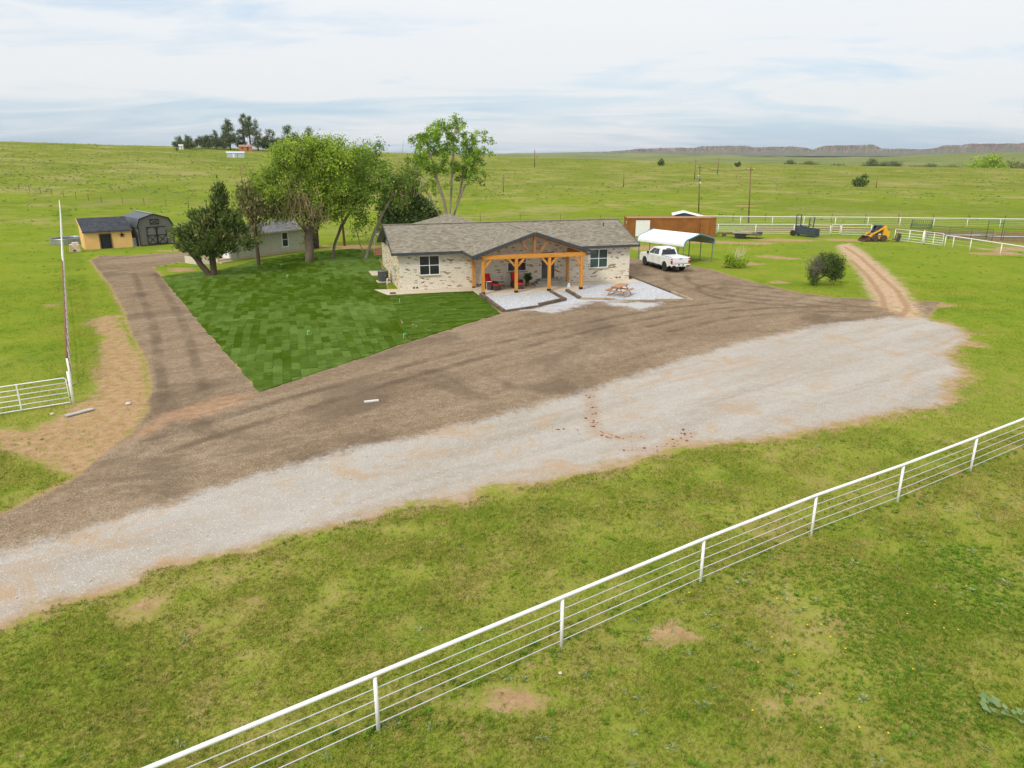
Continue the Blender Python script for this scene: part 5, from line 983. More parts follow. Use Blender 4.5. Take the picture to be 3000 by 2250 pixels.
def build_chute():
    MC = plain('blue_grey_steel', (0.060, 0.078, 0.095), 0.55, 0.2, var=0.25); c = thing('cattle_chute', 'dark grey steel cattle chute with two tall hoops standing before the white panels', 'cattle chute', (38.4, 97.2, 0), R(-50)); c.scale = (1.35, 1.3, 1.25); h = .82
    for y in (-.42, .42): MB().prism([(-1.05, .28), (1.05, .06), (1.05, .80), (.0, .88), (-1.05, 1.10)], y - .015, y + .015, 'y').build('side_panel', MC, c)
    fl = MB(); fl.poly([(-1.05, -.42, .30), (1.05, -.42, .08), (1.05, .42, .08), (-1.05, .42, .30)]); fl.build('floor', MC, c)
    for x, z, lean in ((-.95, 2.15, -.02), (.30, 1.95, .05)):
        MB().tube([(x, -.44, .1), (x + lean * 2, -.44, z), (x + lean * 2, .44, z), (x, .44, .1)], .055, 8).build('hoop', MC, c); MB().tube([(x + lean, -.46, 1.25), (x + .45, -.62, 1.3)], .025, 6).tube([(x + lean, -.46, 1.45), (x + .3, -.6, 1.15)], .02, 6).build('lever', MC, c)
    for x in (-.35, 1.0): MB().box((x, -.445, .60), (.06, .03, .75)).build('stiffener', MC, c)
    for y in (-.55, .55): w = MB().lathe([(.1, -.07), (.26, -.08), (.29, -.04), (.29, .04), (.26, .08), (.1, .07)], 18, (-1.15, y, .29), 'y').build('wheel', M_RUBBER, c)
    for z in (.32, .62): MB().box((0, -.45, z + .08), (2.0, .03, .05), 0, .06).build('side_rib', MC, c)
    MB().box((-.3, -.44, .72), (.1, .012, .07)).build('badge', plain('pale_badge', (0.5, 0.6, 0.55), 0.5), c)
build_chute()
# dark green pen panels and hay feeder
M_PENG = plain('dark_green_pipe', (0.030, 0.085, 0.055), 0.6, var=0.2)
pipe_fence('dark green pipe pen panels in the muddy corral behind the white gate', [(53.5, 96.0), (55.2, 94.2), (57.0, 92.6), (58.8, 91.2)], 1.45, [.3, .55, .8, 1.05, 1.25], name='pen_fence', pr_=.03, rr=.028, cable_r=.02, mat=M_PENG, cable_mat=M_PENG)
pipe_fence('dark green pen panels running to the right edge of the corral', [(61.0, 92.5), (64, 91.5), (67.2, 90.5), (70.5, 89.5)], 1.4, [.3, .6, .9, 1.15], name='pen_fence', pr_=.03, rr=.025, cable_r=.018, mat=M_PENG, cable_mat=M_PENG)
hf = thing('pen_gate_frame', 'tall green pipe gate frame in the muddy corral', 'gate frame', (60.5, 93.6, 0), -.5); MB().tube([(-.8, 0, 0), (-.8, 0, 2.3), (.8, 0, 2.3), (.8, 0, 0)], .04, 8).build('hoop', M_PENG, hf); MB().tube([(-.8, 0, 2.0), (.8, 0, 2.0)], .03, 6).build('crossbar', M_PENG, hf)
hf = thing('hay_feeder', 'dark green bar hay feeder ring standing in the back of the pens', 'hay feeder', (58.8, 107.6, 0))
MB().tube([(1.45 * math.cos(a), .8 * math.sin(a), .1) for a in np.linspace(0, 2 * math.pi, 31)], .03, 6, False).tube([(1.45 * math.cos(a), .8 * math.sin(a), .55) for a in np.linspace(0, 2 * math.pi, 31)], .03, 6, False).build('ring', M_PENG, hf)
for k in range(16): a = k * math.pi / 8; MB().tube([(1.45 * math.cos(a), .8 * math.sin(a), .1), (1.45 * math.cos(a) + .15, .8 * math.sin(a), 1.25)], .025, 6).build('slant_bar', M_PENG, hf)
for (x, y, a, b, w) in ((60.2, 98.3, 3.4, 1.0, .1), (64.5, 96.5, 2.6, .8, -.2), (68.5, 93.5, 3.2, 1.0, .1)):
    m = MB(); m.prism([(a * math.cos(q) * (1 + .2 * math.sin(3 * q + w)), b * math.sin(q) * (1 + .15 * math.cos(2 * q))) for q in np.linspace(0, 2 * math.pi, 24, endpoint=False)], -.03, .03, 'z'); wm_ = NT('puddle_water'); wm_.out((0.06, 0.05, 0.04), 0.04, spec=0.6); tag(m.build('puddle', wm_.m, None, (x, y, .03)), kind='structure')
# ------------------------------------------------------------------ utility poles
M_POLE = wood_mat('creosote_pole', (0.16, 0.085, 0.045), (0.27, 0.155, 0.085), (6, 6, .5))
def upole(label, x, y, h, r=.15, lean=(0, 0), arm=True, gear=True, name='utility_pole'):
    c = thing(name, label, 'pole', (x, y, TZ(x, y))); MB().tube([(0, 0, -.3), (lean[0], lean[1], h)], [r, r * .68], 10).build('shaft', M_POLE, c, smooth=True)
    if arm: MB().box((lean[0], -.12, h - .45), (1.0, .09, .10)).build('crossarm', M_POLE, c); [MB().lathe([(.03, 0), (.06, .05), (.04, .14)], 8, (lean[0] + s * .42, -.12, h - .40)).build('insulator', M_WHITE, c) for s in (-1, 1)]
    if gear: MB().lathe([(.02, 0), (.22, .05), (.24, .1), (.24, .6), (.2, .68)], 14, (lean[0] * .7 - .25, -.2, h * .70)).build('transformer', M_GALV, c); MB().box((lean[0] * .62 + .05, -.25, h * .63), (.16, .3, .25)).build('yard_light', M_WHITE, c)
    return c
upole('wooden utility pole with transformer and lamp rising behind the carport and blue shed', 34.1, 137.5, 8.4, .12, (-.40, 0))
upole('bare wooden utility pole standing at the white back fence', 36.85, 116.75, 8.4, .115, (-.45, 0), True, False)
upole('slim dark post on the pasture skyline right of the tall cottonwood', 9.7, 329.9, 7.2, .22, (0, 0), False, False)
upole('short dark post in the pasture between cottonwood and utility poles', 31.5, 215.0, 4.3, .14, (0, 0), False, False)
upole('thin post in the far pasture behind the lone bush', 102.5, 214, 3.2, .13, (0, 0), False, False)
upole('wooden pole on the slope left of the big elm', -56.5, 160, 7.3, .14, (-.3, 0), False, False)
upole('dark wooden meter pole among the tree trunks behind the lawn', -19.6, 87.0, 5.5, .15, (-.15, 0), False, False)
upole('small pole in the pasture just right of the tall cottonwood', -2.2, 190, 4.5, .12, (.1, 0), False, False)
upole('distant power pole behind the transformer pole in the far pasture', 61, 255, 6.5, .15, (0, 0), True, False)
upole('distant thin pole right of the transformer pole in the far pasture', 78, 290, 6.5, .15, (0, 0), False, False)
def wires(label, a, b, sag, n=2):
    c = thing('power_line', label, 'power line', a); d = Vector(b) - Vector(a)
    for k in range(n):
        o = Vector((.42 * (2 * k - 1) if n == 2 else 0, 0, 0)); MB().tube([d * f + o - Vector((0, 0, sag * 4 * f * (1 - f))) for f in np.linspace(0, 1, 13)], .018, 4).build('wire', M_BLACK, c)
wires('sagging wires between the transformer pole and the bare pole at the white fence', (33.7, 137.4, 8.05), (36.4, 116.6, 8.05), .5)
wires('long sagging wires from the transformer pole to a far pasture pole', (33.7, 137.6, 8.05), (61, 255, TZ(61, 255) + 6.2), 2.2)
# ------------------------------------------------------------------ yard things
def build_picnic():
    MW = wood_mat('picnic_redwood', (0.34, 0.155, 0.065), (0.50, 0.26, 0.12), (1, 8, 8)); x, y = 8.14, 55.2; c = thing('picnic_table', 'wooden picnic table with attached benches on the white rock bed', 'picnic table', (x, y, .055), R(59.3)); L = 1.85
    for k in range(5): MB().box((0, -.30 + k * .15, .74), (L, .14, .038)).build('top_plank', MW, c, bevel=.005)
    for s in (-1, 1):
        for k in (0, 1): MB().box((0, s * (.63 + k * .15), .44), (L, .14, .038)).build('seat_plank', MW, c, bevel=.005)
        xx = s * .62
        for q in (-1, 1): MB().bar((xx, q * .72, .0), (xx, q * .22, .72), .04, .10, (1, 0, 0)).build('leg', MW, c)
        MB().box((xx + .045 * s, 0, .40), (.04, 1.55, .09)).build('seat_brace', MW, c); MB().box((xx + .045 * s, 0, .70), (.04, .70, .08)).build('top_brace', MW, c); MB().bar((xx, 0, .40), (s * .1, 0, .70), .08, .035).build('diagonal_brace', MW, c)
build_picnic()
M_RED = plain('red_cushion', (0.52, 0.015, 0.022), 0.85, var=0.2, scale=4); M_WICK = plain('brown_wicker', (0.075, 0.052, 0.042), 0.8, var=0.4, scale=20)
def recliner(label, u, v, rz):
    p = hw(u, v, .09); c = thing('patio_recliner', label, 'chair', p, HA + rz, 'red cushioned chairs on the porch')     # faces -y
    for s in (-1, 1): MB().prism([(-.42, .04), (.36, .04), (.42, .30), (.30, .58), (-.25, .62), (-.45, .45)], s * .37 - .05, s * .37 + .05, 'x').build('arm', M_WICK, c, bevel=.03)
    MB().box((0, 0, .22), (.66, .74, .22)).build('base', M_WICK, c, bevel=.03); MB().box((0, -.05, .40), (.60, .66, .13)).build('seat_cushion', M_RED, c, bevel=.04)
    b = MB(); b.M = Matrix.Translation((0, .42, .78)) @ Matrix.Rotation(R(-22), 4, 'X'); b.box((0, 0, 0), (.60, .14, .82)); b.build('back_cushion', M_RED, c, bevel=.05)
    b = MB(); b.M = Matrix.Translation((0, .50, .72)) @ Matrix.Rotation(R(-22), 4, 'X'); b.box((0, 0, 0), (.66, .05, .86)); b.build('back_frame', M_WICK, c)
    MB().box((0, -.68, .20), (.56, .42, .36)).build('footrest', M_WICK, c, bevel=.02); MB().box((0, -.68, .42), (.54, .44, .09)).build('footrest_cushion', plain('faded_red_cushion', (0.62, 0.045, 0.03), 0.85, var=0.15), c, bevel=.03)
recliner('red cushioned wicker recliner near the left porch post, turned toward the gravel', 6.95, -1.35, R(28)); recliner('red cushioned wicker recliner half hidden behind the second porch post', 9.1, -1.25, R(2))
p = hw(7.85, -.95, .09); c = thing('side_table', 'small black glass-topped side table between the two red chairs', 'table', p, HA)
for sx in (-1, 1):
    for sy in (-1, 1): MB().tube([(sx * .26, sy * .22, 0), (sx * .2, sy * .17, .25), (sx * .24, sy * .2, .46)], .015, 6).build('leg', M_BLACK, c)
MB().box((0, 0, .475), (.56, .48, .02)).build('top', glass_mat('table_glass', (0.05, 0.06, 0.06), .1), c, bevel=.008); MB().tube([(.26 * math.cos(a), .22 * math.sin(a), .17) for a in np.linspace(0, 6.283, 17)], .012, 5, False).build('ring', M_BLACK, c)
def leaf_mat(name, cols, rough=0.6, trans=0.35):
    t = NT(name); a = t.attr('tint').outputs['Fac']; c = t.ramp(a, cols); b = t.n('ShaderNodeBsdfPrincipled', {'Base Color': c, 'Roughness': rough, 'Specular IOR Level': 0.25}); tr = t.n('ShaderNodeBsdfTranslucent', {'Color': t.mix(1.0, c, (1.0, 1.0, 0.55), 'MULTIPLY')}); m = t.n('ShaderNodeMixShader', {0: trans, 1: b.outputs[0], 2: tr.outputs[0]}); o = t.n('ShaderNodeOutputMaterial'); t.t.links.new(m.outputs[0], o.inputs[0]); return t.m
M_FERN = leaf_mat('fern_leaf', [(0.1, (0.018, 0.045, 0.012)), (0.5, (0.035, 0.10, 0.018)), (0.9, (0.075, 0.16, 0.03))])
p = hw(10.15, -.80, .09); c = thing('potted_fern', 'bushy green potted fern beside the porch steps', 'plant', p, 0)
MB().lathe([(.13, 0), (.19, .30), (.20, .32), (.17, .31)], 14).build('pot', plain('brown_pot', (0.20, 0.10, 0.05), 0.7), c)
V, F, T_ = [], [], []
for k in range(46):
    a = random.uniform(0, 6.283); up = random.uniform(.25, 1.0); reach = random.uniform(.25, .6) * (1.25 - up * .5); pts = [(0, 0, .3)]
    for j in range(1, 7): s = j / 6; pts.append((math.cos(a) * reach * s, math.sin(a) * reach * s, .3 + up * .85 * math.sin(s * 2.0) - .15 * s * s))
    for j in range(6):
        P, Q = Vector(pts[j]), Vector(pts[j + 1]); sd_ = Vector((-math.sin(a), math.cos(a), 0)) * (.09 * math.sin((j + .7) / 6.6 * math.pi) + .015); i = len(V); V += [tuple(P - sd_), tuple(P + sd_), tuple(Q + sd_ * .8), tuple(Q - sd_ * .8)]; F.append((i, i + 1, i + 2, i + 3)); T_ += [random.random()] * 4
link('fronds', big_mesh('fronds', np.array(V), np.array(F), M_FERN, {'tint': np.array(T_)}), c)
# air conditioner, swing, small bits
c = thing('air_conditioner', 'grey outdoor air conditioner on a pad by the left house wall', 'air conditioner', hw(-.72, 4.9, .0), HA); M_AC = plain('ac_grey', (0.17, 0.175, 0.18), 0.55, 0.2, var=0.1)
MB().box((0, 0, .05), (1.1, 1.1, .12)).build('pad', M_CONC, c); MB().lathe([(.38, .12), (.40, .16), (.40, .92), (.37, .97)], 28).build('casing', plain('ac_dark_core', (0.07, 0.072, 0.075), 0.6), c)
for k in range(40): a = k * math.pi / 20; MB().bar((.42 * math.cos(a), .42 * math.sin(a), .14), (.42 * math.cos(a), .42 * math.sin(a), .94), .02, .03, (math.cos(a), math.sin(a), 0)).build('louver', M_AC, c)
MB().lathe([(.43, .92), (.44, .96), (.41, 1.0), (.2, 1.02), (.2, .99), (.36, .97)], 28).build('top_cap', M_AC, c); MB().box((.12, -.43, .6), (.08, .02, .08)).build('badge', plain('copper_badge', (0.4, 0.2, 0.1), .5), c)
MB().tube([(.4, .1, .3), (.62, .12, .35), (.70, .1, .9)], .025, 6).build('refrigerant_line', plain('yellow_tape_line', (0.55, 0.42, 0.08), .6), c)
o = MB().tube([(0, 0, 0), (0, 0, .38)], .05, 10).tube([(0, 0, .38), (.10, 0, .42)], .055, 10).build('cleanout_pipe', M_WHITE, None, hw(-.55, 3.75, .05)); tag(o, 'short white plastic pipe standing beside the air conditioner', 'pipe')
o = MB().box((0, 0, .05), (.42, .34, .1), .3).build('paving_block', plain('brown_block', (0.16, 0.09, 0.06), 0.9, var=.3), None, hw(-.75, -1.05, .075)); tag(o, 'brown block lying on the front left corner of the walkway', 'block')
c = thing('porch_swing', 'reddish slatted porch swing hanging behind the left end of the house', 'swing', (-13.25, 75.4, 0), R(12)); MW = wood_mat('swing_redwood', (0.26, 0.105, 0.055), (0.42, 0.19, 0.10), (1, 8, 8))
for k in range(5): MB().box((0, -.24 + k * .12, .50 + .0), (1.6, .10, .03)).build('seat_slat', MW, c)
for k in range(4): MB().box((0, .30 + k * .05, .62 + k * .13), (1.6, .03, .11), 0, 0, R(-20)).build('back_slat', MW, c)
for s in (-1, 1):
    MB().box((s * .80, 0, .68), (.06, .62, .05)).box((s * .80, -.25, .58), (.05, .05, .2)).box((s * .80, .30, .7), (.05, .05, .45)).build('arm', MW, c); MB().tube([(s * .80, -.25, .68), (s * .45, 0, 3.35)], .012, 5).tube([(s * .80, .35, .8), (s * .45, 0, 3.35)], .012, 5).build('rope', M_CABLE, c)
MB().box((0, 0, .46), (1.5, .06, .05)).build('rail', MW, c)
o = MB().box((0, 0, .12), (.26, .16, .24), .3, taper=.6).box((0.02, 0, .27), (.16, .04, .12)).build('paper_bag', plain('white_blue_bag', (0.62, 0.72, 0.80), 0.7, var=.15), None, hw(13.15, -2.2, .09)); tag(o, 'small white and blue bag standing near the right porch post', 'bag')
o = MB().tube([(0, 0, 0), (0, 0, .92)], .018, 6).box((.18, 0, .93), (.42, .03, .03)).build('yard_hook', M_WHITE, None, hw(6.1, -3.2, .09)); tag(o, 'thin white stake with crossbar beside the left front porch post', 'stake')
o = MB().box((0, 0, .03), (.62, .16, .05), .35).build('board', plain('pale_board', (0.62, 0.60, 0.58), .7, var=.1), None, (-6.1, 30.2, .03)); tag(o, 'short white board lying alone on the brown gravel drive', 'board')
o = MB().box((0, 0, .03), (1.1, .26, .05), .95).build('plank', plain('grey_plank', (0.42, 0.39, 0.36), .85, var=.2), None, (-17.95, 28.75, .03)); tag(o, 'grey plank lying in the dirt below the white gate post', 'plank')
for k, (x, y, s, lab) in enumerate([(-16.5, 29.9, .13, 'pale stone on the bare dirt beside the gravel drive'), (-19.0, 28.6, .09, 'small tan stone in the grass under the white gate'), (1.0, 12.75, .045, 'small white stone by the foot of the nearest central fence post')]):
    st = MB(); st.lathe([(s * .6, 0), (s, s * .3), (s * .7, s * .7), (s * .2, s * .8)], 9); o = st.build('stone', plain('pale_stone', (0.55, 0.48, 0.40), .9, var=.2), None, (x, y, .01)); tag(o, lab, 'stone')
for k, (px, lab) in enumerate([((-21.9, 69.8), 'bright green marker flag in the sod right of the thin trunk below the cottage'), ((-19.4, 63.2), 'bright green marker flag in mid lawn below the elm trunk'), ((-12.1, 42.4), 'bright green marker flag low in the lawn centre'), ((-6.3, 41.6), 'bright green marker flag near the drive edge of the lawn'), ((-13.2, 73.6), 'bright green marker flag in front of the porch swing'), ((-8.1, 52.3), 'bright green marker flag just below the front walkway')]):
    c = thing('marker_flag', lab, 'flag', (*px, .05), .3 * k, 'green marker flags in the new sod'); MB().tube([(0, 0, 0), (0, 0, .28)], .008, 5).build('stake', M_WHITE, c); MB().box((.07, 0, .24), (.14, .012, .10)).build('pennant', plain('neon_green_%d' % k, (0.08, 0.75, 0.22), .6), c)
# ------------------------------------------------------------------ trees and shrubs
M_BARK = wood_mat('grey_brown_bark', (0.115, 0.082, 0.058), (0.23, 0.18, 0.135), (6, 6, 1.2), .95)
M_BARKL = wood_mat('pale_bark', (0.22, 0.17, 0.12), (0.36, 0.30, 0.23), (6, 6, 1.2), .95)
M_BARKD = wood_mat('dark_bark', (0.055, 0.038, 0.027), (0.12, 0.085, 0.06), (6, 6, 1.2), .95)
M_TWIG = wood_mat('dry_twigs', (0.30, 0.21, 0.115), (0.45, 0.34, 0.20), (6, 6, 1.2), .95)
M_LELM = leaf_mat('elm_leaves', [(0.0, (0.093, 0.133, 0.024)), (0.35, (0.208, 0.303, 0.035)), (0.65, (0.352, 0.484, 0.050)), (1.0, (0.536, 0.689, 0.082))])
M_LCOT = leaf_mat('cottonwood_leaves', [(0.0, (0.090, 0.155, 0.020)), (0.4, (0.200, 0.333, 0.034)), (0.7, (0.299, 0.462, 0.048)), (1.0, (0.451, 0.584, 0.103))])
M_LCOT2 = leaf_mat('shade_tree_leaves', [(0.0, (0.069, 0.131, 0.018)), (0.4, (0.144, 0.250, 0.025)), (0.7, (0.219, 0.344, 0.037)), (1.0, (0.338, 0.450, 0.075))])
M_LJUN = leaf_mat('juniper_sprays', [(0.0, (0.041, 0.069, 0.018)), (0.4, (0.098, 0.144, 0.030)), (0.75, (0.161, 0.213, 0.046)), (0.92, (0.201, 0.213, 0.063)), (1.0, (0.276, 0.218, 0.103))], trans=.2)
M_LBSH = leaf_mat('bush_leaves', [(0.0, (0.045, 0.075, 0.018)), (0.5, (0.095, 0.150, 0.030)), (1.0, (0.17, 0.25, 0.05))], trans=.3)
M_LDRK = leaf_mat('dark_juniper_sprays', [(0.0, (0.041, 0.069, 0.024)), (0.5, (0.103, 0.159, 0.041)), (1.0, (0.214, 0.276, 0.069))], trans=.1)
M_LBRN = leaf_mat('half_dead_sprays', [(0.0, (0.088, 0.112, 0.035)), (0.4, (0.169, 0.194, 0.056)), (0.7, (0.263, 0.237, 0.094)), (1.0, (0.400, 0.300, 0.150))], trans=.2)
M_LHILL = leaf_mat('far_tree_leaves', [(0.0, (0.057, 0.087, 0.041)), (0.5, (0.117, 0.161, 0.062)), (0.85, (0.207, 0.246, 0.099)), (1.0, (0.336, 0.298, 0.182))], trans=.1)
M_LYEL = leaf_mat('yellow_green_leaves', [(0.0, (0.162, 0.243, 0.019)), (0.5, (0.340, 0.470, 0.035)), (1.0, (0.551, 0.680, 0.073))])
M_LSAGE = leaf_mat('sage_leaves', [(0.0, (0.176, 0.219, 0.087)), (0.5, (0.279, 0.351, 0.123)), (1.0, (0.453, 0.512, 0.219))], trans=.2)
def sample_blobs(blobs, y0, n, depth=1.0, shell=.45):
    vol = np.array([b[2] ** 2 * b[3] for b in blobs]); pick = RNG.choice(len(blobs), n, p=vol / vol.sum()); d = RNG.normal(size=(n, 3)); d /= np.linalg.norm(d, axis=1)[:, None]; d *= RNG.random(n)[:, None] ** shell
    B = np.array([b[:4] for b in blobs])[pick]
    return np.stack([B[:, 0] + d[:, 0] * B[:, 2], y0 + d[:, 1] * B[:, 2] * depth, np.maximum(.25, B[:, 1] + d[:, 2] * B[:, 3])], 1)
def leaves(att, per, rc, size, elong=1.0, flat=1.0, sway=None, droop=0.0, axis=None):
    n = len(att) * per; tint_c = np.repeat(RNG.normal(0, .17, len(att)), per); C_ = np.repeat(att, per, 0); off = RNG.normal(size=(n, 3)) * rc; off[:, 2] *= flat
    if sway is not None: off += np.repeat(RNG.random((len(att), per)).ravel()[:, None], 1, 1) * np.array(sway)
    P = C_ + off; P[:, 2] = np.maximum(P[:, 2], .08); a = RNG.normal(size=(n, 3))
    if axis is not None:
        o = P - np.array(axis); o[:, 2] = o[:, 2] * .4 + 1.0; o /= np.linalg.norm(o, axis=1)[:, None] + 1e-6; a = o + a * .45
    a /= np.linalg.norm(a, axis=1)[:, None]; b = np.cross(a, RNG.normal(size=(n, 3))); b /= np.linalg.norm(b, axis=1)[:, None]
    s = size * (.6 + .8 * RNG.random(n))[:, None]; V = np.stack([P - a * s * .5 * elong, P + b * s * .33, P + a * s * .5 * elong, P - b * s * .33], 1).reshape(-1, 3)
    F = np.arange(n * 4).reshape(n, 4); t = np.clip(.48 + tint_c + RNG.normal(0, .17, n), 0, 1); return V, F, np.repeat(t, 4)
def skeleton(trunks, att, r0, parent, mat, bend=.12, rmin=.018, up=.15, keep=None):
    """limbs grown from the trunk lines out to every leaf clump, thick where many clumps hang on them"""
    N, Par = [], []
    for tr in trunks:
        prev = -1
        for a, b in zip(tr, tr[1:]):
            a, b = Vector(a), Vector(b); k = max(1, int((b - a).length / .5))
            for j in range(k + (1 if b == Vector(tr[-1]) else 0)):
                p = a.lerp(b, j / k)
                if prev >= 0: p = p + Vector((random.uniform(-1, 1), random.uniform(-1, 1), 0)) * r0 * .18
                N.append(p); Par.append(prev); prev = len(N) - 1
    tops = [Vector(t[-1]) for t in trunks]; order = sorted(range(len(att)), key=lambda i: min((Vector(att[i]) - t).length for t in tops)); ends = []; A_ = np.array([tuple(p) for p in N]); low = min(p.z for p in tops) * .55
    pos = [tuple(p) for p in N]
    for i in order:
        q = np.array(att[i]); A_ = np.array(pos); d = np.linalg.norm(A_ - q, axis=1); pen = np.where(A_[:, 2] > q[2] + .2, (A_[:, 2] - q[2]) * .8, 0) + np.where(A_[:, 2] < min(low, q[2] * .6), 3.0, 0); j = int(np.argmin(d + pen)); p0 = Vector(pos[j]); p1 = Vector(att[i]); L = (p1 - p0).length; k = max(1, int(L / .7)); prev = j
        for m in range(1, k + 1):
            f = m / k; p = p0.lerp(p1, f) + Vector((random.uniform(-1, 1), random.uniform(-1, 1), random.uniform(-.4, 1))) * bend * math.sin(f * math.pi) * min(L, 2.5) - Vector((0, 0, up * L * .3 * math.sin(f * math.pi)))
            pos.append(tuple(p)); Par.append(prev); prev = len(pos) - 1
        ends.append(prev)
    cnt = [0.0] * len(pos)
    for e in ends:
        while e >= 0: cnt[e] += 1; e = Par[e]
    tot = max(cnt) or 1; rad = [max(rmin, r0 * (c / tot) ** .5) for c in cnt]; nt = sum(max(1, 0) for _ in range(0))
    mb = MB(); kids = {}
    for i, p in enumerate(Par): kids.setdefault(p, []).append(i)
    main = {p: max(c, key=lambda i: cnt[i]) for p, c in kids.items() if p >= 0}
    for i, p in enumerate(Par):                       # one unbroken tube along every limb
        if p >= 0 and main.get(p) == i: continue
        ch = ([p] if p >= 0 else []) + [i]
        while ch[-1] in main: ch.append(main[ch[-1]])
        if len(ch) < 2: continue
        rs = [rad[q] for q in ch]
        if p >= 0: rs[0] = min(rad[p], rad[i] * 1.3)
        mb.tube([pos[q] for q in ch], rs, 9 if rs[0] > .1 else (6 if rs[0] > .05 else 4), False)
    return mb.build('trunk', mat, parent, smooth=True, fix=False)
def tree(name, label, trunks, blobs, y0, n, per, rc, size, leaf, bark, r0, cat='tree', group=None, depth=.95, twigs=None, **k):
    b = trunks[0][0]; c = thing(name, label, cat, (b[0], b[1], 0), 0, group); att = sample_blobs(blobs, y0, n, depth, k.pop('shell', .45)); o = np.array([b[0], b[1], 0.])
    sk = {q: k.pop(q) for q in ('bend', 'rmin', 'up') if q in k}; skeleton([[tuple(np.array(p) - o) for p in t] for t in trunks], [tuple(a - o) for a in att], r0, c, bark, **sk)
    ax = k.pop('axis', None); V, F, T_ = leaves(att - o, per, rc, size, axis=(0, 0, ax) if ax is not None else None, **k); link('crown', big_mesh('crown', V, F, leaf, {'tint': T_}), c)
    return c
def twig_spray(parent, origin, centre, rad, n, mat, length=(.8, 1.8), r=.02, dirn=(0, 0, 1), spread=.5, name='dead_twigs'):
    mb = MB(); o = Vector(origin)
    for _ in range(n):
        s = Vector((centre[0] + random.gauss(0, rad[0]), centre[1] + random.gauss(0, rad[1]), centre[2] + random.gauss(0, rad[2]))); d = (Vector(dirn) + Vector([random.gauss(0, spread) for _ in range(3)])).normalized(); L = random.uniform(*length); m = s + d * L * .5 + Vector([random.gauss(0, .08) for _ in range(3)]); mb.tube([s - o, m - o, s + d * L - o], [r, r * .7, r * .3], 4, False)
    tag(mb.build(name, mat, parent, fix=False), kind='stuff')
tree('juniper_tree', 'dark green windblown juniper at the left corner of the sod lawn', [[(-26.4, 64.95, -.1), (-26.3, 64.95, 1.6), (-26.0, 65, 4.2), (-25.6, 65, 6.4)], [(-26.7, 64.9, -.1), (-27.6, 64.8, 1.4), (-28.4, 64.8, 2.6)]], [(-25.5, 6.0, .9, 1.2), (-25.3, 7.3, .4, .7), (-26.9, 4.9, 1.2, .8), (-27.6, 3.9, 1.3, .6), (-24.7, 4.5, 1.3, .9), (-24.2, 5.2, .7, .5), (-29.0, 3.8, .9, .45), (-28.6, 2.8, 1.2, .6), (-26.0, 3.3, 1.6, .7), (-26.6, 2.2, 2.3, .5), (-23.6, 2.8, 1.3, .4), (-23.9, 3.6, 1.0, .4)], 65, 215, 62, .21, .16, M_LJUN, M_BARKD, .28, axis=1.0, sway=(.25, 0, .3), elong=2.3, up=-.1, shell=.6)
c = tree('thin_tree', 'slender half-dead tree with brown foliage standing before the tan cottage', [[(-24.4, 71.04, -.1), (-24.4, 71.0, 2.5), (-24.6, 71.0, 5.2), (-24.9, 71, 7.6)]], [(-24.6, 6.0, 1.1, 1.5), (-23.0, 5.5, 1.2, 1.1), (-24.4, 4.3, 1.0, .5), (-25.0, 3.0, 1.1, .4)], 71, 75, 42, .34, .2, M_LBRN, M_BARKD, .17, axis=2.0, elong=1.6, up=-.1)
twig_spray(c, (-24.4, 71.04, 0), (-23.6, 71, 4.9), (.6, .4, .4), 45, M_BARK, (.8, 1.7), .022, (.55, 0, .9), .3)
c = tree('elm_tree', 'large spreading elm with olive green crown behind the middle of the lawn', [[(-20.25, 73.5, -.2), (-20.1, 73.5, 1.3), (-20.0, 73.5, 3.4), (-19.6, 73.6, 6.0), (-19.2, 73.6, 8.5)], [(-20.0, 73.5, 3.0), (-21.5, 73.2, 5.4), (-22.8, 73.0, 7.2)], [(-20.0, 73.5, 3.2), (-18.2, 74.0, 5.2), (-17.0, 74.2, 8.0)]], [(-19.7, 9.6, 3.5, 2.0), (-22.6, 7.8, 2.3, 2.1), (-17.1, 9.2, 2.6, 2.2), (-20.9, 6.7, 3.7, 2.5), (-17.4, 6.3, 2.6, 2.3), (-23.9, 5.8, 1.5, 1.7), (-24.4, 7.4, 1.5, 1.4), (-22.8, 4.6, 1.5, 1.0), (-20.2, 4.6, 2.4, 1.2), (-18.5, 10.6, 2.2, 1.1), (-20.0, 2.3, .7, 1.1)], 73.5, 430, 140, .34, .155, M_LELM, M_BARK, .42, elong=1.2, sway=(.35, 0, .45), depth=1.0)
twig_spray(c, (-20.25, 73.5, 0), (-20.3, 70.9, 5.2), (.9, .4, 1.0), 120, M_TWIG, (.9, 2.2), .026, (-.15, -.1, 1), .4); twig_spray(c, (-20.25, 73.5, 0), (-18.6, 71.3, 4.6), (.6, .4, .7), 60, M_TWIG, (.7, 1.7), .024, (.3, -.1, .9), .4)
tree('elm_tree', 'darker tree whose stout trunk stands just behind the big elm', [[(-22.4, 84.7, -.2), (-22.3, 84.6, 2), (-21.6, 84.4, 5.5), (-21.0, 84.4, 8.0)]], [(-20.5, 8.2, 2.8, 2.2), (-17.5, 8.8, 2.6, 2.2), (-23.0, 6.8, 2.4, 1.8), (-16.3, 10.2, 1.6, 1.3)], 84.4, 190, 110, .45, .2, M_LELM, M_BARKD, .4)
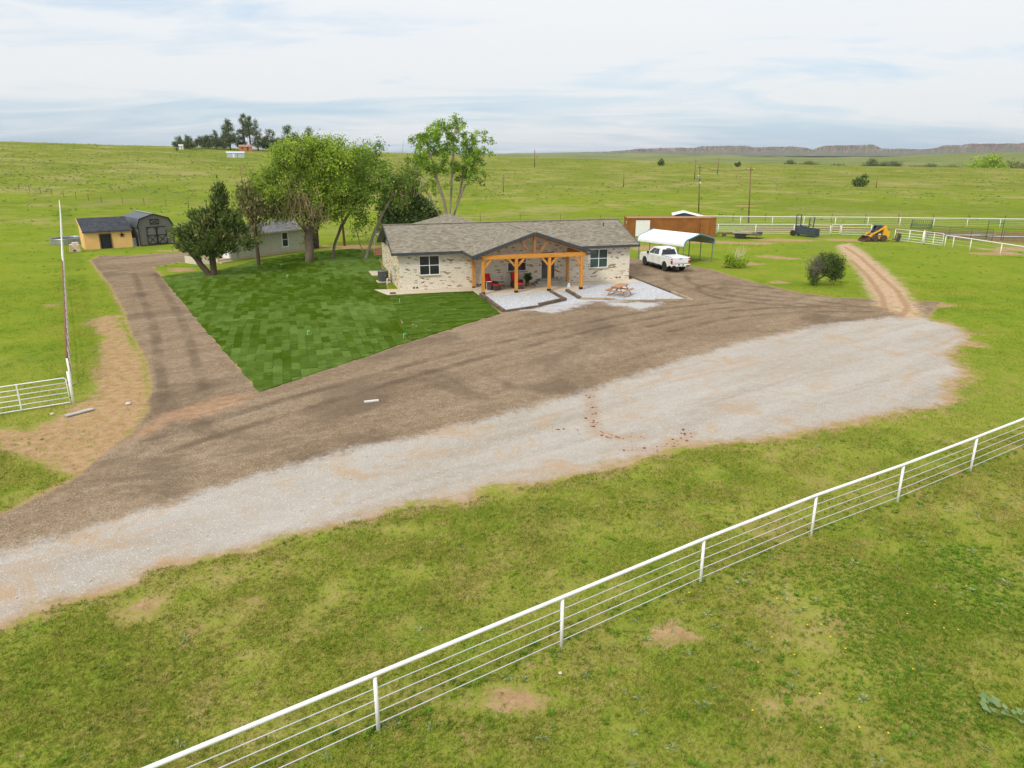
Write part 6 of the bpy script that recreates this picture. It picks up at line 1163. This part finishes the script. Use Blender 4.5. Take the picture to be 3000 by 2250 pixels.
tree('leaning_tree', 'slim leaning tree with bright green leaves right of the elm', [[(-18.2, 75.14, -.1), (-18.0, 75.1, 1.4), (-17.2, 75.1, 3.2), (-15.6, 75.1, 5.6), (-14.5, 75.1, 8.2)]], [(-14.3, 9.3, 1.7, 1.6), (-13.2, 10.7, .9, .8), (-15.8, 7.3, 1.5, 1.4), (-14.0, 6.5, 1.9, 1.6), (-12.6, 8.4, 1.5, 1.5), (-15.6, 4.8, 1.3, .9), (-17.1, 3.6, .6, .8), (-16.6, 6.4, 1.3, 1.0), (-14.8, 3.6, 1.0, .8)], 75.1, 150, 48, .30, .19, M_LCOT2, M_BARK, .14)
c = tree('forked_tree', 'forked pale-barked tree with bare upper branches beside the house', [[(-15.05, 75.7, -.1), (-15.5, 75.7, 1.6), (-15.9, 75.7, 3.4)], [(-15.0, 75.7, -.1), (-14.3, 75.6, 1.9), (-13.2, 75.6, 4.2), (-11.8, 75.6, 6.6), (-10.4, 75.7, 8.6)], [(-14.0, 75.6, 2.6), (-13.4, 75.4, 3.38), (-12.6, 75.3, 3.5)]], [(-10.8, 7.9, 1.5, 1.7), (-11.8, 6.2, 1.7, 1.2), (-15.7, 3.2, 1.2, 1.4), (-13.7, 2.6, 1.0, .8), (-9.6, 9.0, 1.0, 1.2)], 75.7, 110, 34, .30, .19, M_LCOT2, M_BARKL, .15)
twig_spray(c, (-15.05, 75.7, 0), (-11.2, 75.4, 7.0), (.9, .5, .9), 55, M_TWIG, (.9, 2.0), .024, (.1, 0, 1), .5)
tree('juniper_tree', 'dense dark juniper mass behind the left end of the house roof', [[(-12.3, 88, -.1), (-12.3, 88, 3), (-12.2, 88, 6)]], [(-12.2, 5.2, 2.3, 2.0), (-13.9, 4.2, 1.9, 1.7), (-10.6, 3.7, 2.1, 1.6), (-12.3, 2.5, 3.2, 1.2), (-12.0, 6.8, 1.3, .9)], 88, 210, 110, .42, .22, M_LDRK, M_BARKD, .28, axis=1.0, elong=1.4, shell=.7)
tree('cottonwood_tree', 'tall airy cottonwood with bright leaves rising behind the house roof', [[(-7.3, 85, -.2), (-7.2, 85, 2.0), (-7.6, 85, 5.0), (-8.6, 85, 8.2), (-9.2, 85, 10.6)], [(-7.2, 85, 1.6), (-6.9, 85, 5.2), (-6.6, 85, 9.0), (-6.3, 85, 12.6)], [(-7.0, 85, 3.0), (-5.6, 85.2, 6.2), (-4.3, 85.3, 8.8), (-3.6, 85.3, 10.8)], [(-7.1, 85, 2.4), (-5.2, 84.6, 4.4), (-3.4, 84.4, 5.6), (-1.6, 84.3, 6.6)], [(-7.3, 85, 1.8), (-8.6, 84.8, 4.6), (-10.0, 84.8, 7.0), (-10.8, 84.8, 8.6)], [(-7.0, 85.2, 2.2), (-6.0, 85.5, 5.6), (-5.4, 85.6, 8.4), (-5.0, 85.6, 11.2)]], [(-6.9, 12.2, 3.2, 1.5), (-9.7, 11.3, 2.0, 1.7), (-3.9, 10.9, 1.9, 1.9), (-7.5, 9.9, 3.9, 1.6), (-2.6, 10.4, 1.0, 1.3), (-10.7, 8.8, 1.3, 1.3), (-4.7, 8.0, 1.9, 1.3), (-8.8, 7.2, 1.9, 1.3), (-6.1, 13.8, 1.0, .5)], 85, 200, 62, .21, .22, M_LCOT, M_BARKL, .17, bend=.16, shell=.32)
c = tree('round_bush', 'rounded dark green bush with bare grey twigs beside the dirt track', [[(24.55, 59.9, -.1), (24.7, 59.8, .7), (25.1, 59.8, 1.5)], [(24.6, 59.8, .3), (25.4, 59.5, .9), (26.2, 59.3, .6)]], [(25.6, 1.75, 1.1, .8), (26.3, 1.45, .75, .9), (24.8, 1.2, .6, .5), (24.5, .5, .42, .42), (26.0, 2.25, .6, .35), (25.3, 2.35, .4, .3), (26.4, .75, .5, .4)], 59.8, 190, 70, .15, .095, M_LBSH, M_BARKD, .1, cat='bush', depth=.95)
twig_spray(c, (24.55, 59.9, 0), (24.75, 59.5, 1.5), (.42, .35, .38), 260, plain('grey_twig', (0.20, 0.17, 0.145), .95, var=.3), (.3, .8), .011, (-.35, -.2, .8), .45)
c = tree('yellow_shrub', 'yellow-green shrub with tall dry stalks in the yard right of the carport', [[(20.97, 69.6, -.1), (20.95, 69.6, .4)], [(21.2, 69.6, -.1), (21.4, 69.6, .4)]], [(20.4, .75, .5, .6), (21.7, .6, .55, .45), (21.0, .5, .85, .35)], 69.6, 80, 55, .15, .12, M_LYEL, M_BARK, .06, cat='bush')
twig_spray(c, (20.97, 69.6, 0), (21.35, 69.9, .6), (.3, .25, .2), 60, plain('dry_stalk', (0.62, 0.53, 0.36), .9, var=.15), (.9, 1.7), .010, (.1, 0, 1), .22, 'dry_stalks')
def small_tree(name, label, x, y, w, h, leaf, n=60, per=40, size=None, group=None, trunk=.25, lean=0.0, shape='round', cat='tree', low=.35):
    z = TZ(x, y); size = size or w * .09; s = w / 2
    if shape == 'cone': bl = [(x + lean * .3, h * .30, s, h * .22), (x + lean * .6, h * .55, s * .72, h * .2), (x + lean, h * .80, s * .42, h * .18)]
    elif shape == 'pine': bl = [(x - s * .3, h * .48, s * .7, h * .10), (x + s * .35, h * .60, s * .65, h * .10), (x, h * .76, s * .7, h * .10), (x + s * .1, h * .9, s * .5, h * .08)]
    else: bl = [(x - s * .4, h * (low + .25), s * .62, h * .25), (x + s * .4, h * (low + .22), s * .62, h * .23), (x + lean, h * .78, s * .55, h * .2), (x, h * (low + .1), s * .85, h * .14)]
    c = tree(name, label, [[(x, y, -.3), (x + lean * .4, y, h * .45), (x + lean, y, h * .85)]], bl, y, n, per, w * .06, size, leaf, M_BARKD, max(.06, h * trunk * .1), cat=cat, group=group, rmin=.03); c.location.z = z; return c
HG = 'trees on the hilltop'
for (X_, w, h, sh, lab) in [(-133.9, 4.6, 4.4, 'round', 'small isolated dark tree left of the hilltop grove beside a white shed'), (-130.3, 4.5, 5.4, 'cone', 'leftmost rounded evergreen of the hilltop grove'), (-128.0, 5.0, 4.9, 'round', 'low green tree near the left end of the hilltop grove'), (-125.6, 5.0, 5.0, 'round', 'low green tree second from the left in the hilltop grove'), (-123.4, 4.6, 5.4, 'round', 'brownish low tree left of the short pine on the hill'), (-121.2, 3.6, 6.6, 'cone', 'short pointed pine left of the broad domed tree on the hill'), (-118.6, 4.8, 5.4, 'round', 'low shrubby tree beneath the broad domed hilltop tree'), (-116.7, 6.8, 9.8, 'round', 'broad domed dark tree in the middle of the hilltop grove'), (-113.8, 4.4, 5.4, 'round', 'low brown tree beside the tallest hilltop pine'), (-111.7, 4.2, 11.6, 'pine', 'tallest thin-crowned pine of the hilltop grove'), (-109.0, 4.6, 11.0, 'pine', 'second tallest open pine right of the tallest one'), (-106.0, 5.0, 10.4, 'cone', 'pointed tall evergreen right of the open pines on the hill'), (-103.6, 4.4, 5.6, 'round', 'low tree right of the pointed tall hilltop evergreen'), (-101.2, 5.4, 7.2, 'round', 'flat-topped tree toward the right of the hilltop grove'), (-98.2, 4.6, 5.2, 'round', 'low tree between the flat-topped tree and the dark right clump'), (-95.0, 6.0, 8.4, 'round', 'dark tree at the right of the hilltop grove above the elm'), (-91.5, 5.2, 6.4, 'round', 'last hilltop tree half hidden by the elm crown'), (-86.5, 5.8, 8.0, 'round', 'hilltop tree just showing over the top of the elm')]:
    HK = 1.18; y = 340 * math.cos(math.asin(X_ / 340)) * HK; small_tree('hill_tree', lab, X_ * HK, y + random.uniform(-3, 5), w * 1.4, h * (1.5 if h > 6 else 1.25), random.choice((M_LHILL, M_LHILL, M_LBRN)) if h < 6 else M_LHILL, 90, 60, w * .07, HG, shape=sh, low=.2)
def small_far(name, lab, x, y, w, h, leaf=None, **k): return small_tree(name, lab, x, y, w, h, leaf or M_LHILL, k.pop('n', 40), k.pop('per', 40), k.pop('size', w * .12), **k)
small_far('lone_bush', 'lone windswept dark bush in the pasture beyond the pens', 100.5, 220, 4.2, 3.6, M_LDRK, cat='bush', lean=1.0, low=.15, n=90, size=.34)
small_far('far_tree', 'small windswept tree standing alone on the skyline left of the utility poles', 69.5, 358, 3.6, 3.6, M_LDRK, lean=.8, low=.2)
small_far('far_tree', 'smaller leaning tree alone on the skyline above the utility poles', 103.0, 350, 2.8, 2.8, M_LDRK, lean=.9, low=.2)
small_far('far_tree', 'tiny tree on the left hill skyline', -150, 345, 1.3, 1.9, M_LHILL)
small_far('far_tree', 'pale green tree on the skyline between elm and cottonwood', -35.0, 372, 4.5, 3.9, M_LCOT)
for k, (px, r, w, h, lab) in enumerate([(1504, 620, 3, 6, 'leftmost of three tiny trees on the horizon right of the cottonwood'), (1568, 600, 3, 6, 'tiny tree on the horizon beside the skyline post'), (1619, 640, 3, 6, 'middle tiny tree on the horizon right of the skyline post'), (1682, 640, 3.4, 6, 'rightmost tiny tree on the horizon before the mesas')]):
    x = (px - 1500) / 2153 * r * 1.04; c = small_far('far_tree', lab, x, r, w, h + 6, M_LHILL, shape='cone')
for k, (px, r, w, h, lab) in enumerate([(2310, 560, 9, 4.5, 'dark windswept thicket at the left end of the valley tree line'), (2368, 560, 15, 3.5, 'low olive thicket in the valley next to the windswept one'), (2550, 570, 14, 7, 'tall dark clump in the valley tree line below the mesas'), (2578, 560, 9, 4.5, 'small dark clump right beside the tall valley clump'), (2608, 570, 18, 4.8, 'wide dark thicket in the middle of the valley tree line'), (2680, 580, 14, 3.2, 'low brown thicket right of the wide valley thicket'), (2720, 570, 16, 3.6, 'dark low thicket left of the big green valley bush'), (2890, 560, 26, 8.5, 'big rounded bright green bush in the valley at the right'), (2950, 590, 24, 5, 'brownish thicket right of the big green valley bush'), (2995, 580, 24, 5, 'olive thicket at the right edge of the frame in the valley'), (2780, 590, 18, 3.2, 'thin brown thicket left of the green valley bush'), (2450, 590, 20, 3, 'faint low thicket in the valley between dark clumps')]):
    d = math.cos(math.atan((px - 1500) / 2153 * 0.955)); x = (px - 1500) / 2153 * 0.963 * r * d; y = r * d; c = small_tree('valley_thicket', lab, x, y, w, h, [M_LHILL, M_LBRN, M_LELM][0 if 'dark' in lab else (2 if 'green' in lab and 'left' not in lab and 'right of' not in lab else 1)], 90, 70, w * .035, 'thickets along the valley creek', cat='thicket', low=.1)
# hilltop buildings between the trees
def hill_shed(name, label, x, y, w, h, d, mat, roofm, cat, stripe=None):
    c = thing(name, label, cat, (x, y, TZ(x, y) - .1), .35); MB().box((0, 0, h / 2 - .4), (w, d, h + .8)).build('wall', mat, c)
    r = slab([(-w / 2 - .2, -d / 2 - .2, h), (w / 2 + .2, -d / 2 - .2, h), (w / 2 + .2, 0, h + d * .22), (-w / 2 - .2, 0, h + d * .22)], .1); slab([(w / 2 + .2, d / 2 + .2, h), (-w / 2 - .2, d / 2 + .2, h), (-w / 2 - .2, 0, h + d * .22), (w / 2 + .2, 0, h + d * .22)], .1, r); r.build('roof', roofm, c, fix=False)
    if stripe: MB().box((-w * .12, -d / 2 - .03, h * .48), (w * .1, .05, h * .92)).build('door', M_WHITE, c); MB().box((w * .1, -d / 2 - .03, h * .5), (w * .02, .05, h)).build('seam', M_TRIM, c)
    else: MB().box((w * .15, -d / 2 - .03, h * .45), (w * .14, .05, h * .8)).build('door', M_TRIM, c); MB().box((-w * .25, -d / 2 - .03, h * .6), (w * .14, .05, h * .35)).build('pane', M_GLASS, c)
hill_shed('metal_shed', 'low silver metal shed below the hilltop trees', -118.5, 330, 7.0, 1.9, 3, plain('silver_siding', (0.50, 0.55, 0.60), .5, .3, var=.1), plain('pale_metal', (0.55, 0.58, 0.62), .4, .3), 'shed', True)
hill_shed('brick_cabin', 'orange-red building showing between the hilltop pine trunks', -130.5, 378, 6.0, 2.0, 4, plain('orange_brick_far', (0.50, 0.16, 0.075), .9, var=.1), plain('tan_roof', (0.40, 0.25, 0.16), .8), 'building')
hill_shed('white_shed', 'small white shed beside the isolated hilltop tree', -156.0, 364, 1.8, 1.8, 1.8, M_WHITE, M_WHITE, 'shed')
hill_shed('far_house', 'pale blue roofed building glimpsed behind the right hilltop trees', -123, 396, 6.4, 1.9, 4, plain('pale_far_wall', (0.6, 0.62, 0.66), .7), plain('pale_blue_roof', (0.45, 0.55, 0.65), .5), 'building')
# ------------------------------------------------------------------ grass, weeds, brush, clods
def blades_material():
    t = NT('grass_blades'); pos = t.n('ShaderNodeNewGeometry').outputs['Position']; col, f, fine = grass_nodes(t, pos); a = t.attr('tint').outputs['Fac']
    col = t.mix(1.0, col, t.ramp(a, [(0.0, (0.72, 0.82, 0.62)), (0.5, (1.18, 1.24, 1.0)), (0.85, (1.5, 1.48, 1.3)), (1.0, (2.0, 1.6, 1.9))]), 'MULTIPLY')
    b = t.n('ShaderNodeBsdfPrincipled', {'Base Color': col, 'Roughness': 0.7, 'Specular IOR Level': 0.15}); tr = t.n('ShaderNodeBsdfTranslucent', {'Color': col}); m = t.n('ShaderNodeMixShader', {0: 0.4, 1: b.outputs[0], 2: tr.outputs[0]}); o = t.n('ShaderNodeOutputMaterial'); t.t.links.new(m.outputs[0], o.inputs[0]); return t.m
def allow(x, y, m=.05):
    mk_ = masks(x, y); ok = (mk_['pale'] < -.35 + (vnoise(x, y, 1.2, 3) - .5) * .9) & (mk_['brown'] < -.12 + (vnoise(x, y, 1.5, 2) - .5) * .4) & (mk_['track'] < -.1) & (mk_['lawn'] < -.1)
    bare = np.clip((mk_['dirt'] + .3) * 2.2, 0, 1); return ok & (RNG.random(len(x)) > bare * .93)
def blades(name, n, ylo, yhi, h, w, label_mat, slope=.78, pw=1.0):
    y = ylo + (yhi - ylo) * RNG.random(n) ** pw; x = (RNG.random(n) * 2 - 1) * (y * slope + 2.5); k = allow(x, y); x, y = x[k], y[k]
    dens = vnoise(x, y, .9, 3); k = RNG.random(len(x)) < np.clip((dens - .22) * 2.4, .15, 1); x, y = x[k], y[k]; n = len(x); z = terrain(x, y)
    a = RNG.random(n) * 2 * math.pi; hh = h * (.45 + .9 * RNG.random(n)) * (.6 + 1.0 * vnoise(x, y, .5, 2)); lean = RNG.normal(0, .65, (n, 2)) * hh[:, None]; ww = w * (.6 + .8 * RNG.random(n))
    B = np.stack([x, y, z - .01], 1); s = np.stack([np.cos(a) * ww, np.sin(a) * ww, np.zeros(n)], 1); tip = B + np.stack([lean[:, 0], lean[:, 1], hh], 1)
    V = np.stack([B - s, B + s, tip], 1).reshape(-1, 3); t = np.repeat(np.clip(RNG.normal(.45, .22, n), 0, 1), 3)
    tag(link(name, big_mesh(name, V, np.arange(n * 3).reshape(n, 3), label_mat, {'tint': t})), kind='stuff')
M_BLADE = blades_material()
blades('grass', 640000, 7.5, 27, .070, .0095, M_BLADE, pw=.85)
blades('grass', 260000, 27, 62, .075, .016, M_BLADE)
def clumps(name, P, per, size, height, mat, tintmu=.5, up=.6, flat=1.0, scale=None):
    n = len(P) * per; sc = np.repeat(scale if scale is not None else .6 + .8 * RNG.random(len(P)), per); C_ = np.repeat(P, per, 0); d = RNG.normal(size=(n, 3)); d[:, 2] = np.abs(d[:, 2]) * up + .15; d /= np.linalg.norm(d, axis=1)[:, None]
    L = (size * (.5 + .7 * RNG.random(n)) * sc)[:, None]; st = C_ + d * L * .15; en = C_ + d * L * np.array([1, 1, height]); mid = (st + en) / 2 + np.array([0, 0, .12]) * L; b = np.cross(d, np.array([0, 0, 1.0])) + RNG.normal(size=(n, 3)) * .25; b /= np.linalg.norm(b, axis=1)[:, None]; b *= L * .17
    V = np.stack([st, mid + b, en, mid - b], 1).reshape(-1, 3); t = np.repeat(np.clip(tintmu + np.repeat(RNG.normal(0, .15, len(P)), per) + RNG.normal(0, .15, n), 0, 1), 4)
    return tag(link(name, big_mesh(name, V, np.arange(n * 4).reshape(n, 4), mat, {'tint': t})), kind='stuff')
def scatter(n, ylo, yhi, mask=None, slope=.8):
    y = ylo + (yhi - ylo) * RNG.random(n); x = (RNG.random(n) * 2 - 1) * (y * slope + 2); k = allow(x, y)
    if mask is not None: k &= RNG.random(n) < mask(x, y)
    x, y = x[k], y[k]; return np.stack([x, y, terrain(x, y)], 1)
M_WEEDS = leaf_mat('silvery_weed_leaves', [(0.0, (0.17, 0.24, 0.08)), (0.5, (0.27, 0.34, 0.13)), (1.0, (0.40, 0.46, 0.23))]); M_WEEDG = leaf_mat('green_weed_leaves', [(0.0, (0.12, 0.24, 0.02)), (0.5, (0.20, 0.35, 0.03)), (1.0, (0.33, 0.47, 0.055))], trans=.5)
fence_d = lambda x, y: pline(x, y, [(-13.3, 3.75), (26.3, 29.8)]); side = lambda x, y: (x * .549 - (y - 12.9) * .836) > -0.4
clumps('weeds', scatter(2600, 8, 27, lambda x, y: np.where(side(x, y), .42, .05) * np.clip((vnoise(x, y, .45, 2) - .3) * 3.5, 0, 1)), 12, .13, .45, M_WEEDS, .7, up=.35)
clumps('weeds', scatter(2600, 8, 30, lambda x, y: np.where(side(x, y), .40, .10) * np.clip((vnoise(x + 50, y, .4, 2) - .35) * 3.5, 0, 1)), 18, .12, .8, M_WEEDG, up=.8)
lush = scatter(42000, 8, 18, lambda x, y: np.clip((x - 3.2 - (y - 9) * .35) / 3.5, 0, 1) * np.where(side(x, y), 1, 0) * np.clip((vnoise(x, y, .6, 3) - .38) * 4, 0, 1)); clumps('weeds', lush, 11, .066, .8, M_WEEDG, .38, up=.7)
M_FLW = plain('yellow_petals', (0.75, 0.52, 0.02), .6); fl = scatter(190, 8, 16, lambda x, y: np.clip((x - 2.5) / 4, 0, 1) * np.where(side(x, y), .6, 0)); fv = []; ff = []
for p in fl:
    i = len(fv); s = .018; z = p[2] + .10; fv += [(p[0] - s, p[1] - s, z), (p[0] + s, p[1] - s, z + .004), (p[0] + s, p[1] + s, z), (p[0] - s, p[1] + s, z + .004)]; ff.append((i, i + 1, i + 2, i + 3))
tag(link('wildflowers', big_mesh('wildflowers', np.array(fv), np.array(ff), M_FLW)), kind='stuff')
tuf = scatter(24000, 8, 26, lambda x, y: np.clip((vnoise(x, y, .8, 3) - .3) * 2.5, .1, .9)); clumps('grass_tufts', tuf, 7, .075, 1.0, leaf_mat('tuft_blades', [(0.0, (0.12, 0.185, 0.016)), (0.45, (0.20, 0.265, 0.025)), (0.75, (0.33, 0.32, 0.06)), (1.0, (0.46, 0.37, 0.16))]), .45, up=1.2)
fp = []
for a, b in zip(FENCE_PTS, FENCE_PTS[1:]):
    for _ in range(16): f = RNG.random() ** 1.6; f = f if RNG.random() < .5 else 1 - f; fp.append((a[0] + (b[0] - a[0]) * f + RNG.normal(0, .13), a[1] + (b[1] - a[1]) * f + RNG.normal(0, .10)))
fp = np.array(fp); clumps('fence_grass', np.stack([fp[:, 0], fp[:, 1], terrain(fp[:, 0], fp[:, 1])], 1), 16, .10, 1.1, M_WEEDG, .6, up=1.2)
# sagebrush and bunchgrass over the pasture and the hill
y = 118 + 290 * RNG.random(34000) ** .9; x = (RNG.random(34000) * 2 - 1) * y * .85; w = np.where(x < 0, .85, .30) * np.clip((vnoise(x, y, .05, 4) - .36) * 3.6, .03, 1) * np.clip((y - 118) / 60, .12, 1); k = RNG.random(len(x)) < w; x, y = x[k], y[k]
clumps('sagebrush', np.stack([x, y, terrain(x, y)], 1), 13, .42, .7, M_LSAGE, .40, up=.9, scale=.4 + 1.1 * RNG.random(len(x)) ** 2.5)
y = 62 + 60 * RNG.random(1300); x = (RNG.random(1300) * 2 - 1) * y * .85; k = allow(x, y) & (np.abs(x - 2) > 26) | ((y > 100) & allow(x, y) & (masks(x, y)['mud'] < -1)); x, y = x[k], y[k]
clumps('bunchgrass', np.stack([x, y, terrain(x, y)], 1), 12, .22, .6, M_WEEDG, .85, up=.8)
# broad-leaved gourd vine in the near right corner
c = thing('gourd_vine', 'broad grey-green leafed vine sprawling in the bottom right corner', 'plant', (9.6, 11.4, 0)); V, F, T_ = [], [], []; stems = MB()
for v in range(5):
    a = random.uniform(0, 6.283) if v else 2.6; p = Vector((0, 0, .05)); pts = [p.copy()]
    for j in range(8):
        a += random.gauss(0, .35); p = p + Vector((math.cos(a) * .075, math.sin(a) * .075, 0)); pts.append(p.copy()); L = random.uniform(.13, .22); la = a + random.choice((-1, 1)) * random.uniform(.5, 1.3); d = Vector((math.cos(la), math.sin(la), .35)).normalized(); s = Vector((-math.sin(la), math.cos(la), random.uniform(-.3, .3))); q = p + Vector((0, 0, .06)); i = len(V)
        V += [tuple(q), tuple(q + d * L * .35 + s * L * .42 + Vector((0, 0, .02))), tuple(q + d * L), tuple(q + d * L * .35 - s * L * .42 + Vector((0, 0, .02)))]; F += [(i, i + 1, i + 2, i + 3)]; T_ += [random.random()] * 4
    stems.tube(pts, .007, 5, False)
stems.build('stem', M_WEEDG, c); link('leaves', big_mesh('leaves', np.array(V), np.array(F), leaf_mat('gourd_leaf', [(0, (0.19, 0.30, 0.11)), (1, (0.36, 0.47, 0.22))], trans=.45), {'tint': np.array(T_)}), c)
# mud clods scattered over the pale lot
CL = [(3.5, 31.4), (3.4, 30.1), (3.4, 28.9), (3.2, 28.1), (3.3, 26.8), (3.9, 26.1), (5.0, 26.1), (5.3, 24.9), (6.6, 26.8), (7.0, 26.5), (6.5, 25.8), (5.7, 25.3), (4.3, 24.8), (2.6, 26.5), (1.7, 26.8)]
paths = [[(9.8, 16.45), (10.0, 16.6), (9.7, 16.5)], CL[:7], CL[7:8] + CL[13:12:-1] and [CL[12], CL[7], CL[11], CL[10]], [CL[8], CL[9], CL[10]], [CL[13], CL[14]]]; cm = MB()
for pa in paths:
    for a, b in zip(pa, pa[1:]):
        for _ in range(int(math.dist(a, b) * 16)):
            f = random.random(); x, y = a[0] + (b[0] - a[0]) * f + random.gauss(0, .16), a[1] + (b[1] - a[1]) * f + random.gauss(0, .20); s = random.choice((.010, .012, .015, .018, .02, .025, .03, .05)) * random.uniform(.7, 1.3); z = float(terrain(np.array([x]), np.array([y]))[0]); cm.lathe([(s, -.01), (s * 1.05, s * .25), (s * .6, s * .6), (s * .15, s * .7)], 7, (x, y, z))
tag(cm.build('mud_clods', plain('red_mud', (0.20, 0.095, 0.045), .95, var=.35, scale=8), fix=False), kind='stuff')
cm = MB()
SX, SY = RNG.uniform(-16, 28, 1500), RNG.uniform(14, 56, 1500); sm_ = masks(SX, SY); keep = np.maximum(sm_['brown'], sm_['pale']) > .15
for x, y in zip(SX[keep], SY[keep]):
    x, y = float(x), float(y); s = random.choice((.012, .015, .02, .028)); cm.lathe([(s, -.01), (s, s * .4), (s * .3, s * .75)], 6, (x, y, float(terrain(np.array([x]), np.array([y]))[0]) + .02))
tag(cm.build('loose_stones', plain('loose_pale_stone', (0.52, 0.47, 0.41), .9, var=.3, scale=.7), fix=False), kind='stuff')
# ------------------------------------------------------------------ air
hz = MB().box((0, 2000, 44), (13600, 9600, 134)); hm = bpy.data.materials.new('haze_air'); hm.use_nodes = True; ht = hm.node_tree; ht.nodes.clear(); hv = ht.nodes.new('ShaderNodeVolumePrincipled'); hv.inputs['Color'].default_value = (0.80, 0.88, 1.0, 1); hv.inputs['Density'].default_value = 0.00006; hv.inputs['Anisotropy'].default_value = 0.2; ho = ht.nodes.new('ShaderNodeOutputMaterial'); ht.links.new(hv.outputs[0], ho.inputs['Volume'])
HAZE = tag(hz.build('haze', hm), kind='stuff')
